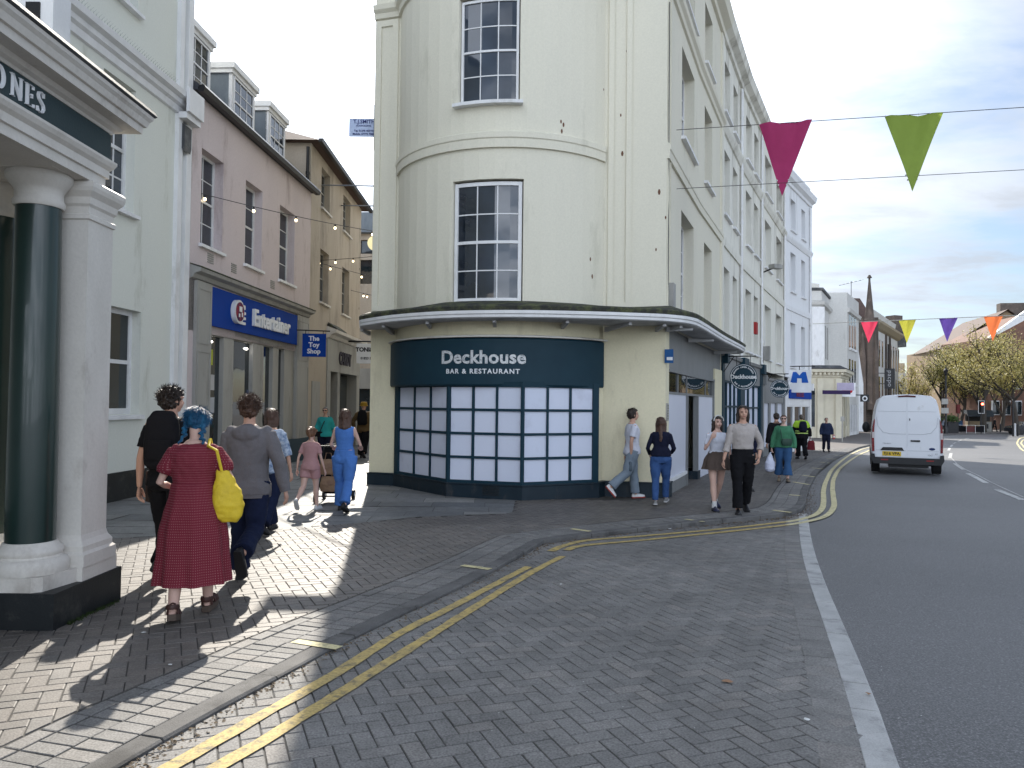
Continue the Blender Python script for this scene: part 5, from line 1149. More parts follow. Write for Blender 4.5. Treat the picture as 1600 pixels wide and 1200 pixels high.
mb.add([(x, 79.55, z) for x, z in gp] + [(x, 80.2, z) for x, z in gp], [(0, 1, 2, 3, 4), (9, 8, 7, 6, 5)] + [(i, i + 5, (i + 1) % 5 + 5, (i + 1) % 5) for i in range(5)]); obj('gable_wall', mb, whitep, wz)
# church
ch = thing('church', 'dark stone church with a slender pointed spire and brown roof', 'church', (38, 90, 0)); mb = MB(); d_ = 88; a = AT(1337, 500, d_); b_ = AT(1366, 500, d_)
mb.prism([(a.x, d_), (b_.x, d_ - 1), (b_.x + 3, d_ + 7), (a.x, d_ + 10)], zb, AT(1340, 497, d_).z); obj('wall', mb, darkstone, ch)
mb = MB(); zt = AT(1340, 466, d_ + 3).z; z0_ = AT(1340, 498, d_).z; mb.add([(a.x - 4, d_ - .3, z0_), (b_.x - .3, d_ - .3, z0_), (b_.x - .3, d_ + 3, zt), (a.x - 4, d_ + 3, zt), (b_.x - .3, d_ + 8, z0_), (a.x - 4, d_ + 8, z0_)], [(0, 1, 2, 3), (3, 2, 4, 5), (1, 4, 2)]); obj('roof', mb, tile, ch)
c = AT(1358.5, 500, d_ - 1); st_ = MB(); r_s = 7.2 / 1200 * d_
st_.lathe((c.x, c.y, 0), [(r_s * 1.2, AT(1358, 640, d_).z), (r_s * 1.2, c.z), (r_s * 1.0, c.z + .2), (.12, AT(1358, 442, d_).z), (.12, AT(1358, 437, d_).z), (.3, AT(1358, 436.5, d_).z), (.1, AT(1358, 432, d_).z)], 8); obj('spire', st_, darkstone, ch)
for i in (-1, 1): st_ = MB(); q = AT(1358 + i * 10, 560, d_ - 1.5); st_.lathe((q.x, q.y, 0), [(.4, zb), (.35, q.z), (.05, q.z + 3)], 6); obj('buttress', st_, darkstone, ch)
# I cornice building
I1 = Plan([(41.7, 88.5), (53.6, 106.5)]); ii = thing('cream_corner_block', 'tall cream building with heavy cornice and slim windows far down the street', 'building', (42, 97, 0))
top = 11.6; mb = MB(); mb.prism([(41.7, 88.5), (53.6, 106.5), (45, 110), (41.8, 92)], zb, top); obj('wall', mb, stonec, ii)
cornice(ii, I1, -.0, I1.len, [(0, top - 1.0), (.3, top - .8), (.7, top - .3), (.7, top), (0, top + .1)], mat('ochre_stone', (.33, .27, .18))); cornice(ii, I1, 0, I1.len, [(-.2, top), (.0, top + 1.2), (-.5, top + 1.2), (-.5, top)], stonec, 'parapet')
obj('chimney', MB().box((52.5, 105.5, top + 1.4), (1.5, 1.5, 2.2), .4), darkstone, ii); obj('turret', MB().box((53.6, 106.8, top - .6), (1.6, 1.6, 2.2), .4), lead, ii)
for z0_, z1_ in ((6.4, 9.6), (2.6, 5.2)):
    for k in range(9): a = 1.2 + k * 2.5; obj('window', MB().mbox(I1, a, a + 1.0, -.1, .03, z0_, z1_), darkglass, ii)
for k in (0, 8.7, 12): obj('pipe', MB().mbox(I1, k + .1, k + .4, 0, .25, zb, top - 1), darkstone, ii)
obj('shop_canopy', MB().mbox(I1, 0, 16, 0, 1.2, 2.0, 2.35), lead, ii); obj('shop_fascia', MB().mbox(I1, 14, 22, 0, 1.6, 1.9, 2.7), blackm, ii)
c = AT(1390, 591.5, 88); vs_ = thing('vertical_sign', 'tall black vertical sign with pale letters', 'sign', c); W = flatM(c, (1, 0, 0), (0, -1, 0)); obj('board', MB().mbox(W, -.55, .58, -.08, .05, -1.16, 1.16), blackm, vs_)
mb = textmb('pacpo', .72, lambda u, v, w: W(w, v, -u), 0, 0, v=.055, spacing=1.1, bold=.005); obj('lettering', mb, mat('grey_letter', (.35, .35, .36)), vs_, recalc=False); 
mb = MB(); mb.tube([W(-.5, 0, .6), W(-1.6, .3, .6)], .04); mb.tube([W(-.5, 0, -.6), W(-1.6, .3, -.6)], .04); obj('bracket', mb, blackm, vs_)
# pale building in the gap
fb2 = thing('distant_pale_building', 'distant pale stone building with two chimneys in the gap', 'building', (82, 160, 0)); a, b_ = AT(1404, 600, 160), AT(1458, 600, 160)
mb = MB(); mb.prism([(a.x - 3, 160), (b_.x + 6, 160), (b_.x + 6, 168), (a.x - 3, 168)], -3, AT(1430, 583, 160).z); obj('wall', mb, mat('far_pale', (.5, .48, .44)), fb2)
for x_ in (1411, 1440): q = AT(x_, 580, 160); obj('chimney', MB().box((q.x, 161, q.z), (1.2, 1.0, 3.4)), mat('far_chimney', (.4, .32, .22)), fb2)
for k in range(7): q = AT(1412 + k * 6.5, 596, 160); obj('window', MB().box((q.x, 159.95, q.z), (.4, .2, 1.4)), darkglass, fb2)
mb = MB(); a2 = AT(1398, 597, 145); mb.prism([(a2.x - 6, 145), (a2.x + 3.5, 145), (a2.x + 3.5, 150), (a2.x - 6, 150)], -3, a2.z); grb = thing('distant_grey_block', 'distant blue grey flat block behind the vertical sign', 'building', (a2.x, 147, 0)); obj('wall', mb, mat('far_bluegrey', (.25, .3, .36)), grb)
# brick corner house on the right with big gable
bk = thing('brick_house', 'large brick house with tiled gable roof and chimney behind the trees', 'building', (78, 122, 0)); yel_b = mat('buff_brick', (.33, .24, .15), (.28, .20, .13), scale=1, fine=3, fineamt=.3)
H0 = (67.5, 118); H1 = (92, 112); zE = AT(1493, 541, 118).z; mb = MB(); mb.prism([H0, (76.5, 115.8), H1, (98, 135), (72, 140)], -3, zE); obj('wall', mb, yel_b, bk)
HP = Plan([H0, H1]); zR = AT(1566, 486, 118).z
mb = MB(); e0 = HP(-.8, .6, zE - .2); e1 = HP(15.2, .6, zE - .2); r1 = HP(7.9, -4, zR); mb.add([HP(-.8, .6, zE - .2), HP(7.6, .6, zR), HP(7.6, -20, zR), HP(-.8, -20, zE - .2), HP(16.5, .6, zE - 1.5), HP(16.5, -20, zE - 1.5)], [(0, 1, 2, 3), (1, 4, 5, 2), ]); obj('roof', mb, tile, bk)
mb = MB(); mb.add([HP(0, .0, zE - .3), HP(15.6, .0, zE - .3), HP(7.6, .0, zR - .2)], [(0, 1, 2)]); obj('gable', mb, yel_b, bk)
mb = MB(); P_ = [HP(8.2, .0, 0)]; q0 = AT(1545, 527, 108); q1 = AT(1606, 483, 106); q2 = AT(1660, 470, 104); mb = MB(); mb.add([q0, q1, q2, q2 - Vector((0, 0, 1.2)), q1 - Vector((0, 0, 1.3)), q0 - Vector((0, 0, .3)), q0 + Vector((0, .5, 0)), q1 + Vector((0, .5, 0)), q2 + Vector((0, .5, 0))], [(0, 1, 4, 5), (1, 2, 3, 4), (0, 6, 7, 1), (1, 7, 8, 2)]); wgh = thing('gabled_brick_building', 'dark brick building with wide white barge board at the right edge', 'building', (80, 108, 0)); obj('barge_board', mb, whitep, wgh)
mb = MB(); b0 = AT(1549, 560, 108.3); mb.add([(q0.x, 108.3, -3), (q2.x, 104.3, -3), (q2.x, 104.3, q2.z - 1), (q1.x, 106.3, q1.z - 1), (q0.x, 108.3, q0.z - .2), (q0.x, 120, -3), (q0.x, 120, q0.z - .2), (q2.x, 120, -3), (q2.x, 120, q2.z - 1)], [(0, 1, 2, 3, 4), (0, 4, 6, 5), (4, 3, 2, 8, 6), (1, 7, 8, 2)]); obj('wall', mb, brickm, wgh)
obj('chimney', MB().box(AT(1583, 489, 121), (4.2, 1.5, 3.0), -.2), darkstone, bk)
for k in range(3):
    for z0_ in (1.2, 4.6, 8.0):
        a = 1.5 + k * 2.2; f_ = obj('window', MB().mbox(HP, a, a + 1.1, -.1, .05, z0_, z0_ + 2.0), whitep, bk); obj('pane', MB().mbox(HP, a + .12, a + .98, .05, .07, z0_ + .12, z0_ + 1.88), darkglass, f_)
for k in range(4):
    for z0_ in (0.6, 4.2):
        q = AT(1558 + k * 16, 640, 106.8 - k * .7); f_ = obj('window', MB().box((q.x, 107.2 - k * .9, z0_ + 1), (1.0, .3, 2.0)), whitep, wgh); obj('pane', MB().box((q.x, 107.02 - k * .9, z0_ + 1), (.8, .1, 1.8)), darkglass, f_)
# ------------------------------------------------------------------ people
SK = mat('skin', (.50, .30, .22), (.46, .27, .20), rough=.5, fine=30, fineamt=.04, bump=.03, spec=.3); SKP = mat('skin_pale', (.56, .37, .30), (.52, .33, .27), rough=.5, fine=30, fineamt=.04, bump=.03, spec=.3)
eyem = mat('eye_dark', (.02, .015, .012), rough=.2); lipm = mat('lip', (.33, .10, .09), rough=.4); shadem = mat('sunglasses', (.008, .008, .009), rough=.1)
def cloth(name, c, c2=None, **k): d = dict(rough=.9, scale=5, fine=160, fineamt=.25, bump=.25, spec=.2); d.update(k); return mat(name, c, c2, **d)
def hairm(name, c, c2=None): return mat(name, c, c2 or tuple(x * .5 for x in c), rough=.45, scale=30, streak=6, fine=200, fineamt=.5, bump=.6, bscale=160, spec=.5)
def Vn(*a): return Vector(a).normalized()
def hand(mb, w, d, nrm, side, s, curl=.5, spread=.0):
    """hand at wrist w pointing along d, palm normal nrm, thumb towards side"""
    d = d.normalized(); nrm = (nrm - d * nrm.dot(d)).normalized(); x = d.cross(nrm).normalized()
    if x.dot(side) < 0: x = -x
    Lp = .085 * s; pc = w + d * Lp
    mb.tube([w - d * .02 * s, w + d * .012 * s, w + d * .04 * s, pc, pc + d * .004 * s], [.024 * s, .027 * s, .038 * s, .040 * s, .034 * s], 12, flat=(nrm, .42))
    for i, (off, ln) in enumerate(((.030, .068), (.010, .078), (-.010, .072), (-.029, .057))):
        p = pc + x * off * s - d * .006 * s; a = curl * (.55 + .08 * i); dd = d; pts = [p]
        for f in (.45, .32, .25):
            dd = (dd * math.cos(a) + nrm * math.sin(a)).normalized(); q = pts[-1] + dd * ln * f * s; pts.append(q); nrm2 = nrm; nrm = (nrm * math.cos(a) - d * 0).normalized() if False else nrm
            dd = dd.normalized(); a = a * 1.15
            nrm = nrm2
        mb.tube(pts, [.0095 * s, .0090 * s, .0082 * s, .0062 * s], 8)
    p = w + d * .025 * s + x * .024 * s; mb.tube([p, p + (d * .6 + x * .7 + nrm * .25).normalized() * .032 * s, p + (d * .95 + x * .45 + nrm * .4).normalized() * .062 * s, p + (d * 1.1 + x * .2 + nrm * .5).normalized() * .082 * s], [.015 * s, .012 * s, .010 * s, .007 * s], 8)
def shoe(parent, ank, yaw_d, pitch, H, m, solem, kind='shoe', heel=.0):
    """shoe around the ankle; pitch>0 lifts the heel"""
    s = H / 1.75; L_ = .27 * s; f = Vector((yaw_d.x, yaw_d.y, 0)).normalized(); r = Vector((f.y, -f.x, 0)); c, sn = math.cos(pitch), math.sin(pitch)
    fd = f * c - Vector((0, 0, 1)) * sn; ud = Vector((0, 0, 1)) * c + f * sn; h0 = .082 * s
    def P(x, y, z): return ank + r * x + fd * y + ud * (z - h0)
    st = [(-.068, .026, .05), (-.055, .032, .075), (-.02, .036, .085), (.03, .038, .078), (.08, .043, .058), (.13, .046, .048), (.17, .040, .04), (.195, .022, .03)]
    mb = MB(); vs = []; seg = 12; base = .022 * s if kind != 'sandal' else .05 * s
    for y, w_, h in st:
        for k in range(seg):
            a = 2 * math.pi * k / seg; cz = math.sin(a); x = math.cos(a) * w_ * s; z = base + (h * s * (cz if cz > 0 else 0)) ; vs.append(P(x, y * s, z))
    mb.add(vs, [(i * seg + k, i * seg + (k + 1) % seg, (i + 1) * seg + (k + 1) % seg, (i + 1) * seg + k) for i in range(len(st) - 1) for k in range(seg)] + [tuple(range(seg)), tuple(range((len(st) - 1) * seg, len(st) * seg))])
    if kind == 'sandal':
        mb = MB()
        for y0, w_, h in ((-.02, .040, .085), (.07, .047, .062), (.13, .049, .05)):
            for q in (-.012, 0, .012): mb.tube([P(math.cos(a) * w_ * s, (y0 + q) * s, base + math.sin(a) * h * s) for a in [math.pi * i / 10 for i in range(11)]], .007 * s, 5)
        mb.tube([P(math.cos(a) * .042 * s, (-.02 - .055 * math.sin(a)) * s, base + .055 * s) for a in [math.pi * i / 10 for i in range(11)]], .012 * s, 6, flat=(ud, 1.8))
    sh = obj(kind if kind != 'shoe' else 'shoe', mb, m, parent, smooth=60)
    mb = MB(); vs = []; th = base
    for z in (0, th):
        for i in range(len(st)): vs.append(P(st[i][1] * 1.1 * s, st[i][0] * 1.04 * s, z))
        for i in range(len(st) - 1, -1, -1): vs.append(P(-st[i][1] * 1.1 * s, st[i][0] * 1.04 * s, z))
    n = 2 * len(st); mb.add(vs, [tuple(range(n - 1, -1, -1)), tuple(range(n, 2 * n))] + [(i, (i + 1) % n, n + (i + 1) % n, n + i) for i in range(n)]); obj('sole', mb, solem, sh)
    return sh
def person(lab, pos, yaw, H, skin=None, fem=False, child=False, legs=((20, 10), (-20, 30)), arms=None, top=None, bot=None, shoes=None, hair=None, face=False, glasses=False, lean=0, headyaw=0, headpitch=0, vox=None, fat=1.0, group=None, barelegs=False, twist=0, feet_pitch=(0, .5), footyaw=0, extra=None, toe=None, lift=0.0):
    """a walking figure; local frame x right, y forward, z up; legs = (hip angle, knee bend) left, right in degrees"""
    skin = skin or SK; s = H / 1.75; px, py = pos; root_z = T(px, py); vox = vox or (.0085 if py < 9 else .012 if py < 16 else .018)
    hs = 1.18 if child else 1.0; hr = .098 * s * hs * (1.03 if not fem else .98)       # head half height scale
    sw = (.101 if not fem else .088) * H; hw = (.052 if not fem else .056) * H
    J = {}; pel = Vector((0, 0, .53 * H)); lowest = 1e9
    for i, sd in enumerate((-1, 1)):
        a, k = map(R, legs[i]); hip = pel + Vector((sd * hw, 0, -.02 * H)); kn = hip + Vector((sd * .002, math.sin(a), -math.cos(a))) * .235 * H; an = kn + Vector((-sd * .004, math.sin(a - k), -math.cos(a - k))) * .232 * H
        J['hip%d' % i], J['kn%d' % i], J['an%d' % i] = hip, kn, an; lowest = min(lowest, an.z - .082 * s * math.cos(feet_pitch[i]) - max(0, math.sin(feet_pitch[i])) * .15 * s)
    dz = -lowest + lift
    ln = R(lean); fwv = Vector((0, math.sin(ln), math.cos(ln)))
    wst = pel + fwv * .09 * H; chs = pel + fwv * .20 * H; nb = pel + fwv * .29 * H; sh = pel + fwv * .275 * H
    hp = R(headpitch); hy = R(headyaw); hc = nb + Vector((0, .012 * H, .0)) + Vector((0, math.sin(hp) * .03 * H, .090 * H * (1 if not child else 1.08)))
    RH = Matrix.Rotation(-hy, 3, 'Z') @ Matrix.Rotation(-hp, 3, 'X')
    arms = arms or [((-.25, -.2, -1), (-.1, .15, -1)), ((.25, .1, -1), (.05, .4, -1))]
    for i, sd in enumerate((-1, 1)):
        S = sh + Vector((sd * sw, -.004 * H, -.022 * H)); e = S + Vn(*arms[i][0]) * .168 * H; w_ = e + Vn(*arms[i][1]) * .145 * H; J['sh%d' % i], J['el%d' % i], J['wr%d' % i] = S, e, w_
    up_ = Vector((0, 0, dz))
    org = Vector((px, py, root_z)); RZ_ = Matrix.Rotation(-R(yaw), 4, 'Z'); MX = Matrix.Translation(org) @ RZ_ @ Matrix.Translation(up_)
    g = fat; th = (.052 if not fem else .054) * H * g; kr = .032 * H * (g ** .5); cf = .034 * H * (g ** .5); ar = (.0145 if fem else .0185) * H * (g ** .5)
    chw, chd = (.098 if not fem else .086) * H * g, (.062 if not fem else .062) * H * g; ww, wd = (.084 if not fem else .072) * H * g, .055 * H * g; hpw, hpd = (.092 if not fem else .098) * H * g, .062 * H * g
    def torso(mb, o, z0=-.06, z1=.30, top=True):
        ks = [(-.07, hpw * .9, hpd * .9, -.004), (-.03, hpw, hpd, -.008), (.02, hpw * .96, hpd * .98, -.004), (.06, (hpw + ww) / 2, (hpd + wd) / 2, 0), (.095, ww, wd, .002), (.14, (ww + chw) / 2, (wd + chd) / 2, .004), (.19, chw, chd * 1.0, .004), (.235, chw * 1.02, chd * .92, .0), (.26, sw * .92, .044 * H * g, -.004), (.283, sw * .60, .034 * H, -.006), (.30, .036 * H, .032 * H, -.004)]
        rs = []
        for z, rx, ry, cy in ks:
            if z0 - 1e-6 <= z <= z1 + 1e-6: c = pel + fwv * z * H; rs.append((c.x, c.y + cy * H, c.z, rx + o, ry + o))
        mb.loft(rs, 20, 2.25)
        if fem and not child and z1 > .2:
            for sd in (-1, 1): c = pel + fwv * .195 * H; mb.ell(c + Vector((sd * .042 * H, .040 * H, 0)), (.034 * H * g + o, .032 * H * g + o, .033 * H * g + o), 12, 8)
        if z0 < -.02:
            for sd in (-1, 1): mb.ell(pel + Vector((sd * .043 * H * g, -.032 * H, -.025 * H)), (.046 * H * g + o, .042 * H * g + o, .046 * H * g + o), 12, 8)
    # --- body: one skin surface
    mb = MB(); torso(mb, 0)
    for i, sd in enumerate((-1, 1)):
        mb.cap(J['hip%d' % i], J['kn%d' % i], th, kr, 12); kn, an = J['kn%d' % i], J['an%d' % i]; mid = kn + (an - kn) * .3 + Vector((0, -.006 * H, 0)); mb.tube([kn, mid, kn + (an - kn) * .6, an], [kr * .97, cf, cf * .75, .021 * H * g ** .3], 12); mb.ell(an, (.022 * H,) * 3)
        S, e, w_ = J['sh%d' % i], J['el%d' % i], J['wr%d' % i]; mb.ell(S, (ar * 1.45,) * 3); mb.tube([S, S + (e - S) * .4, e, e + (w_ - e) * .35, w_], [ar * 1.42, ar * 1.35, ar * 1.08, ar * 1.1, ar * .72], 12)
        if barelegs or (shoes and shoes[2] == 'sandal'):
            f = Vector((0, 1, 0)); ft = feet_pitch[i]; fd = Vector((0, math.cos(ft), -math.sin(ft))); ud = Vector((0, math.sin(ft), math.cos(ft)))
            b = an - ud * .026 * s; mb.tube([b - fd * .05 * s, b - fd * .02 * s, b + fd * .05 * s - ud * .004 * s, b + fd * .12 * s - ud * .014 * s, b + fd * .175 * s - ud * .018 * s], [.022 * s, .032 * s, .034 * s, .036 * s, .02 * s], 12, flat=(ud, .62))
    mb.tube([nb - Vector((0, 0, .03 * H)), nb + Vector((0, .004 * H, .02 * H)), hc + RH @ Vector((0, -.01 * H, -.03 * H))], [.036 * H, .031 * H * (1 if not fem else .88), .030 * H * (1 if not fem else .9)], 14)
    hd = MB(); hw_ = hr * .76; hl = hr * .95
    hd.ell((0, -.010 * s, .028 * s), (hw_, hl, hr * .80), 18, 12); hd.ell((0, .022 * s, -.020 * s), (hw_ * .80, hl * .72, hr * .74), 16, 10); hd.ell((0, .052 * s, -.070 * s), (hw_ * .42, hl * .33, hr * .28), 12, 8)
    hd.tube([(0, .082 * s, .028 * s), (0, .094 * s, .0), (0, .106 * s, -.018 * s), (0, .088 * s, -.028 * s)], [.008 * s, .010 * s, .014 * s, .009 * s], 8)
    for sd in (-1, 1): hd.ell((sd * hw_ * 1.0, -.008 * s, -.006 * s), (.009 * s, .018 * s, .032 * s), 10, 8); hd.ell((sd * .032 * s, .066 * s, -.028 * s), (.022 * s, .02 * s, .022 * s), 10, 8); hd.ell((sd * .028 * s, .078 * s, .034 * s), (.026 * s, .014 * s, .011 * s), 10, 6)
    hd.ell((0, .084 * s, -.050 * s), (.024 * s, .012 * s, .012 * s), 10, 6)
    hd.v = [hc + RH @ v for v in hd.v]; mb.join(hd)
    body_ = bake(mb, vox * .85, 3); 
    hh = arms[0][2:] and arms or None
    for i, sd in enumerate((-1, 1)):
        w_, e = J['wr%d' % i], J['el%d' % i]; d = (w_ - e).normalized(); A_ = arms[i]; nrm = Vector(A_[2]) if len(A_) > 2 else Vector((-sd, .2, 0)); cu = A_[3] if len(A_) > 3 else .5; dd = Vector(A_[4]).normalized() if len(A_) > 4 else d
        hm = MB(); hand(hm, w_, dd, nrm, Vector((0, 1, 0)) if abs(d.y) < .8 else Vector((-sd, 0, 0)), s * (.92 if fem else 1.0), cu); J['hand%d' % i] = w_ + dd * .09 * s; body_.join(hm)
    body_.xf(MX); o = obj('person', body_, skin, smooth=60, origin=org); tag(o, lab, 'person', group)
    # --- clothes
    def out(name, mb, m, voxel=None, sm=2, disp=((.07, .012),), par=None):
        b = bake(mb, voxel or vox, sm, disp); b.xf(MX); return obj(name, b, m, par or o, smooth=70)
    folds = ((.12 * s, .022 * s), (.05 * s, .008 * s)) if py < 16 else ((.12 * s, .02 * s),)
    if top:
        m, kind, slv = top[:3]; off = top[3] if len(top) > 3 else .012; hem = top[4] if len(top) > 4 else -.03; mb = MB(); off *= s
        torso(mb, off, hem, .285)
        c = pel + fwv * hem * H
        mb.loft([(c.x, c.y - .004, c.z - .012 * H, hpw * .98 + off + .022 * s, hpd + off + .032 * s), (c.x, c.y, c.z + .035 * H, hpw * .98 + off + .018 * s, hpd + off + .028 * s), (c.x, c.y, c.z + .09 * H, ww + off, wd + off)] if hem < .05 else [(c.x, c.y, c.z, ww + off, wd + off), (c.x, c.y, c.z + .05 * H, ww + off, wd + off)], 20, 2.2)
        for i, sd in enumerate((-1, 1)):
            S, e, w_ = J['sh%d' % i], J['el%d' % i], J['wr%d' % i]; r = ar * 1.40 + off * .85
            mb.ell(S + Vector((-sd * .012 * H, 0, 0)), (r, r, r * 1.02))
            if slv == 'short': mb.tube([S, S + (e - S) * .35, S + (e - S) * .68], [r, r * 1.02, r * 1.06], 14)
            elif slv == 'elbow': mb.tube([S, S + (e - S) * .5, e + (w_ - e) * .12], [r, r * 1.0, r * 1.1], 14)
            elif slv == 'rolled': mb.tube([S, e, e + (w_ - e) * .35], [r, r * .95, r * .92], 14); q = e + (w_ - e) * .3; mb.tube([q, q + (w_ - e) * .16], [r * 1.0, r * 1.0], 14)
            elif slv == 'long': mb.tube([S, S + (e - S) * .5, e, e + (w_ - e) * .5, e + (w_ - e) * .97], [r, r * .98, r * .92, r * .85, r * .70], 14)
            elif slv == 'puff': mb.tube([S, S + (e - S) * .3, S + (e - S) * .6, S + (e - S) * .72], [r, r * 1.35, r * 1.5, r * 1.2], 16)
        if kind == 'hoodie': mb.ell(nb + Vector((0, -.05 * H, -.035 * H)), (.075 * H, .042 * H, .05 * H)); mb.ell(nb + Vector((0, -.012 * H, -.012 * H)), (.062 * H, .052 * H, .022 * H))
        t_ = out('hoodie' if kind == 'hoodie' else kind, mb, m, disp=folds)
        if kind in ('polo_shirt', 'shirt', 't_shirt', 'jacket', 'jumper'):
            mb = MB(); rr = .036 * H * (1 if not fem else .92); c = nb + Vector((0, .004 * H, .0))
            hgt = .022 * H if kind in ('polo_shirt', 'jacket', 'shirt') else .008 * H
            mb.tube([c + Vector((rr * math.cos(a) * 1.1, rr * math.sin(a) * 1.08, -.012 * H * (math.sin(a) + .3))) + Vector((0, 0, .0)) for a in [math.pi * 2 * i / 18 for i in range(19)]], hgt * .45, 6, cap=False); mb.xf(MX); obj('collar', mb, m, t_, smooth=60)
        if kind == 'hoodie':
            mb = MB(); c = pel + fwv * (hem - .012) * H; mb.loft([(c.x, c.y, c.z - .016 * H, hpw + off + .014 * s, hpd + off + .022 * s), (c.x, c.y, c.z + .012 * H, hpw + off + .018 * s, hpd + off + .028 * s)], 24, 2.2); mb.xf(MX); obj('hem_band', mb, m, t_, smooth=60)
            for i in (0, 1): e, w_ = J['el%d' % i], J['wr%d' % i]; mb = MB(); q = e + (w_ - e) * .93; mb.tube([q, q + (w_ - e) * .13], [ar * 1.1 + off * .5, ar * 1.0 + off * .5], 14); mb.xf(MX); obj('cuff', mb, m, t_, smooth=60)
    if bot:
        m, kind = bot[:2]; w1, w2 = (bot[2], bot[3]) if len(bot) > 3 else (.012, .02); mb = MB()
        if kind in ('trousers', 'jeans', 'shorts', 'cropped'):
            torso(mb, .010 * s, -.07, .06); ln_ = dict(shorts=.0, cropped=.80).get(kind, .97)
            for i in (0, 1):
                h, k, a = J['hip%d' % i], J['kn%d' % i], J['an%d' % i]; q = h + (k - h) * .3
                if kind == 'shorts': mb.tube([h + Vector((0, 0, .02 * H)), q, h + (k - h) * .55], [th + w1 * s, th * .97 + w1 * 1.3 * s, th * .9 + w2 * s], 16)
                else: mb.tube([h + Vector((0, 0, .02 * H)), q, h + (k - h) * .72, k, k + (a - k) * .5, k + (a - k) * ln_], [th + w1 * s, th * .96 + w1 * s, (th * .5 + kr * .5) + w1 * s, kr + w1 * s, cf * .85 + (w1 + w2) / 2 * s, .026 * H + w2 * s], 16); mb.ell(k, (kr + w1 * s,) * 3)
            b_ = out('jeans' if 'jean' in kind else ('shorts' if kind == 'shorts' else 'trousers'), mb, m, disp=folds)
        elif kind in ('skirt', 'dress_skirt'):
            L_ = bot[4]; n_ = 14; rs = []; fl = bot[5] if len(bot) > 5 else .05; wst_ = .085 if kind == 'skirt' else .10
            for j in range(n_ + 1):
                t = j / n_; z = (wst_ - (wst_ + L_) * t) * H; e_ = t ** .8; rx = ww * (1 - min(1, t * 2.2)) + (hpw + .012 * s) * min(1, t * 2.2) + .016 * s + fl * H * max(0, t - .15); ry = wd * (1 - min(1, t * 3)) + (hpd * 1.05 + .042 * s) * min(1, t * 3) + .018 * s + fl * .9 * H * max(0, t - .15)
                rs.append((pel.x, pel.y - .008 * H + bot[6] * t * H if len(bot) > 6 else pel.y - .008 * H, pel.z + z, rx, ry, .012 + .05 * t))
            mb.loft(rs, 64, 2.1, wav=9); b = bake(mb, None, 1, ((.15 * s, .02 * s),)); b.xf(MX); b_ = obj('skirt' if kind == 'skirt' else 'dress_skirt', b, m, o, smooth=75)
    if shoes:
        m, sm_, kd = shoes
        for i, sd in enumerate((-1, 1)):
            an = MX @ J['an%d' % i]; yd = RZ_.to_3x3() @ Matrix.Rotation(-sd * R(6) + R(footyaw), 3, 'Z') @ Vector((0, 1, 0)); shoe(o, an, yd, feet_pitch[i], H, m, sm_, kd)
            if kd == 'trainer' and barelegs is False and False: pass
    # --- hair
    if hair:
        m, st_ = hair[:2]; mb = MB(); strands = MB(); rg = random.Random(int(px * 100) + 5)
        def HP_(x, y, z): return hc + RH @ Vector((x * s * hs, y * s * hs, z * s * hs))
        A_, B_, C_ = [q * {'curly': 1.10, 'plaits': 1.14, 'short': 1.0}.get(st_, 1.05) for q in (hw_ * 1.10, hl * 1.06, hr * .86)]
        rot = RH
        mb.ell(hc + RH @ Vector((0, -.016 * s, .036 * s)), (A_, B_, C_), 18, 12, rot=rot); mb.ell(hc + RH @ Vector((0, -.034 * s, .002 * s)), (A_ * .98, B_ * .82, C_ * .9), 16, 10, rot=rot)
        if st_ in ('long', 'blunt', 'shoulder', 'wavy'):
            z_ = {'long': -.34, 'blunt': -.22, 'shoulder': -.17, 'wavy': -.25}[st_] if len(hair) < 3 else hair[2]
            for k in range(7):
                a = math.pi * (1.0 + (k / 6 - .5) * (1.2 if st_ != 'wavy' else 1.5)); x_, y_ = -math.sin(a) * .062, math.cos(a) * .060 - .008; x_ = (k / 6 - .5) * .15; y_ = -.072 + abs(k / 6 - .5) * .11
                mb.tube([HP_(x_ * .7, y_ * .8, .05), HP_(x_ * 1.05, y_ * 1.05, -.03), HP_(x_ * 1.05, y_ * 1.08, -.10), HP_(x_ * 1.08, y_ * 1.05 - (.012 if z_ > -.2 else .05), (z_ - .1) / 2 - .04), HP_(x_ * .95, y_ - (.018 if z_ > -.2 else .065), z_ + rg.uniform(-.01, .01))], [.034 * s, .034 * s, .03 * s, .028 * s, .012 * s], 10)
        if st_ == 'pony': mb.tube([HP_(0, -.09, .07), HP_(.005, -.13, .06), HP_(.02, -.135, -.02), HP_(.015, -.12, -.12)], [.02 * s, .03 * s, .028 * s, .008 * s], 10)
        if st_ == 'plaits':
            for sd in (-1, 1):
                for k in range(9): p0 = HP_(sd * (.062 + .012 * math.sin(k) + .003 * k), -.04 + .002 * k, -.03 - .022 * k); mb.ell(p0 + Vector(((k % 2 - .5) * .012, 0, 0)), (.022 * s * (1 - k * .04), .020 * s, .019 * s), 8, 6)
        dsp = {'curly': ((.03 * s, .045 * s), (.012 * s, .015 * s)), 'short': ((.04 * s, .03 * s), (.012 * s, .010 * s)), 'plaits': ((.05 * s, .04 * s), (.015 * s, .014 * s))}.get(st_, ((.05 * s, .012 * s), (.014 * s, .007 * s)))
        if face:
            # cut the face out: drop hair vertices in front of the hairline by pushing them into the head
            pass
        hb = bake(mb, .007 * s if py < 9 else .010 * s, 2, dsp); IR = RH.inverted(); 
        line = (.066 if face else .055) if st_ != 'curly' else .045
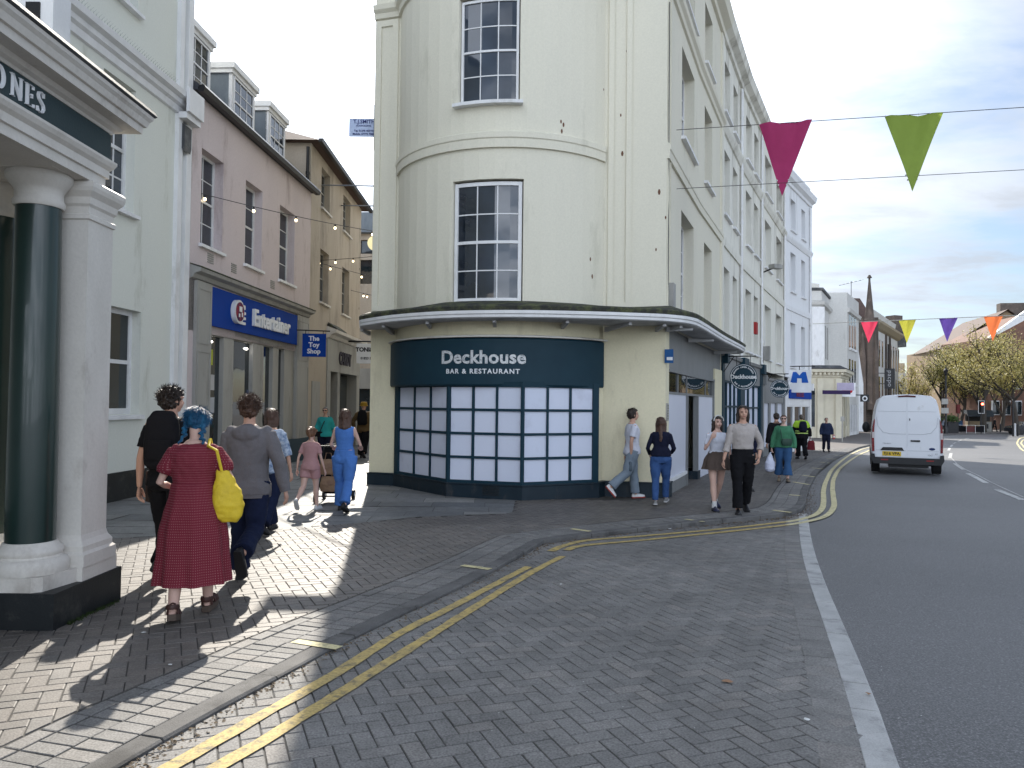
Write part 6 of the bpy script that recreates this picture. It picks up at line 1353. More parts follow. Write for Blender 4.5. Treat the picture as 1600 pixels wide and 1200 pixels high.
        for i, v in enumerate(hb.v):
            q = IR @ (v - hc); q = q / s / hs
            if q.y > .025 and q.z < (line + .02 * (q.y < .05) if not face or fem else .094 - abs(q.x) * .35): 
                k_ = max(0, min(1, (q.y - .025) / .03)); q2 = Vector((q.x * (1 - .22 * k_), q.y * (1 - .45 * k_), q.z)); hb.v[i] = hc + RH @ (q2 * s * hs)
        nst = 900 if py < 9 else 120 if py < 16 else 0
        for k in range(nst):
            th_ = rg.uniform(0, 2 * math.pi); ph = math.acos(rg.uniform(-.35, 1)); n_ = Vector((math.sin(ph) * math.cos(th_), math.sin(ph) * math.sin(th_), math.cos(ph)))
            if n_.y > .35 and n_.z < .45: continue
            p = Vector((n_.x * A_, n_.y * B_, n_.z * C_)) + Vector((0, -.016, .036)) * s; dn = Vector((n_.x * .4, n_.y * .4 - .1, -.9)); dn = (dn - n_ * dn.dot(n_)).normalized()
            if st_ in ('curly',): tang = Vector((rg.uniform(-1, 1), rg.uniform(-1, 1), rg.uniform(-.6, 1))).normalized(); l_ = rg.uniform(.012, .03) * s; pts = [p, p + n_ * .5 * l_ + tang * .4 * l_, p + n_ * .75 * l_ + tang * l_ - n_.cross(tang) * .4 * l_]
            elif st_ == 'short': tang = (dn + Vector((rg.uniform(-.6, .6), rg.uniform(-.6, .6), .4))).normalized(); l_ = rg.uniform(.012, .03) * s; pts = [p, p + n_ * .35 * l_ + tang * .4 * l_, p + n_ * .35 * l_ + tang * l_]
            else:
                l_ = rg.uniform(.04, .09) * s; pts = [p - n_ * .002, p + dn * l_ * .5 + n_ * .004, p + dn * l_ + n_ * rg.uniform(-.004, .012)]
            strands.tube([hc + RH @ q for q in pts], [.0022 * s, .0018 * s, .0005 * s], 3)
        if st_ in ('long', 'blunt', 'wavy', 'shoulder', 'pony', 'plaits') and py < 16:
            for k in range(160):
                x_ = rg.uniform(-.08, .08); z_e = (hair[2] if len(hair) > 2 else {'long': -.34, 'blunt': -.22, 'wavy': -.25, 'shoulder': -.17}.get(st_, -.1)); zt_ = rg.uniform(z_e * .5, 0) 
                if st_ in ('pony', 'plaits'): continue
                y_ = -.098 + abs(x_) * .5; w_ = .012 if st_ == 'wavy' else .003; strands.tube([HP_(x_, y_, zt_), HP_(x_ + rg.uniform(-w_, w_), y_ - .012, (zt_ + z_e) / 2), HP_(x_ + rg.uniform(-w_, w_) * 1.6, y_ - .008, z_e + rg.uniform(-.025, .01))], [.003 * s, .0025 * s, .0008 * s], 3)
        hb.join(strands); hb.xf(MX); obj('hair', hb, m, o, smooth=70)
    if face:
        def FP(x, y, z): return MX @ (hc + RH @ Vector((x * s * hs, y * s * hs, z * s * hs)))
        for sd in (-1, 1):
            if not glasses: mb = MB(); mb.ell(FP(sd * .030, .078, .012), (.011 * s, .009 * s, .006 * s), 8, 6); obj('eye', mb, eyem, o)
            mb = MB(); mb.tube([FP(sd * .014, .090, .030), FP(sd * .032, .088, .035), FP(sd * .047, .076, .030)], [.0035 * s, .004 * s, .002 * s], 6); obj('eyebrow', mb, hair[0] if hair else eyem, o)
        mb = MB(); mb.tube([FP(-.022, .086, -.050), FP(0, .097, -.049), FP(.022, .086, -.050)], [.003 * s, .006 * s, .003 * s], 6); obj('mouth', mb, lipm, o)
        if glasses: mb = MB(); [mb.ell(FP(sd * .031, .092, .014), (.026 * s, .012 * s, .02 * s), 12, 8) for sd in (-1, 1)]; mb.tube([FP(-.07, .0, .018), FP(-.058, .07, .018), FP(0, .102, .018), FP(.058, .07, .018), FP(.07, .0, .018)], .004 * s, 6); obj('sunglasses', mb, shadem, o)
    J = {k: MX @ v for k, v in J.items()}; J['MX'] = MX; J['pel'] = MX @ pel; J['chs'] = MX @ chs; J['nb'] = MX @ nb; J['hc'] = MX @ hc; J['s'] = s; J['o'] = o; J['cd'] = chd; J['MXs'] = MX
    J['rt'] = (RZ_.to_3x3() @ Vector((1, 0, 0))); J['fw'] = (RZ_.to_3x3() @ Vector((0, 1, 0))); return J
def backpack(lab, J, m, sz=1.0, h=.46):
    s = J['s'] * sz; c = J['chs'] - J['fw'] * (J['cd'] + .085 * s) + Vector((0, 0, -.02)); rot = Matrix((J['rt'], J['fw'], Vector((0, 0, 1)))).transposed().to_4x4()
    root = thing('backpack', lab, 'backpack', c); mb = MB(); mb.loft([(0, 0, -h / 2 * s, .11 * s, .05 * s), (0, 0, -h * .42 * s, .145 * s, .08 * s), (0, 0, 0, .15 * s, .085 * s), (0, 0, h * .36 * s, .13 * s, .07 * s), (0, .01, h / 2 * s, .08 * s, .04 * s)], 20, 3); b = bake(mb, .012, 2, ((.08, .012),)); b.xf(Matrix.Translation(c) @ rot); obj('pack', b, m, root, smooth=60)
    mb = MB(); mb.loft([(0, -.07 * s, -.17 * s, .10 * s, .035 * s), (0, -.075 * s, -.14 * s, .115 * s, .045 * s), (0, -.07 * s, .0, .11 * s, .035 * s)], 16, 3); mb.xf(Matrix.Translation(c) @ rot); obj('front_pocket', mb, m, root, smooth=60)
    for i, sd in enumerate((-1, 1)):
        a = c + J['rt'] * sd * .08 * s + Vector((0, 0, .18 * s)); S = J['nb'] + J['rt'] * sd * .085 * s - Vector((0, 0, .018 * s)); mb = MB(); mb.tube([a, S - J['fw'] * .07 + Vector((0, 0, .01)), S + Vector((0, 0, .025)), S + J['fw'] * (J['cd'] * .8 + .01) - Vector((0, 0, .05)), J['chs'] + J['rt'] * sd * .12 * s + J['fw'] * J['cd'] * .9 - Vector((0, 0, .1)), c + J['rt'] * sd * .13 * s - Vector((0, 0, .17))], .017 * s, 8); obj('strap', mb, m, root, smooth=60)
    return root
def yaw_to(p, q): return math.degrees(math.atan2(q[0] - p[0], q[1] - p[1]))
def at_px(px, py): p = G(px, py); return (p.x, p.y)
navy_j = cloth('navy_jeans', (.010, .016, .045)); bluej = cloth('blue_jeans', (.03, .07, .19), (.045, .10, .25), scale=9); blackc = cloth('black_cloth', (.008, .008, .010)); navyc = cloth('navy_cloth', (.010, .012, .030))
hb_dark = hairm('hair_dark_brown', (.035, .022, .016)); hb_brown = hairm('hair_brown', (.11, .055, .035)); hb_light = hairm('hair_ginger', (.25, .12, .06)); hb_blue = hairm('hair_blue', (.004, .12, .24), (.0, .05, .13)); hb_grey = hairm('hair_grey', (.20, .19, .18))
whs = mat('white_shoe', (.62, .62, .62), rough=.5); blk = mat('black_shoe', (.012, .012, .014), rough=.4); solebr = mat('brown_sole', (.09, .065, .05), rough=.8); soledk = mat('dark_sole', (.02, .02, .022), rough=.8); solew = mat('white_sole', (.5, .5, .5)); redsole = mat('red_sole', (.3, .04, .03)); greysh = mat('grey_shoe', (.2, .2, .2))
# dress cloth: small pale diamonds on dark red
def dressmat():
    m = bpy.data.materials.new('red_patterned_cloth'); m.use_nodes = True; t = m.node_tree; n = t.nodes; l = t.links; b = n['Principled BSDF']; tc = n.new('ShaderNodeTexCoord'); sp = n.new('ShaderNodeSeparateXYZ'); l.new(tc.outputs['Object'], sp.inputs[0])
    def mm(op, a, b_=None):
        q = n.new('ShaderNodeMath'); q.operation = op
        for i, x in enumerate((a, b_)):
            if x is None: continue
            if isinstance(x, (int, float)): q.inputs[i].default_value = x
            else: l.new(x, q.inputs[i])
        return q.outputs[0]
    ang = mm('MULTIPLY', mm('ARCTAN2', sp.outputs[0], sp.outputs[1]), 52.0); z = mm('MULTIPLY', sp.outputs[2], 170.0)
    v = mm('MULTIPLY', mm('SINE', mm('ADD', ang, z)), mm('SINE', mm('SUBTRACT', ang, z))); f = n.new('ShaderNodeMapRange'); l.new(v, f.inputs[0]); f.inputs[1].default_value = .62; f.inputs[2].default_value = .86
    mx = n.new('ShaderNodeMix'); mx.data_type = 'RGBA'; l.new(f.outputs[0], mx.inputs[0]); mx.inputs[6].default_value = (.155, .018, .030, 1); mx.inputs[7].default_value = (.31, .14, .15, 1); l.new(mx.outputs[2], b.inputs['Base Color']); b.inputs['Roughness'].default_value = .85; b.inputs['Specular IOR Level'].default_value = .2
    q = n.new('ShaderNodeTexNoise'); q.inputs['Scale'].default_value = 22; q.inputs['Detail'].default_value = 5; l.new(tc.outputs['Object'], q.inputs['Vector']); bp = n.new('ShaderNodeBump'); bp.inputs['Strength'].default_value = .5; bp.inputs['Distance'].default_value = .01; l.new(q.outputs[0], bp.inputs['Height']); l.new(bp.outputs[0], b.inputs['Normal']); return m
dressm = dressmat()
# 1 woman in the red dress
p = at_px(300, 962)
J = person('woman seen from behind in a long red patterned dress with blue plaited hair', p, -12, 1.60, SKP, fem=True, fat=1.22, legs=((-14, 8), (13, 6)), feet_pitch=(.25, -.05), headpitch=32, headyaw=8,
    arms=[((-.42, -.05, -1), (.25, .9, -.25), (0, 0, -1), .6), ((.55, -.12, -1), (-.35, .95, -.05), (0, 0, -1), .6)], top=(dressm, 'dress_top', 'puff', .014, .055), bot=(dressm, 'dress_skirt', .0, .0, .365, .040, -.012), shoes=(mat('brown_strap', (.06, .025, .02), rough=.5), solebr, 'sandal'), hair=(hb_blue, 'plaits'))
# yellow tote on her right shoulder
ym = mat('yellow_bag', (.72, .52, .03), (.62, .44, .03), rough=.6, scale=8, fine=90, fineamt=.12, bump=.2)
S = J['sh1'] - J['rt'] * .035; c = J['pel'] + J['rt'] * .235 + Vector((0, 0, .10)) - J['fw'] * .06; root = thing('tote_bag', 'bright yellow cloth tote bag hanging from the shoulder of the woman in red', 'bag', c)
rot = Matrix((J['rt'], J['fw'], Vector((0, 0, 1)))).transposed().to_4x4(); mb = MB()
mb.loft([(.03, 0, -.235, .05, .04), (.02, 0, -.20, .095, .065), (.012, 0, -.11, .125, .08), (.0, 0, .0, .10, .07), (-.012, 0, .09, .065, .04), (-.03, 0, .17, .035, .02)], 20, 2.4); b = bake(mb, .009, 2, ((.12, .035), (.04, .012))); b.xf(Matrix.Translation(c) @ rot); obj('bag_body', b, ym, root, smooth=60)
tp = c + Vector((0, 0, .15)) - J['rt'] * .03
for sd in (-1, 1): mb = MB(); mb.tube([tp + J['fw'] * sd * .03, tp + J['fw'] * sd * .085 + Vector((0, 0, .16)) - J['rt'] * .03, S + J['fw'] * sd * .075 + Vector((0, 0, .03)), S + J['fw'] * sd * .01 + Vector((0, 0, .078))], .012, 8, flat=(J['fw'], 1.0)); obj('strap', mb, ym, root, smooth=60)
# 2 man in black tee with backpack
p = at_px(262, 905); J = person('man in a black t shirt with a black backpack walking beside the woman in red', p, -4, 1.82, SK, legs=((16, 6), (-18, 34)), feet_pitch=(0, .5), headyaw=38,
    arms=[((-.22, -.12, -1), (-.06, .1, -1), (1, 0, .2), .6), ((.3, .1, -1), (.0, .6, -1))], top=(blackc, 't_shirt', 'short', .016), bot=(blackc, 'trousers', .014, .03), shoes=(blk, soledk, 'shoe'), hair=(hb_dark, 'curly'))
backpack('slim black backpack on the man in the black t shirt', J, mat('black_nylon', (.008, .008, .010), rough=.8, spec=.15), 1.0, .5)
c = J['pel'] + J['fw'] * .05 + J['rt'] * (-.17) + Vector((0, 0, -.10)); root = thing('shoulder_bag', 'dark brown flat bag hanging at the left hip of the man in black', 'bag', c); mb = MB(); mb.box((0, 0, 0), (.12, .06, .30), 0); b = bake(mb, .02, 2); b.v = [v + c for v in b.v]; obj('bag_body', b, mat('dark_leather', (.03, .022, .02), rough=.6), root, smooth=50); mb = MB(); mb.tube([c + Vector((0, 0, .15)), c + Vector((.02, -.08, .4)), J['nb'] + Vector((.02, -.06, .02))], .012); obj('strap', mb, blackm, root)
# 3 hoodie
p = at_px(385, 908); hm = cloth('grey_hoodie_cloth', (.16, .152, .16), (.135, .128, .135)); J = person('young man in a grey hoodie and dark jeans stepping forward with one heel raised', p, -3, 1.73, SK, legs=((10, 4), (-12, 58)), feet_pitch=(0, 1.15), headyaw=0,
    arms=[((-.2, .15, -1), (-.1, .35, -1)), ((.42, -.12, -1), (.20, .12, -1), (-1, 0, 0), .5)], top=(hm, 'hoodie', 'long', .030, -.055), bot=(navy_j, 'jeans', .022, .045), shoes=(blk, soledk, 'shoe'), hair=(hairm('hair_auburn', (.10, .05, .03)), 'curly'))
# 4 floral blouse
p = at_px(421, 832); J = person('woman in a pale blue patterned blouse half hidden behind the grey hoodie', p, 10, 1.66, SK, fem=True, legs=((18, 5), (-18, 25)), arms=[((-.3, -.1, -1), (-.1, .3, -1)), ((.35, .0, -1), (.12, .15, -1), (-1, 0, 0), .6)],
    top=(cloth('blue_floral', (.45, .52, .62), (.14, .2, .32), scale=22), 'blouse', 'elbow', .03), bot=(navy_j, 'trousers', .03, .06), shoes=(blk, soledk, 'shoe'), hair=(hb_brown, 'shoulder', -.08))
# 5 girl
pinkc = cloth('pink_cloth', (.42, .24, .24), (.38, .21, .21)); p = at_px(484, 797); J = person('small girl in a pink t shirt and shorts with ginger ponytail', p, 8, 1.34, SKP, fem=True, child=True, legs=((-16, 38), (10, 2)), feet_pitch=(.9, 0), barelegs=True,
    arms=[((-.30, -.22, -1), (-.16, .1, -1), (1, 0, 0), .4), ((.30, -.05, -1), (.22, .25, -1), (-1, 0, 0), .4)], top=(pinkc, 't_shirt', 'short', .016), bot=(pinkc, 'shorts', .012, .02), shoes=(whs, solew, 'shoe'), hair=(hb_light, 'pony'))
# 6 jumpsuit
js = cloth('blue_jumpsuit_cloth', (.075, .19, .50), (.065, .165, .44)); p = at_px(537, 799); J6 = person('woman in a sleeveless blue jumpsuit pushing the pushchair', p, 2, 1.66, SKP, fem=True, legs=((12, 4), (-14, 24)), feet_pitch=(0, .45), 
    arms=[((-.35, .25, -1), (-.1, 1, -.15), (0, 0, -1), 1.0), ((.35, .25, -1), (-.2, 1, -.15), (0, 0, -1), 1.0)], top=(js, 'jumpsuit_top', 'none', .008, .055), bot=(js, 'trousers', .022, .05), shoes=(blk, soledk, 'shoe'), hair=(hb_brown, 'blunt'))
# pushchair
pc = Vector((*at_px(523, 783), 0)); pc.z = T(pc.x, pc.y); pr = thing('pushchair', 'dark folding pushchair with brown bags slung on its handles', 'pushchair', pc, None)
mb = MB()
for sd in (-.24, .24):
    mb.tube([pc + Vector((sd, -.42, .98)), pc + Vector((sd, -.25, .80)), pc + Vector((sd, .30, .10))], .014); mb.tube([pc + Vector((sd, -.30, .10)), pc + Vector((sd, .1, .55)), pc + Vector((sd, .15, .95))], .014)
mb.tube([pc + Vector((-.24, -.42, .98)), pc + Vector((.24, -.42, .98))], .014); mb.tube([pc + Vector((-.24, -.3, .12)), pc + Vector((.24, -.3, .12))], .012); obj('frame', mb, blackm, pr, smooth=40)
for sx in (-.26, .26):
    for sy in (-.30, .32): mb = MB(); mb.disc(pc + Vector((sx, sy, .085)), (1, 0, 0), .085, .045, 20); w_ = obj('wheel', mb, blackm, pr, smooth=40); mb = MB(); mb.disc(pc + Vector((sx, sy, .085)), (1, 0, 0), .04, .052, 12); obj('hub', mb, letterw, w_)
mb = MB(); mb.loft([(pc.x, pc.y, pc.z + .35, .20, .14), (pc.x, pc.y + .02, pc.z + .55, .21, .18), (pc.x, pc.y - .05, pc.z + .80, .20, .12), (pc.x, pc.y - .0, pc.z + 1.0, .16, .2)], 16, 3); obj('seat', bake(mb, .02, 2, ((.1, .02),)), blackc, pr, smooth=60)
mb = MB(); mb.loft([(pc.x, pc.y - .1, pc.z + .16, .16, .16), (pc.x, pc.y - .1, pc.z + .3, .2, .22)], 14, 3); obj('basket', mb, blackc, pr, smooth=50)
tan = cloth('tan_bag', (.28, .19, .12), (.2, .13, .09), scale=9)
for k, (z, w_) in enumerate(((.62, .15), (.33, .14))):
    c = pc + Vector((-.05, -.30, z)); r_ = thing('shopping_bag', ('tan upper bag' if k == 0 else 'brown lower bag') + ' hanging at the back of the pushchair', 'bag', c); mb = MB(); mb.loft([(0, 0, -.13, w_ * .9, .05), (0, 0, 0, w_, .08), (0, 0, .13, w_ * .8, .03)], 16, 3); b = bake(mb, .014, 2, ((.08, .02),)); b.v = [v + c for v in b.v]; obj('bag_body', b, tan, r_, smooth=50); mb = MB(); mb.tube([c + Vector((-.06, 0, .12)), c + Vector((-.03, -.04, .24)), c + Vector((.05, -.04, .24)), c + Vector((.07, 0, .12))], .008); obj('handle', mb, tan, r_)
# 7 teal woman
p = at_px(507, 728); J = person('older woman in a turquoise top and sunglasses walking towards the camera', p, 178, 1.62, SK, fem=True, fat=1.15, legs=((10, 4), (-12, 16)), feet_pitch=(0, .3), arms=[((-.35, .05, -1), (-.15, .3, -1)), ((.35, .05, -1), (.1, .3, -1))],
    top=(cloth('turquoise', (.03, .33, .32)), 'blouse', 'elbow', .03), bot=(navyc, 'trousers', .02, .03), shoes=(blk, soledk, 'shoe'), hair=(hb_grey, 'short'), face=True, glasses=True)
c = J['pel'] + J['fw'] * .12 + J['rt'] * .14; root = thing('shoulder_bag', 'thin dark strap bag across the turquoise top', 'bag', c); mb = MB(); mb.box(c, (.2, .06, .14), 0); obj('bag_body', mb, blackc, root); mb = MB(); mb.tube([c, J['chs'] + J['fw'] * (J['cd'] + .05), J['nb'] - J['rt'] * .09 + Vector((0, 0, .0)), J['chs'] - J['fw'] * .15], .012); obj('strap', mb, blackm, root)
# 8 yellow hat
p = at_px(567, 716); J = person('person in a brown jacket and mustard hat with dark backpack far down the alley', p, 0, 1.76, SK, legs=((14, 5), (-16, 25)), top=(cloth('brown_jacket_cloth', (.13, .085, .04)), 'jacket', 'long', .035), bot=(blackc, 'trousers', .03, .05), shoes=(blk, soledk, 'shoe'), arms=[((-.6, .1, -1), (.1, .4, -.8)), ((.4, .1, -1), (.0, .5, -1))])
mb = MB(); hc = J['hc']; mb.lathe(hc + Vector((0, 0, .03)), [(.13, -.02), (.125, 0), (.10, .02), (.105, .07), (.08, .105), (.02, .11)], 20); obj('hat', mb, cloth('mustard', (.30, .18, .02)), J['o'], smooth=50)
backpack('dark backpack on the person in the mustard hat', J, blackc, 1.0)
# 9 young man white tee
p = at_px(987, 779); J = person('young man in a white t shirt and pale grey cargo trousers walking past the bay', p, 80, 1.73, SK, legs=((9, 4), (-19, 30)), feet_pitch=(-.02, .85), arms=[((-.05, -.12, -1), (0, -.05, -1), (1, 0, 0), .5), ((.1, -.28, -1), (-.15, .05, -1), (-1, 0, 0), .8)], headyaw=0,
    top=(cloth('white_tee', (.62, .63, .70), (.56, .57, .64)), 't_shirt', 'short', .022), bot=(cloth('pale_grey_cargo', (.22, .27, .32), (.18, .22, .27)), 'trousers', .028, .045), shoes=(whs, redsole, 'shoe'), hair=(hb_dark, 'curly'), face=True)
c = J['hand1'] + Vector((-.02, -.02, -.08)); root = thing('drink_bottle', 'dark bottle held behind the young man in the white t shirt', 'bottle', c); mb = MB(); mb.lathe(c, [(.02, -.13), (.035, -.12), (.035, .03), (.015, .07), (.015, .1)], 14); obj('bottle_body', mb, mat('smoky_bottle', (.06, .09, .12), rough=.2), root, smooth=50); mb = MB(); mb.lathe(c, [(.017, .098), (.017, .12)], 12); obj('cap', mb, blackm, root)
# 10 girl navy top
p = at_px(1032, 790); J = person('long haired girl in a dark navy top and tight blue jeans seen from behind', p, 12, 1.57, SKP, fem=True, legs=((-3, 6), (20, 6)), feet_pitch=(.15, -.1), arms=[((-.35, .0, -1), (.1, .8, -.5)), ((.35, .05, -1), (-.2, .9, -.4))], twist=0,
    top=(navyc, 'jumper', 'long', .014, .02), bot=(bluej, 'jeans', .020, .016), shoes=(greysh, solew, 'shoe'), hair=(hb_brown, 'long', -.36))
# 11 girl white tee, brown skirt
p = at_px(1120, 797); brsk = cloth('brown_pleated', (.10, .075, .065), (.08, .06, .05)); J11 = person('girl in white cropped t shirt and brown skirt holding the hand of the man', p, 172, 1.62, SKP, fem=True, legs=((-12, 22), (10, 3)), feet_pitch=(.35, 0), barelegs=True,
    arms=[((-.30, .05, -1), (.04, .22, -1), (1, 0, 0), .9), ((.35, .20, -1), (-.35, .45, .95), (-.5, -.6, .2), .35)], top=(cloth('white_crop', (.66, .68, .76), (.6, .62, .7)), 't_shirt', 'short', .008, .055), bot=(brsk, 'skirt', 0, 0, .105, .045), shoes=(mat('navy_mary_jane', (.015, .02, .06), rough=.3), soledk, 'shoe'), hair=(hb_dark, 'wavy'), face=True)
for i in (0, 1): mb = MB(); a = J11['an%d' % i]; mb.tube([a + Vector((0, 0, -.02)), a + Vector((0, 0, .09))], [.045, .042], 12); obj('sock', mb, whs, J11['o'], smooth=50)
mb = MB(); hc = J11['hc']; mb.tube([hc + J11['rt'] * math.cos(a) * .085 + Vector((0, 0, .03 + .095 * math.sin(a))) + J11['fw'] * .045 for a in [math.pi * i / 10 for i in range(11)]], .008, 6); obj('headband', mb, whs, J11['o'], smooth=50)
# 12 man beige polo
p = at_px(1160, 802); bp_ = cloth('beige_polo_cloth', (.42, .38, .36), (.37, .335, .315)); J12 = person('tall man in a beige shirt and black trousers holding the hand of the girl', p, 186, 1.80, SK, legs=((-8, 24), (9, 3)), feet_pitch=(.4, 0),
    arms=[((-.42, -.12, -1), (.25, .55, -1), (1, 0, 0), 1.0), ((.22, .12, -1), (.28, .15, -1), (-1, 0, 0), .9)], top=(bp_, 'polo_shirt', 'rolled', .014, .05), bot=(blackc, 'trousers', .020, .04), shoes=(blk, soledk, 'shoe'), hair=(hb_dark, 'shoulder', -.10), face=True)
mb = MB(); c = J12['pel'] + Vector((0, 0, .07)); mb.lathe(c, [(.0, 0), (.0, 0)], 3)
# 13 someone behind them
p = at_px(1163, 766); J = person('person in dark clothes almost hidden behind the couple', p, 178, 1.62, SK, legs=((8, 4), (-10, 16)), feet_pitch=(0, .3), top=(navyc, 'jacket', 'long', .025), bot=(blackc, 'trousers', .015, .025), shoes=(blk, soledk, 'shoe'), hair=(hb_dark, 'short'), vox=.02)
# 14 green jumper
p = at_px(1224, 753); J = person('woman in a green jumper, flared jeans and sunglasses with a white carrier bag', p, 196, 1.62, SKP, fem=True, fat=1.05, legs=((8, 3), (-8, 10)), feet_pitch=(0, .25), arms=[((-.38, .05, -1), (-.08, .18, -1)), ((.38, .02, -1), (.12, .12, -1), (-1, 0, 0), 1.2)],
    top=(cloth('green_knit', (.06, .20, .11), (.05, .17, .095)), 'jumper', 'long', .032, -.02), bot=(cloth('flared_jeans_cloth', (.035, .09, .20)), 'cropped', .022, .085), shoes=(mat('beige_flats', (.2, .16, .12)), soledk, 'shoe'), hair=(hb_brown, 'short'), face=True, glasses=True)
c = J['hand1'] + Vector((-.03, 0, -.27)); root = thing('carrier_bag', 'full white plastic carrier bag held by the woman in green', 'bag', c); mb = MB(); mb.loft([(0, 0, -.21, .07, .05), (0, 0, -.15, .12, .09), (0, 0, 0, .115, .08), (0, 0, .12, .07, .05), (0, 0, .24, .015, .02)], 18, 2.3); b = bake(mb, .012, 1, ((.06, .03), (.025, .012))); b.v = [v + c for v in b.v]; obj('bag_body', b, mat('white_plastic', (.55, .58, .68), (.48, .5, .62), rough=.35), root, smooth=50)
mb = MB(); mb.tube([c + Vector((0, 0, .22)), J['hand1'] + Vector((0, 0, -.01))], .012); obj('handle', mb, mat('white_plastic', (.5, .5, .5)), root)
c = J['pel'] + J['fw'] * .17 + J['rt'] * -.06 + Vector((0, 0, .08)); root = thing('shoulder_bag', 'dark green crossbody bag on the woman in the green jumper', 'bag', c); mb = MB(); mb.loft([(0, 0, -.08, .11, .03), (0, 0, 0, .13, .045), (0, 0, .08, .12, .03)], 16, 3); mb.v = [v + c for v in mb.v]; gb = mat('dark_green_bag', (.012, .045, .03), rough=.5); obj('bag_body', mb, gb, root, smooth=50)
mb = MB(); mb.tube([c + J['rt'] * .1 + Vector((0, 0, .06)), J['chs'] + J['fw'] * (J['cd'] + .055) + J['rt'] * .07, J['nb'] + J['rt'] * .09 + J['fw'] * .02, J['chs'] - J['fw'] * .14], .010); obj('strap', mb, gb, root)
# 15 dark person beside, 16 hi vis, 17 navy man
p = at_px(1213, 738); J = person('person in black partly hidden behind the woman in green', p, 0, 1.70, SK, top=(blackc, 'jacket', 'long', .03), bot=(blackc, 'trousers', .02, .03), shoes=(blk, soledk, 'shoe'), hair=(hb_dark, 'short'), vox=.02)
p = at_px(1252, 717); hv = mat('hi_vis', (.38, .62, .04), rough=.7, emit=(.35, .6, .03), estr=.0); J = person('stocky person in a lime high visibility jacket with backpack seen from behind', p, 4, 1.74, SK, fat=1.2, legs=((10, 4), (-10, 20)), feet_pitch=(0, .3), arms=[((-.45, .1, -1), (-.05, .3, -1)), ((.5, .05, -1), (.15, .1, -1), (-1, 0, 0), 1.2)], vox=.02,
    top=(blackc, 'jacket', 'long', .045, -.07), bot=(blackc, 'trousers', .03, .05), shoes=(blk, soledk, 'shoe'), hair=(hairm('hair_short_grey', (.12, .09, .07)), 'short'))
mb = MB(); fwv = Vector((0, 0, 1)); c = J['chs']; s = J['s']
mb.loft([(c.x, c.y, c.z - .08, .265, .21), (c.x, c.y, c.z + .02, .275, .21), (c.x, c.y, c.z + .11, .26, .18), (c.x, c.y, c.z + .16, .19, .15), (c.x, c.y - .03, c.z + .21, .09, .08)], 20, 2.2); 
for i in (0, 1): S, e = J['sh%d' % i], J['el%d' % i]; mb.tube([S, S + (e - S) * .6], [.105, .105], 12); mb.ell(S, (.108,) * 3)
hvp = bake(mb, .02, 2); o_ = obj('yoke', hvp, hv, J['o'], smooth=60)
for z in (-.30, -.22): mb = MB(); mb.loft([(c.x, c.y, c.z + z, .245, .185), (c.x, c.y, c.z + z + .04, .245, .185)], 24, 2.2); obj('reflective_band', mb, mat('lime_band', (.55, .75, .2)), J['o'], smooth=50)
backpack('small navy backpack on the high visibility jacket', J, navyc, 1.0, .4)
c = J['hand1'] + Vector((0.02, 0, -.2)); root = thing('shopping_bag', 'dark red shopping bag held by the high visibility jacket wearer', 'bag', c); mb = MB(); mb.loft([(0, 0, -.22, .15, .06), (0, 0, .05, .13, .06), (0, 0, .14, .10, .03)], 12, 4); mb.v = [v + c for v in mb.v]; obj('bag_body', mb, mat('dark_red_bag', (.16, .012, .02)), root); mb = MB(); mb.tube([c + Vector((-.06, 0, .13)), c + Vector((0, 0, .22)), c + Vector((.06, 0, .13))], .01); obj('handle', mb, blackm, root)
p = at_px(1291, 706); J = person('older man in a navy jacket walking towards the camera far along the pavement', p, 190, 1.76, SK, fat=1.12, legs=((10, 4), (-8, 14)), feet_pitch=(0, .3), arms=[((-.35, .1, -1), (-.05, .35, -1)), ((.3, .1, -1), (.05, .2, -1))], vox=.022,
    top=(cloth('navy_jacket_cloth', (.018, .026, .06)), 'jacket', 'long', .04), bot=(navyc, 'trousers', .02, .03), shoes=(blk, soledk, 'shoe'), hair=(hb_grey, 'short'), face=True)
c = J['hand0'] + Vector((.02, -.05, -.02)); root = thing('folded_paper', 'small red folded packet held by the older man in navy', 'packet', c); mb = MB(); mb.box(c, (.10, .05, .22), .2); obj('packet', mb, mat('red_packet', (.4, .06, .05)), root); mb = MB(); mb.box(c + Vector((0, -.03, .02)), (.06, .01, .1), .2); obj('packet_label', mb, letterw, root)
# people at the junction, tiny
for i, (px_, d_, h, lab, c1, c2) in enumerate(((1554, 96, 1.78, 'distant person in dark clothes standing beside the dark food stall', blackc, blackc), (1535, 93, 1.7, 'distant person in grey standing in front of the dark food stall', cloth('grey_top', (.14, .16, .18)), navyc), (1500, 90, 1.7, 'distant person in blue behind the cafe barrier', cloth('blue_top', (.03, .06, .12)), blackc), (1476, 88, 1.7, 'distant person in pale blue next to the lamp post', cloth('pale_blue_top', (.3, .36, .45)), navyc))):
    d = ray(px_, 660); x_ = d.x / d.y * d_; J = person(lab, (x_, d_), 150 + 30 * i, h, SK, vox=.035, top=(c1, 'jacket', 'long', .03), bot=(c2, 'trousers', .02, .03), hair=(hb_dark, 'short'), shoes=(blk, soledk, 'shoe'))
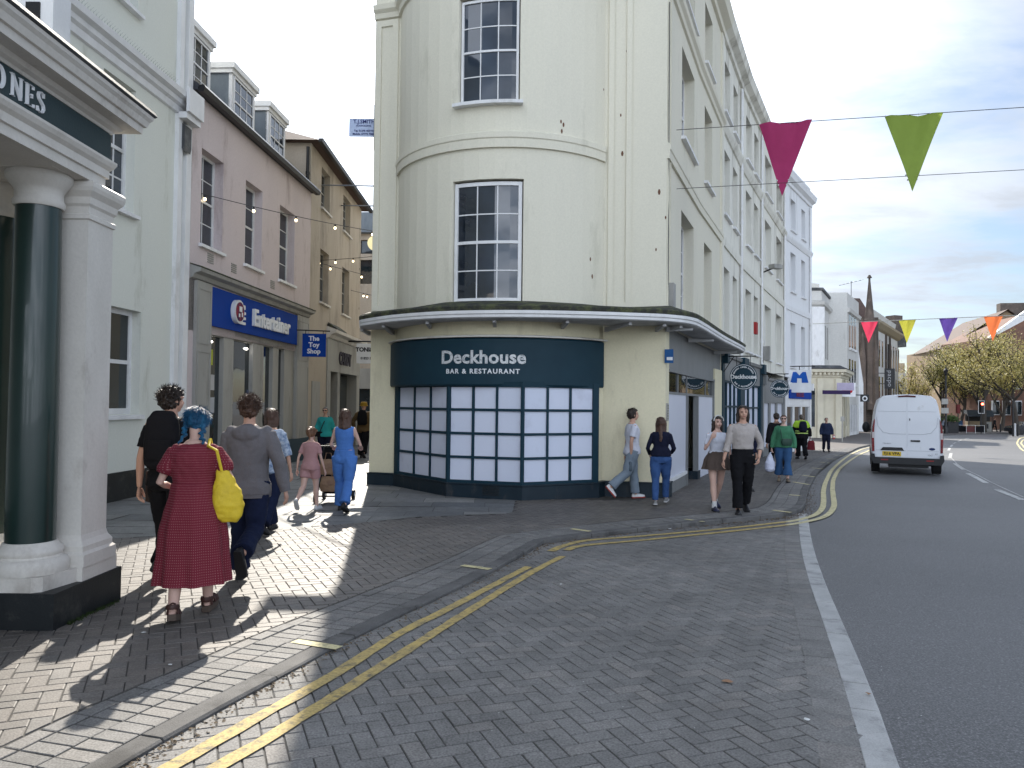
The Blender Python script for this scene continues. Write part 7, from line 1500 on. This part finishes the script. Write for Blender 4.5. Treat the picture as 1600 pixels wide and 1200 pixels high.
# ------------------------------------------------------------------ van
vd = R(24.5); vf = Vector((math.sin(vd), math.cos(vd), 0)); vr = Vector((vf.y, -vf.x, 0))
d0 = ray(1417, 700); vy = 21.6; vc = Vector((d0.x / d0.y * vy, vy, 0)); vc.z = T(vc.x, vc.y) - KERB
VM = Matrix((vr, vf, Vector((0, 0, 1)))).transposed().to_4x4(); VM = Matrix.Translation(vc) @ VM @ Matrix.Diagonal((.915, 1, 1.055, 1))
van = thing('white_van', 'white high sided panel van driving away along the road', 'van', vc)
paint = mat('van_white', (.62, .64, .68), (.60, .62, .66), rough=.28, scale=2, fineamt=.03, bump=.0, coat=.5, c3=(.45, .45, .44), c3amt=.08, c3scale=3)
vplas = mat('van_black_plastic', (.02, .021, .023), rough=.55)
def V_(mb, name, m, parent=van, smooth=40): mb.xf(VM); return obj(name, mb, m, parent, smooth=smooth)
sec = [(-.96, .34), (-.985, .60), (-.985, .95), (-.955, 1.25), (-.915, 1.55), (-.86, 1.85), (-.80, 2.02), (-.66, 2.12), (-.3, 2.155), (0, 2.16)]
prof = sec + [(-x, z) for x, z in sec[-2::-1]]
st = [(0.0, .965, .985, 0.0), (.04, .99, .998, 0), (.5, 1, 1, 0), (2.8, 1, 1, 0), (3.4, .99, .985, 0), (3.9, .965, .93, .0), (4.45, .93, .62, .0), (5.0, .88, .50, 0), (5.15, .80, .44, 0)]
mb = MB(); vs = []; n = len(prof)
for y, sx, sz, _ in st: vs += [(x * sx, y, .34 + (z - .34) * sz) for x, z in prof]
mb.add(vs, [(i * n + k, i * n + (k + 1) % n, (i + 1) * n + (k + 1) % n, (i + 1) * n + k) for i in range(len(st) - 1) for k in range(n)] + [tuple(range(n)), tuple(range((len(st) - 1) * n, len(st) * n))]); V_(mb, 'body', paint, smooth=25)
def vbox(name, x0, x1, y0, y1, z0, z1, m, parent=van, bev=.0):
    mb = MB(); mb.box(((x0 + x1) / 2, (y0 + y1) / 2, (z0 + z1) / 2), (x1 - x0, y1 - y0, z1 - z0)); return V_(mb, name, m, parent, None)
# rear doors as two slightly proud skins with a seam
def door(sd):
    mb = MB(); a, b = (.008, .80); pts = [(a, .48), (.86, .48), (.885, .62), (.885, .95), (.86, 1.25), (.825, 1.55), (.775, 1.84), (.70, 1.99), (a, 2.06)]
    k = len(pts); vs = [(sd * x, -.012, z) for x, z in pts] + [(sd * x, .02, z) for x, z in pts]; mb.add(vs, [tuple(range(k)), tuple(range(2 * k - 1, k - 1, -1))] + [(i, (i + 1) % k, k + (i + 1) % k, k + i) for i in range(k)]); return V_(mb, 'rear_door', paint, smooth=None)
dL, dR = door(-1), door(1)
seam = mat('panel_gap', (.10, .11, .12))
for sd, dd in ((-1, dL), (1, dR)):
    mb = MB(); mb.tube([(sd * .02, -.014, 1.70), (sd * .80, -.014, 1.70)], .004, 4); mb.tube([(sd * .02, -.014, .66), (sd * .86, -.014, .66)], .004, 4)
    mb.tube([(sd * .84, -.014, 1.55), (sd * .80, -.014, 1.30), (sd * .66, -.014, 1.14), (sd * .45, -.014, 1.10), (sd * .03, -.014, 1.10)], .005, 4); V_(mb, 'crease', mat('van_crease', (.42, .44, .48), rough=.3), dd)
vbox('door_handle', .10, .36, -.03, -.012, .90, .945, vplas, dR); vbox('lock', .065, .09, -.022, -.012, 1.46, 1.52, vplas, dR)
mb = MB(); mb.add([(x, -.03, z) for x, z in ((-.74, .655), (-.08, .655), (-.13, .74), (-.66, .74))] + [(x, -.008, z) for x, z in ((-.74, .655), (-.08, .655), (-.13, .74), (-.66, .74))], [(0, 1, 2, 3), (7, 6, 5, 4)] + [(i, (i + 1) % 4, 4 + (i + 1) % 4, 4 + i) for i in range(4)]); V_(mb, 'plate_recess', vplas, dL, None)
np_ = vbox('number_plate', -.68, -.16, -.028, -.012, .51, .63, mat('plate_yellow', (.62, .42, .03), rough=.4), van)
W = flatM(VM @ Vector((-.42, -.029, .57)), vr, -vf); obj('lettering', textmb('FJ16 VPA', .108, W, 0, 0, v=.002, depth=.002, bold=.003), blackm, np_, recalc=False)
mb = MB(); mb.ell((.68, -.016, .72), (.085, .008, .035), 20, 8); V_(mb, 'emblem', mat('emblem_blue', (.01, .025, .10), rough=.2), dR)
W = flatM(VM @ Vector((.66, -.014, .56)), vr, -vf); obj('lettering', textmb('2.2', .05, W, .12, .03, v=.002, depth=.002), vplas, dR, recalc=False); obj('lettering', textmb('TDCi', .055, W, -.03, -.01, v=.002, depth=.002), seam, dR, recalc=False)
W = flatM(VM @ Vector((-.55, -.014, .84)), vr, -vf); obj('lettering', textmb('TRANSIT', .045, W, 0, 0, v=.002, depth=.002, spacing=1.3), seam, dL, recalc=False)
mb = MB(); mb.tube([(-.24, -.01, 2.10), (0, -.015, 2.115), (.24, -.01, 2.10)], [.022, .026, .022], 8); V_(mb, 'high_brake_light', mat('dark_red_lens', (.08, .008, .01), rough=.2))
for sd in (-1, 1):
    pts = [(.90, .62), (.965, .62), (.975, 1.0), (.945, 1.32), (.895, 1.50), (.885, 1.46), (.90, 1.25), (.91, 1.0)]; k = len(pts); mb = MB(); mb.add([(sd * x, -.025, z) for x, z in pts] + [(sd * (x + .02), .14, z) for x, z in pts], [tuple(range(k))] + [(i, (i + 1) % k, k + (i + 1) % k, k + i) for i in range(k)]); tl = V_(mb, 'tail_light', mat('red_lens', (.22, .02, .025), (.10, .01, .015), rough=.15, scale=9), smooth=None)
    vbox('reversing_lens', min(sd * .90, sd * .965), max(sd * .90, sd * .965), -.03, -.02, .98, 1.14, mat('clear_lens', (.5, .45, .45), rough=.1), tl)
mb = MB(); pr_ = [(-.93, .30), (.93, .30), (1.0, .42), (.99, .56), (.90, .56), (.88, .47), (-.88, .47), (-.90, .56), (-.99, .56), (-1.0, .42)]; k = len(pr_)
mb.add([(x, -.09, z) for x, z in pr_] + [(x, .35 if abs(x) > .89 else .1, z) for x, z in pr_], [tuple(range(k))] + [(i, (i + 1) % k, k + (i + 1) % k, k + i) for i in range(k)]); V_(mb, 'bumper', vplas, smooth=None)
for x in (-.62, .62): vbox('reflector', x - .1, x + .1, -.095, -.088, .395, .425, mat('reflector', (.25, .03, .03)), van)
for sd in (-1, 1):
    for y in (.85, 3.95):
        c = VM @ Vector((sd * .86, y, .33)); mb = MB(); mb.disc(c, vr, .335, .22, 28); w_ = obj('wheel', mb, mat('tyre', (.012, .012, .013), rough=.9), van, smooth=40); mb = MB(); mb.disc(c + vr * sd * .02, vr, .21, .20, 20); obj('hub', mb, stonegrey, w_)
    vbox('side_moulding', min(sd * .975, sd * 1.0), max(sd * .975, sd * 1.0), .05, 4.6, .38, .56, vplas)
mb = MB(); mb.ell((-1.12, 3.75, 1.18), (.13, .1, .17), 12, 8); mb.box((-.99, 3.75, 1.1), (.12, .05, .05)); V_(mb, 'door_mirror', vplas)
mb = MB(); mb.ell((1.12, 3.75, 1.18), (.13, .1, .17), 12, 8); mb.box((.99, 3.75, 1.1), (.12, .05, .05)); V_(mb, 'door_mirror', vplas)
vbox('exhaust_box', -.5, .6, .15, .9, .2, .34, blackm)
mb = MB(); mb.box((0, 2.5, .40), (1.7, 4.6, .2)); V_(mb, 'underbody', blackm)
# ------------------------------------------------------------------ bunting across the street
def flagm_(name, c): m = mat(name, c, tuple(x * .85 for x in c), rough=.7, scale=3, fine=120, fineamt=.08, bump=.2, bscale=6, bdist=.05); return m
def translucent(m, c, f=.35):
    t = m.node_tree; n = t.nodes; b = n['Principled BSDF']; o = [x for x in n if x.type == 'OUTPUT_MATERIAL'][0]; tr = n.new('ShaderNodeBsdfTranslucent'); tr.inputs[0].default_value = (*c, 1); mx = n.new('ShaderNodeMixShader'); mx.inputs[0].default_value = f
    t.links.new(b.outputs[0], mx.inputs[1]); t.links.new(tr.outputs[0], mx.inputs[2]); t.links.new(mx.outputs[0], o.inputs[0]); return m
def pennant(a, b, tip, m, lab, fixings=True, sag=.03):
    a, b, tip = Vector(a), Vector(b), Vector(tip); root = thing('bunting_flag', lab, 'flag', (a + b) / 2, 'triangular bunting flags over the street'); k = 10; vs = []; idx = {}; nrm = (b - a).cross(tip - a).normalized()
    for j in range(k + 1):
        for i in range(k + 1 - j):
            t = j / k; w0 = a + (tip - a) * t; w1 = b + (tip - b) * t; q = (i / (k - j)) if k > j else 0; p = w0 + (w1 - w0) * q; p = p - nrm * ((.06 * math.sin(q * 8 + 3 * t) + .03 * math.sin(q * 17 + a.x)) * (1 - t) * (b - a).length) + nrm * .03 * math.sin(5 * t + a.x); idx[(i, j)] = len(vs); vs.append(p)
    fs = []
    for j in range(k):
        for i in range(k - j):
            fs.append((idx[(i, j)], idx[(i + 1, j)], idx[(i, j + 1)]))
            if i < k - j - 1: fs.append((idx[(i + 1, j)], idx[(i + 1, j + 1)], idx[(i, j + 1)]))
    mb = MB(); mb.add(vs, fs); obj('pennant', mb, m, root, smooth=80)
    if fixings:
        mb = MB(); pts = [a + (b - a) * q for q in (.02, .21, .4, .59, .78, .97)] + [tip + (a - tip) * .22, tip + (b - tip) * .22, tip + (a - tip) * .35 * .45, tip + (b - tip) * .16]
        for p in pts: mb.ell(p - nrm * .0, (.016, .016, .016), 6, 4)
        mb = [mb][0]; e_ = obj('eyelets', mb, whs, root); e_['kind'] = 'stuff'
    return root
p0, p1 = AT(1057, 203, 14.85), AT(1640, 165, 13.4); q0, q1 = AT(1057, 295, 14.85), AT(1640, 263, 13.4)
def wire(a, b, sag, r, lab, name='wire', m=None):
    a, b = Vector(a), Vector(b); mb = MB(); mb.tube([a + (b - a) * (i / 20) - Vector((0, 0, 4 * sag * (i / 20) * (1 - i / 20))) for i in range(21)], r, 5); return tag(obj(name, mb, m or blackm, origin=a), lab, 'wire')
far1, far2 = p0 + (p1 - p0) * 1.6, q0 + (q1 - q0) * 1.6
wire(p0, far1, -.0, .007, 'upper bunting wire from the corner building across the road', 'bunting_wire'); wire(q0, far2, 0, .006, 'lower bunting wire from the corner building across the road', 'bunting_wire')
def onw(a, b, px): 
    t = min((abs(PJ(a + (b - a) * k / 2000)[0] - px), k / 2000) for k in range(2001))[1]; return a + (b - a) * t
mg = translucent(flagm_('magenta_cloth', (.36, .03, .12)), (.5, .04, .16)); gr = translucent(flagm_('green_cloth', (.22, .30, .05)), (.3, .42, .06))
a, b = onw(p0, far1, 1186), onw(p0, far1, 1268); pennant(a, b, AT(1222, 307, onw(q0, far2, 1222).y - .02), mg, 'large magenta bunting flag nearest the corner building')
a, b = onw(p0, far1, 1382), onw(p0, far1, 1474); pennant(a, b, AT(1425, 300, onw(q0, far2, 1425).y - .02), gr, 'large olive green bunting flag over the road')
a, b = AT(1270, 506, 44), AT(1700, 488, 40); wire(a, b, 0, .02, 'far bunting wire over the street behind the terrace', 'bunting_wire', stonegrey); a2, b2 = AT(1300, 533, 45), AT(1700, 524, 41)
for (x0, x1, xt, yt, c, lab) in ((1345, 1372, 1357, 536, (.6, .05, .10), 'small far pink bunting flag in front of the church'), (1404, 1431, 1417, 536, (.42, .40, .05), 'small far yellow green bunting flag'), (1467, 1496, 1480, 534, (.09, .05, .25), 'small far purple bunting flag'), (1537, 1567, 1551, 533, (.65, .16, .05), 'small far orange bunting flag'), (1610, 1640, 1625, 531, (.5, .05, .1), 'far bunting flag outside right')):
    if x0 > 1600: continue
    A_, B_ = onw(a, b, x0), onw(a, b, x1); m = flagm_('flag_%s' % lab.split()[2], c); translucent(m, c, .4); pennant(A_, B_, AT(xt, yt, (A_.y + B_.y) / 2), m, lab, False)
# ------------------------------------------------------------------ trees
bark = mat('bark', (.06, .05, .042), (.045, .038, .03), fine=14, fineamt=.4, bump=.5)
def leafmat(name, stops):
    m = bpy.data.materials.new(name); m.use_nodes = True; t = m.node_tree; n = t.nodes; l = t.links; b = n['Principled BSDF']; a = n.new('ShaderNodeAttribute'); a.attribute_name = 'rnd'; cr = n.new('ShaderNodeValToRGB'); l.new(a.outputs['Fac'], cr.inputs[0])
    while len(cr.color_ramp.elements) < len(stops): cr.color_ramp.elements.new(.5)
    for e, (p, c) in zip(cr.color_ramp.elements, stops): e.position = p; e.color = (*c, 1)
    l.new(cr.outputs[0], b.inputs['Base Color']); b.inputs['Roughness'].default_value = .6; o = [x for x in n if x.type == 'OUTPUT_MATERIAL'][0]; tr = n.new('ShaderNodeBsdfTranslucent'); l.new(cr.outputs[0], tr.inputs[0]); mx = n.new('ShaderNodeMixShader'); mx.inputs[0].default_value = .5
    l.new(b.outputs[0], mx.inputs[1]); l.new(tr.outputs[0], mx.inputs[2]); l.new(mx.outputs[0], o.inputs[0]); return m
leafA = leafmat('spring_leaves', [(0, (.14, .15, .04)), (.4, (.42, .36, .11)), (.8, (.56, .48, .17)), (1, (.22, .19, .07))]); leafB = leafmat('green_leaves', [(0, (.08, .10, .03)), (.5, (.30, .28, .08)), (1, (.44, .38, .12))])
def tree(lab, base, h, spread, seed, nleaf, lm, leaf=.16, tr=.35, first=.22, dens=1.0):
    rg = random.Random(seed); base = Vector(base); root = thing('street_tree', lab, 'tree', base, 'spring trees around the junction'); mb = MB(); tips = []
    def grow(p, d, ln, r, lev):
        pts = [p]; q = p; dd = d
        for i in range(4):
            dd = (dd + Vector((rg.uniform(-1, 1), rg.uniform(-1, 1), rg.uniform(-.35, .6))) * .16).normalized(); q = q + dd * ln / 4; pts.append(q)
        mb.tube(pts, [r * (1 - .12 * i) for i in range(5)], 7 if lev < 2 else 4, cap=False)
        if lev >= 2: tips.extend(pts[1:])
        if lev < 4:
            nb_ = 5 if lev == 0 else 3 if lev < 3 else 2
            for k in range(nb_):
                a = rg.uniform(0, 6.28); tl = rg.uniform(.45, .95) if lev else rg.uniform(.35, .75) * (1.1); ax = Vector((math.cos(a) * spread, math.sin(a) * spread, rg.uniform(.15, .9))).normalized(); nd = (dd * .55 + ax * tl).normalized(); st_ = pts[rg.choice((2, 3, 4, 4))]
                grow(st_, nd, ln * rg.uniform(.6, .82), r * .55, lev + 1)
            if lev < 3: grow(pts[-1], (dd + Vector((0, 0, .3))).normalized(), ln * .75, r * .6, lev + 1)
    grow(base, Vector((rg.uniform(-.05, .05), 0, 1)), h * .36, tr, 0); obj('trunk', mb, bark, root, smooth=60)
    mb = MB(); rnd = []
    zz = [t.z for t in tips]
    for k in range(nleaf):
        t = rg.choice(tips); p = t + Vector((rg.gauss(0, .35), rg.gauss(0, .35), rg.gauss(0, .3))); u = Vector((rg.uniform(-1, 1), rg.uniform(-1, 1), rg.uniform(-1, 1))).normalized(); v = u.orthogonal().normalized(); s_ = leaf * rg.uniform(.5, 1.2)
        mb.add([p, p + u * s_ * .5 + v * s_ * .35, p + u * s_, p + u * s_ * .5 - v * s_ * .35], [(0, 1, 2, 3)]); rnd.append(rg.random())
    obj('crown', mb, lm, root, recalc=False, rnd=rnd); return root
def gpx(px, Y): d = ray(px, 660); x = d.x / d.y * Y; return (x, Y, T(x, Y) - .1)
tree('largest spring tree with dark trunk right behind the red traffic light', gpx(1536, 92), 12.5, 1.5, 5, 11000, leafA, .22, .42)
tree('spring tree at the right edge in front of the brick gabled building', gpx(1590, 84), 10.5, 1.4, 11, 9000, leafA, .21, .26)
tree('darker tree between the main tree and the right edge', gpx(1565, 100), 10.5, 1.3, 23, 6500, leafB, .24, .3)
tree('thin pale green tree left of the lamp post', gpx(1425, 118), 9.5, 1.2, 31, 5000, leafA, .24, .22)
tree('medium spring tree just behind the lamp post', gpx(1473, 104), 11.0, 1.35, 47, 5500, leafB, .24, .3)
tree('loose pale spring tree to the left of the main tree', gpx(1500, 112), 12.5, 1.4, 53, 6500, leafA, .25, .3)
# ------------------------------------------------------------------ street furniture
def lamp_post():
    b = Vector(gpx(1478, 84)); top = AT(1478.5, 583, 84).z; r = thing('street_lamp', 'tall black street lamp post with lantern beside the planter', 'street lamp', b); mb = MB(); mb.lathe(b, [(.22, 0), (.22, .7), (.14, .9), (.11, 1.0), (.085, top - b.z - .1), (.05, top - b.z)], 12); obj('post', mb, blackm, r, smooth=40)
    for z in (3.3, 4.6): mb = MB(); mb.lathe(b + Vector((0, 0, z)), [(.12, 0), (.16, .05), (.12, .1)], 12); obj('collar', mb, blackm, r)
    mb = MB(); mb.lathe(Vector((b.x, b.y, top)), [(.06, -.3), (.16, -.1), (.24, .25), (.26, .3), (.12, .48), (.03, .7)], 8); obj('lantern', mb, blackm, r)
    for z, w_ in ((3.6, .7), (2.6, .8)): mb = MB(); mb.box(b + Vector((-.2, -.15, z)), (w_, .06, .6)); obj('sign_plate', mb, stonegrey, r)
lamp_post()
def traffic(px, Y, lab, lit=True, board=True):
    b = Vector(gpx(px, Y)); r = thing('traffic_light', lab, 'traffic light', b); mb = MB(); mb.tube([b, b + Vector((0, 0, 3.5))], .06, 10); obj('post', mb, blackm, r, smooth=40); c = AT(px, 636, Y)
    mb = MB(); mb.box(c + Vector((0, 0, -.0)), (.62, .06, 1.35)); bb = obj('backing_board', mb, blackm, r); mb = MB()
    for s_ in (-.33, .33): mb.box(c + Vector((s_, -.04, 0)), (.05, .02, 1.4))
    for s_ in (-.7, .7): mb.box(c + Vector((0, -.04, s_)), (.7, .02, .05))
    obj('white_border', mb, whs, bb); mb = MB(); mb.box(c + Vector((0, -.12, 0)), (.32, .2, 1.05)); obj('housing', mb, blackm, r)
    for i, (m, z) in enumerate(((mat('red_signal', (.8, .05, .02), emit=(1, .06, .03), estr=9), .34), (blackm, 0), (blackm, -.34))): mb = MB(); mb.disc(c + Vector((0, -.24, z)), (0, 1, 0), .13, .03, 16); obj('lens', mb, m, r); mb = MB(); mb.tube([c + Vector((.15 * math.cos(a), -.24, z + .15 * math.sin(a))) for a in [math.pi * k / 8 for k in range(9)]], .02, 5); obj('hood', mb, blackm, r)
traffic(1533, 86, 'traffic light showing red in front of the large tree')
b = Vector(gpx(1497, 86)); tl = thing('traffic_light', 'dark traffic light seen from behind near the cafe barrier', 'traffic light', b); mb = MB(); mb.tube([b, b + Vector((0, 0, 3.2))], .06); obj('post', mb, blackm, tl); mb = MB(); mb.box(b + Vector((0, 0, 2.8)), (.35, .3, 1.0)); obj('housing', mb, mat('dark_red_box', (.12, .02, .02)), tl)
# food stall
k0, k1 = Vector(gpx(1512, 96)), Vector(gpx(1550, 95)); ks_ = thing('food_stall', 'dark food stall with awning and buff counter at the junction', 'stall', k0); KM = Plan([(k0.x, k0.y), (k1.x, k1.y)]); z = k0.z
obj('counter', MB().mbox(KM, 0, KM.len, -2.2, 0, z, z + 1.35), mat('buff_panel', (.22, .17, .10), (.16, .12, .08)), ks_); obj('back', MB().mbox(KM, 0, KM.len, -2.2, -1.2, z + 1.35, z + 2.2), interior, ks_)
obj('awning', MB().sweep(KM, -.1, KM.len + .1, [(-2.3, z + 2.75), (-.1, z + 2.75), (.7, z + 2.1), (.7, z + 1.95), (-.1, z + 2.25), (-2.3, z + 2.3)]), mat('awning_dark', (.012, .02, .028), rough=.4, coat=.3), ks_)
obj('panel', MB().mbox(KM, KM.len * .66, KM.len * .98, .0, .05, z + .1, z + 1.3), stonegrey, ks_); mb = MB(); mb.disc(KM(KM.len * .82, .07, z + .75), (0, 1, 0), .3, .03, 18); obj('round_emblem', mb, blackm, ks_)
for u in (.02, KM.len - .1): obj('post', MB().mbox(KM, u, u + .08, .4, .48, z, z + 2.1), blackm, ks_)
for k, (px, Y) in enumerate(((1489, 87), (1503, 86.5), (1517, 86), (1531, 85.8))):
    a = Vector(gpx(px, Y)); W = flatM(a, (1, -.1, 0), (0, -1, 0)); r = thing('cafe_barrier', ('leftmost', 'second', 'third', 'rightmost')[k] + ' white railed cafe barrier below the dark food stall', 'barrier', a, 'cafe barriers at the junction'); mb = MB()
    mb.tube([W(-.48, 0, 0), W(-.48, 0, 1.0), W(.48, 0, 1.0), W(.48, 0, 0)], .03, 6); obj('frame', mb, whs, r); obj('panel', MB().mbox(W, -.46, .46, -.01, .01, .25, .9), blackc if k % 2 else mat('barrier_red', (.10, .03, .03)), r)
for k, (px, Y, c) in enumerate(((1482, 85.5, (.02, .03, .05)),)):
    a = Vector(gpx(px, Y)); r = thing('planter', 'dark square planter with green plants at the foot of the lamp post', 'planter', a); mb = MB(); mb.box(a + Vector((.3, 0, .7)), (1.1, .8, 1.4)); obj('box', mb, blackm, r); mb = MB(); rr = random.Random(2)
    for _ in range(500): p = a + Vector((.3 + rr.gauss(0, .35), rr.gauss(0, .3), 1.5 + abs(rr.gauss(0, .22)))); u = Vector((rr.uniform(-1, 1), rr.uniform(-1, 1), rr.uniform(-1, 1))) * .14; v = u.orthogonal().normalized() * .07; mb.add([p, p + u + v, p + u * 2, p + u - v], [(0, 1, 2, 3)])
    obj('plants', mb, mat('plant_green', (.05, .09, .02)), r)
for k, (px, Y, h) in enumerate(((1563, 92, 1.1), (1586, 80, 1.35), (1590, 80, 1.3), (1583, 79, 3.8))):
    a = Vector(gpx(px, Y)); mb = MB(); mb.lathe(a, [(.09, 0), (.09, h - .1), (.11, h - .08), (.06, h)], 10); tag(obj('bollard' if h < 2 else 'sign_post', mb, blackm if k != 1 else whs, origin=a, smooth=40), ['short dark bollard right of the food stall', 'pale bollard near the right edge of the road', 'dark bollard next to the pale one', 'tall thin dark post near the right edge'][k], 'bollard' if h < 2 else 'post', 'bollards at the junction' if h < 2 else None)
# dark parked car at the right edge, far
cc = Vector(gpx(1606, 86)); car = thing('parked_car', 'dark parked car cut by the right edge of the photo', 'car', cc); mb = MB(); ps = [(-2.1, .35), (-2.15, .75), (-1.9, .95), (-1.3, 1.05), (-.75, 1.48), (.7, 1.5), (1.4, 1.05), (2.0, .9), (2.15, .6), (2.1, .35)]; k = len(ps)
for sgn_, ww_ in ((1, .85),): mb.add([cc + Vector((x, -.85 + (.12 if z > 1.1 else 0), z)) for x, z in ps] + [cc + Vector((x, .85 - (.12 if z > 1.1 else 0), z)) for x, z in ps], [tuple(range(k - 1, -1, -1)), tuple(range(k, 2 * k))] + [(i, (i + 1) % k, k + (i + 1) % k, k + i) for i in range(k)])
obj('body', mb, mat('car_navy', (.01, .013, .02), rough=.2, coat=.5), car); mb = MB(); mb.add([cc + Vector(p) for p in ((-1.2, -.78, 1.06), (-.72, -.745, 1.4), (.62, -.745, 1.42), (1.2, -.78, 1.06))], [(0, 1, 2, 3)]); obj('side_window', mb, darkglass, car)
for x in (-1.3, 1.3):
    for y in (-.8, .8): mb = MB(); mb.disc(cc + Vector((x, y, .32)), (0, 1, 0), .32, .2, 20); obj('wheel', mb, blackm, car)
# post with a sign on the right hand pavement, aerials
a = Vector(gpx(1316, 58)); mb = MB(); mb.tube([a, a + Vector((0, 0, 2.0))], .045, 8); sp_ = thing('sign_post', 'slim grey post in front of the cream bank shop', 'post', a); obj('pole', mb, stonegrey, sp_); mb = MB(); mb.box(a + Vector((0, -.06, 1.8)), (.3, .03, .35)); obj('plate', mb, stonegrey, sp_)
a = AT(1330, 458, 76); ae = thing('roof_aerial', 'thin television aerial on the narrow white building', 'aerial', a); mb = MB(); mb.tube([a - Vector((0, 0, .6)), a + Vector((0, 0, 1.2))], .03, 5); obj('mast', mb, blackm, ae); mb = MB(); mb.tube([a + Vector((-1.2, 0, .75)), a + Vector((1.2, 0, 1.35))], .025, 5); [mb.tube([a + Vector((x, -.3, 1.05 + x * .25)), a + Vector((x, .3, 1.05 + x * .25))], .015, 4) for x in (-1, -.6, -.2, .2, .6, 1)]; obj('boom', mb, blackm, ae)
# weeds at the plinth
mb = MB(); rr = random.Random(9)
for _ in range(260):
    y = rr.uniform(5.55, 6.25); p = Vector((PX + .03 + abs(rr.gauss(0, .02)), y, T(-3.2, y) + .001)); h = rr.uniform(.01, .035); u = Vector((rr.uniform(-.02, .03), rr.uniform(-.02, .02), h)); v = Vector((0, .006, 0)); mb.add([p - v, p + v, p + u], [(0, 1, 2)])
w_ = obj('weeds', mb, mat('weed_green', (.04, .07, .015)), origin=(PX, 5.9, 0), recalc=False); tag(w_, kind='stuff')
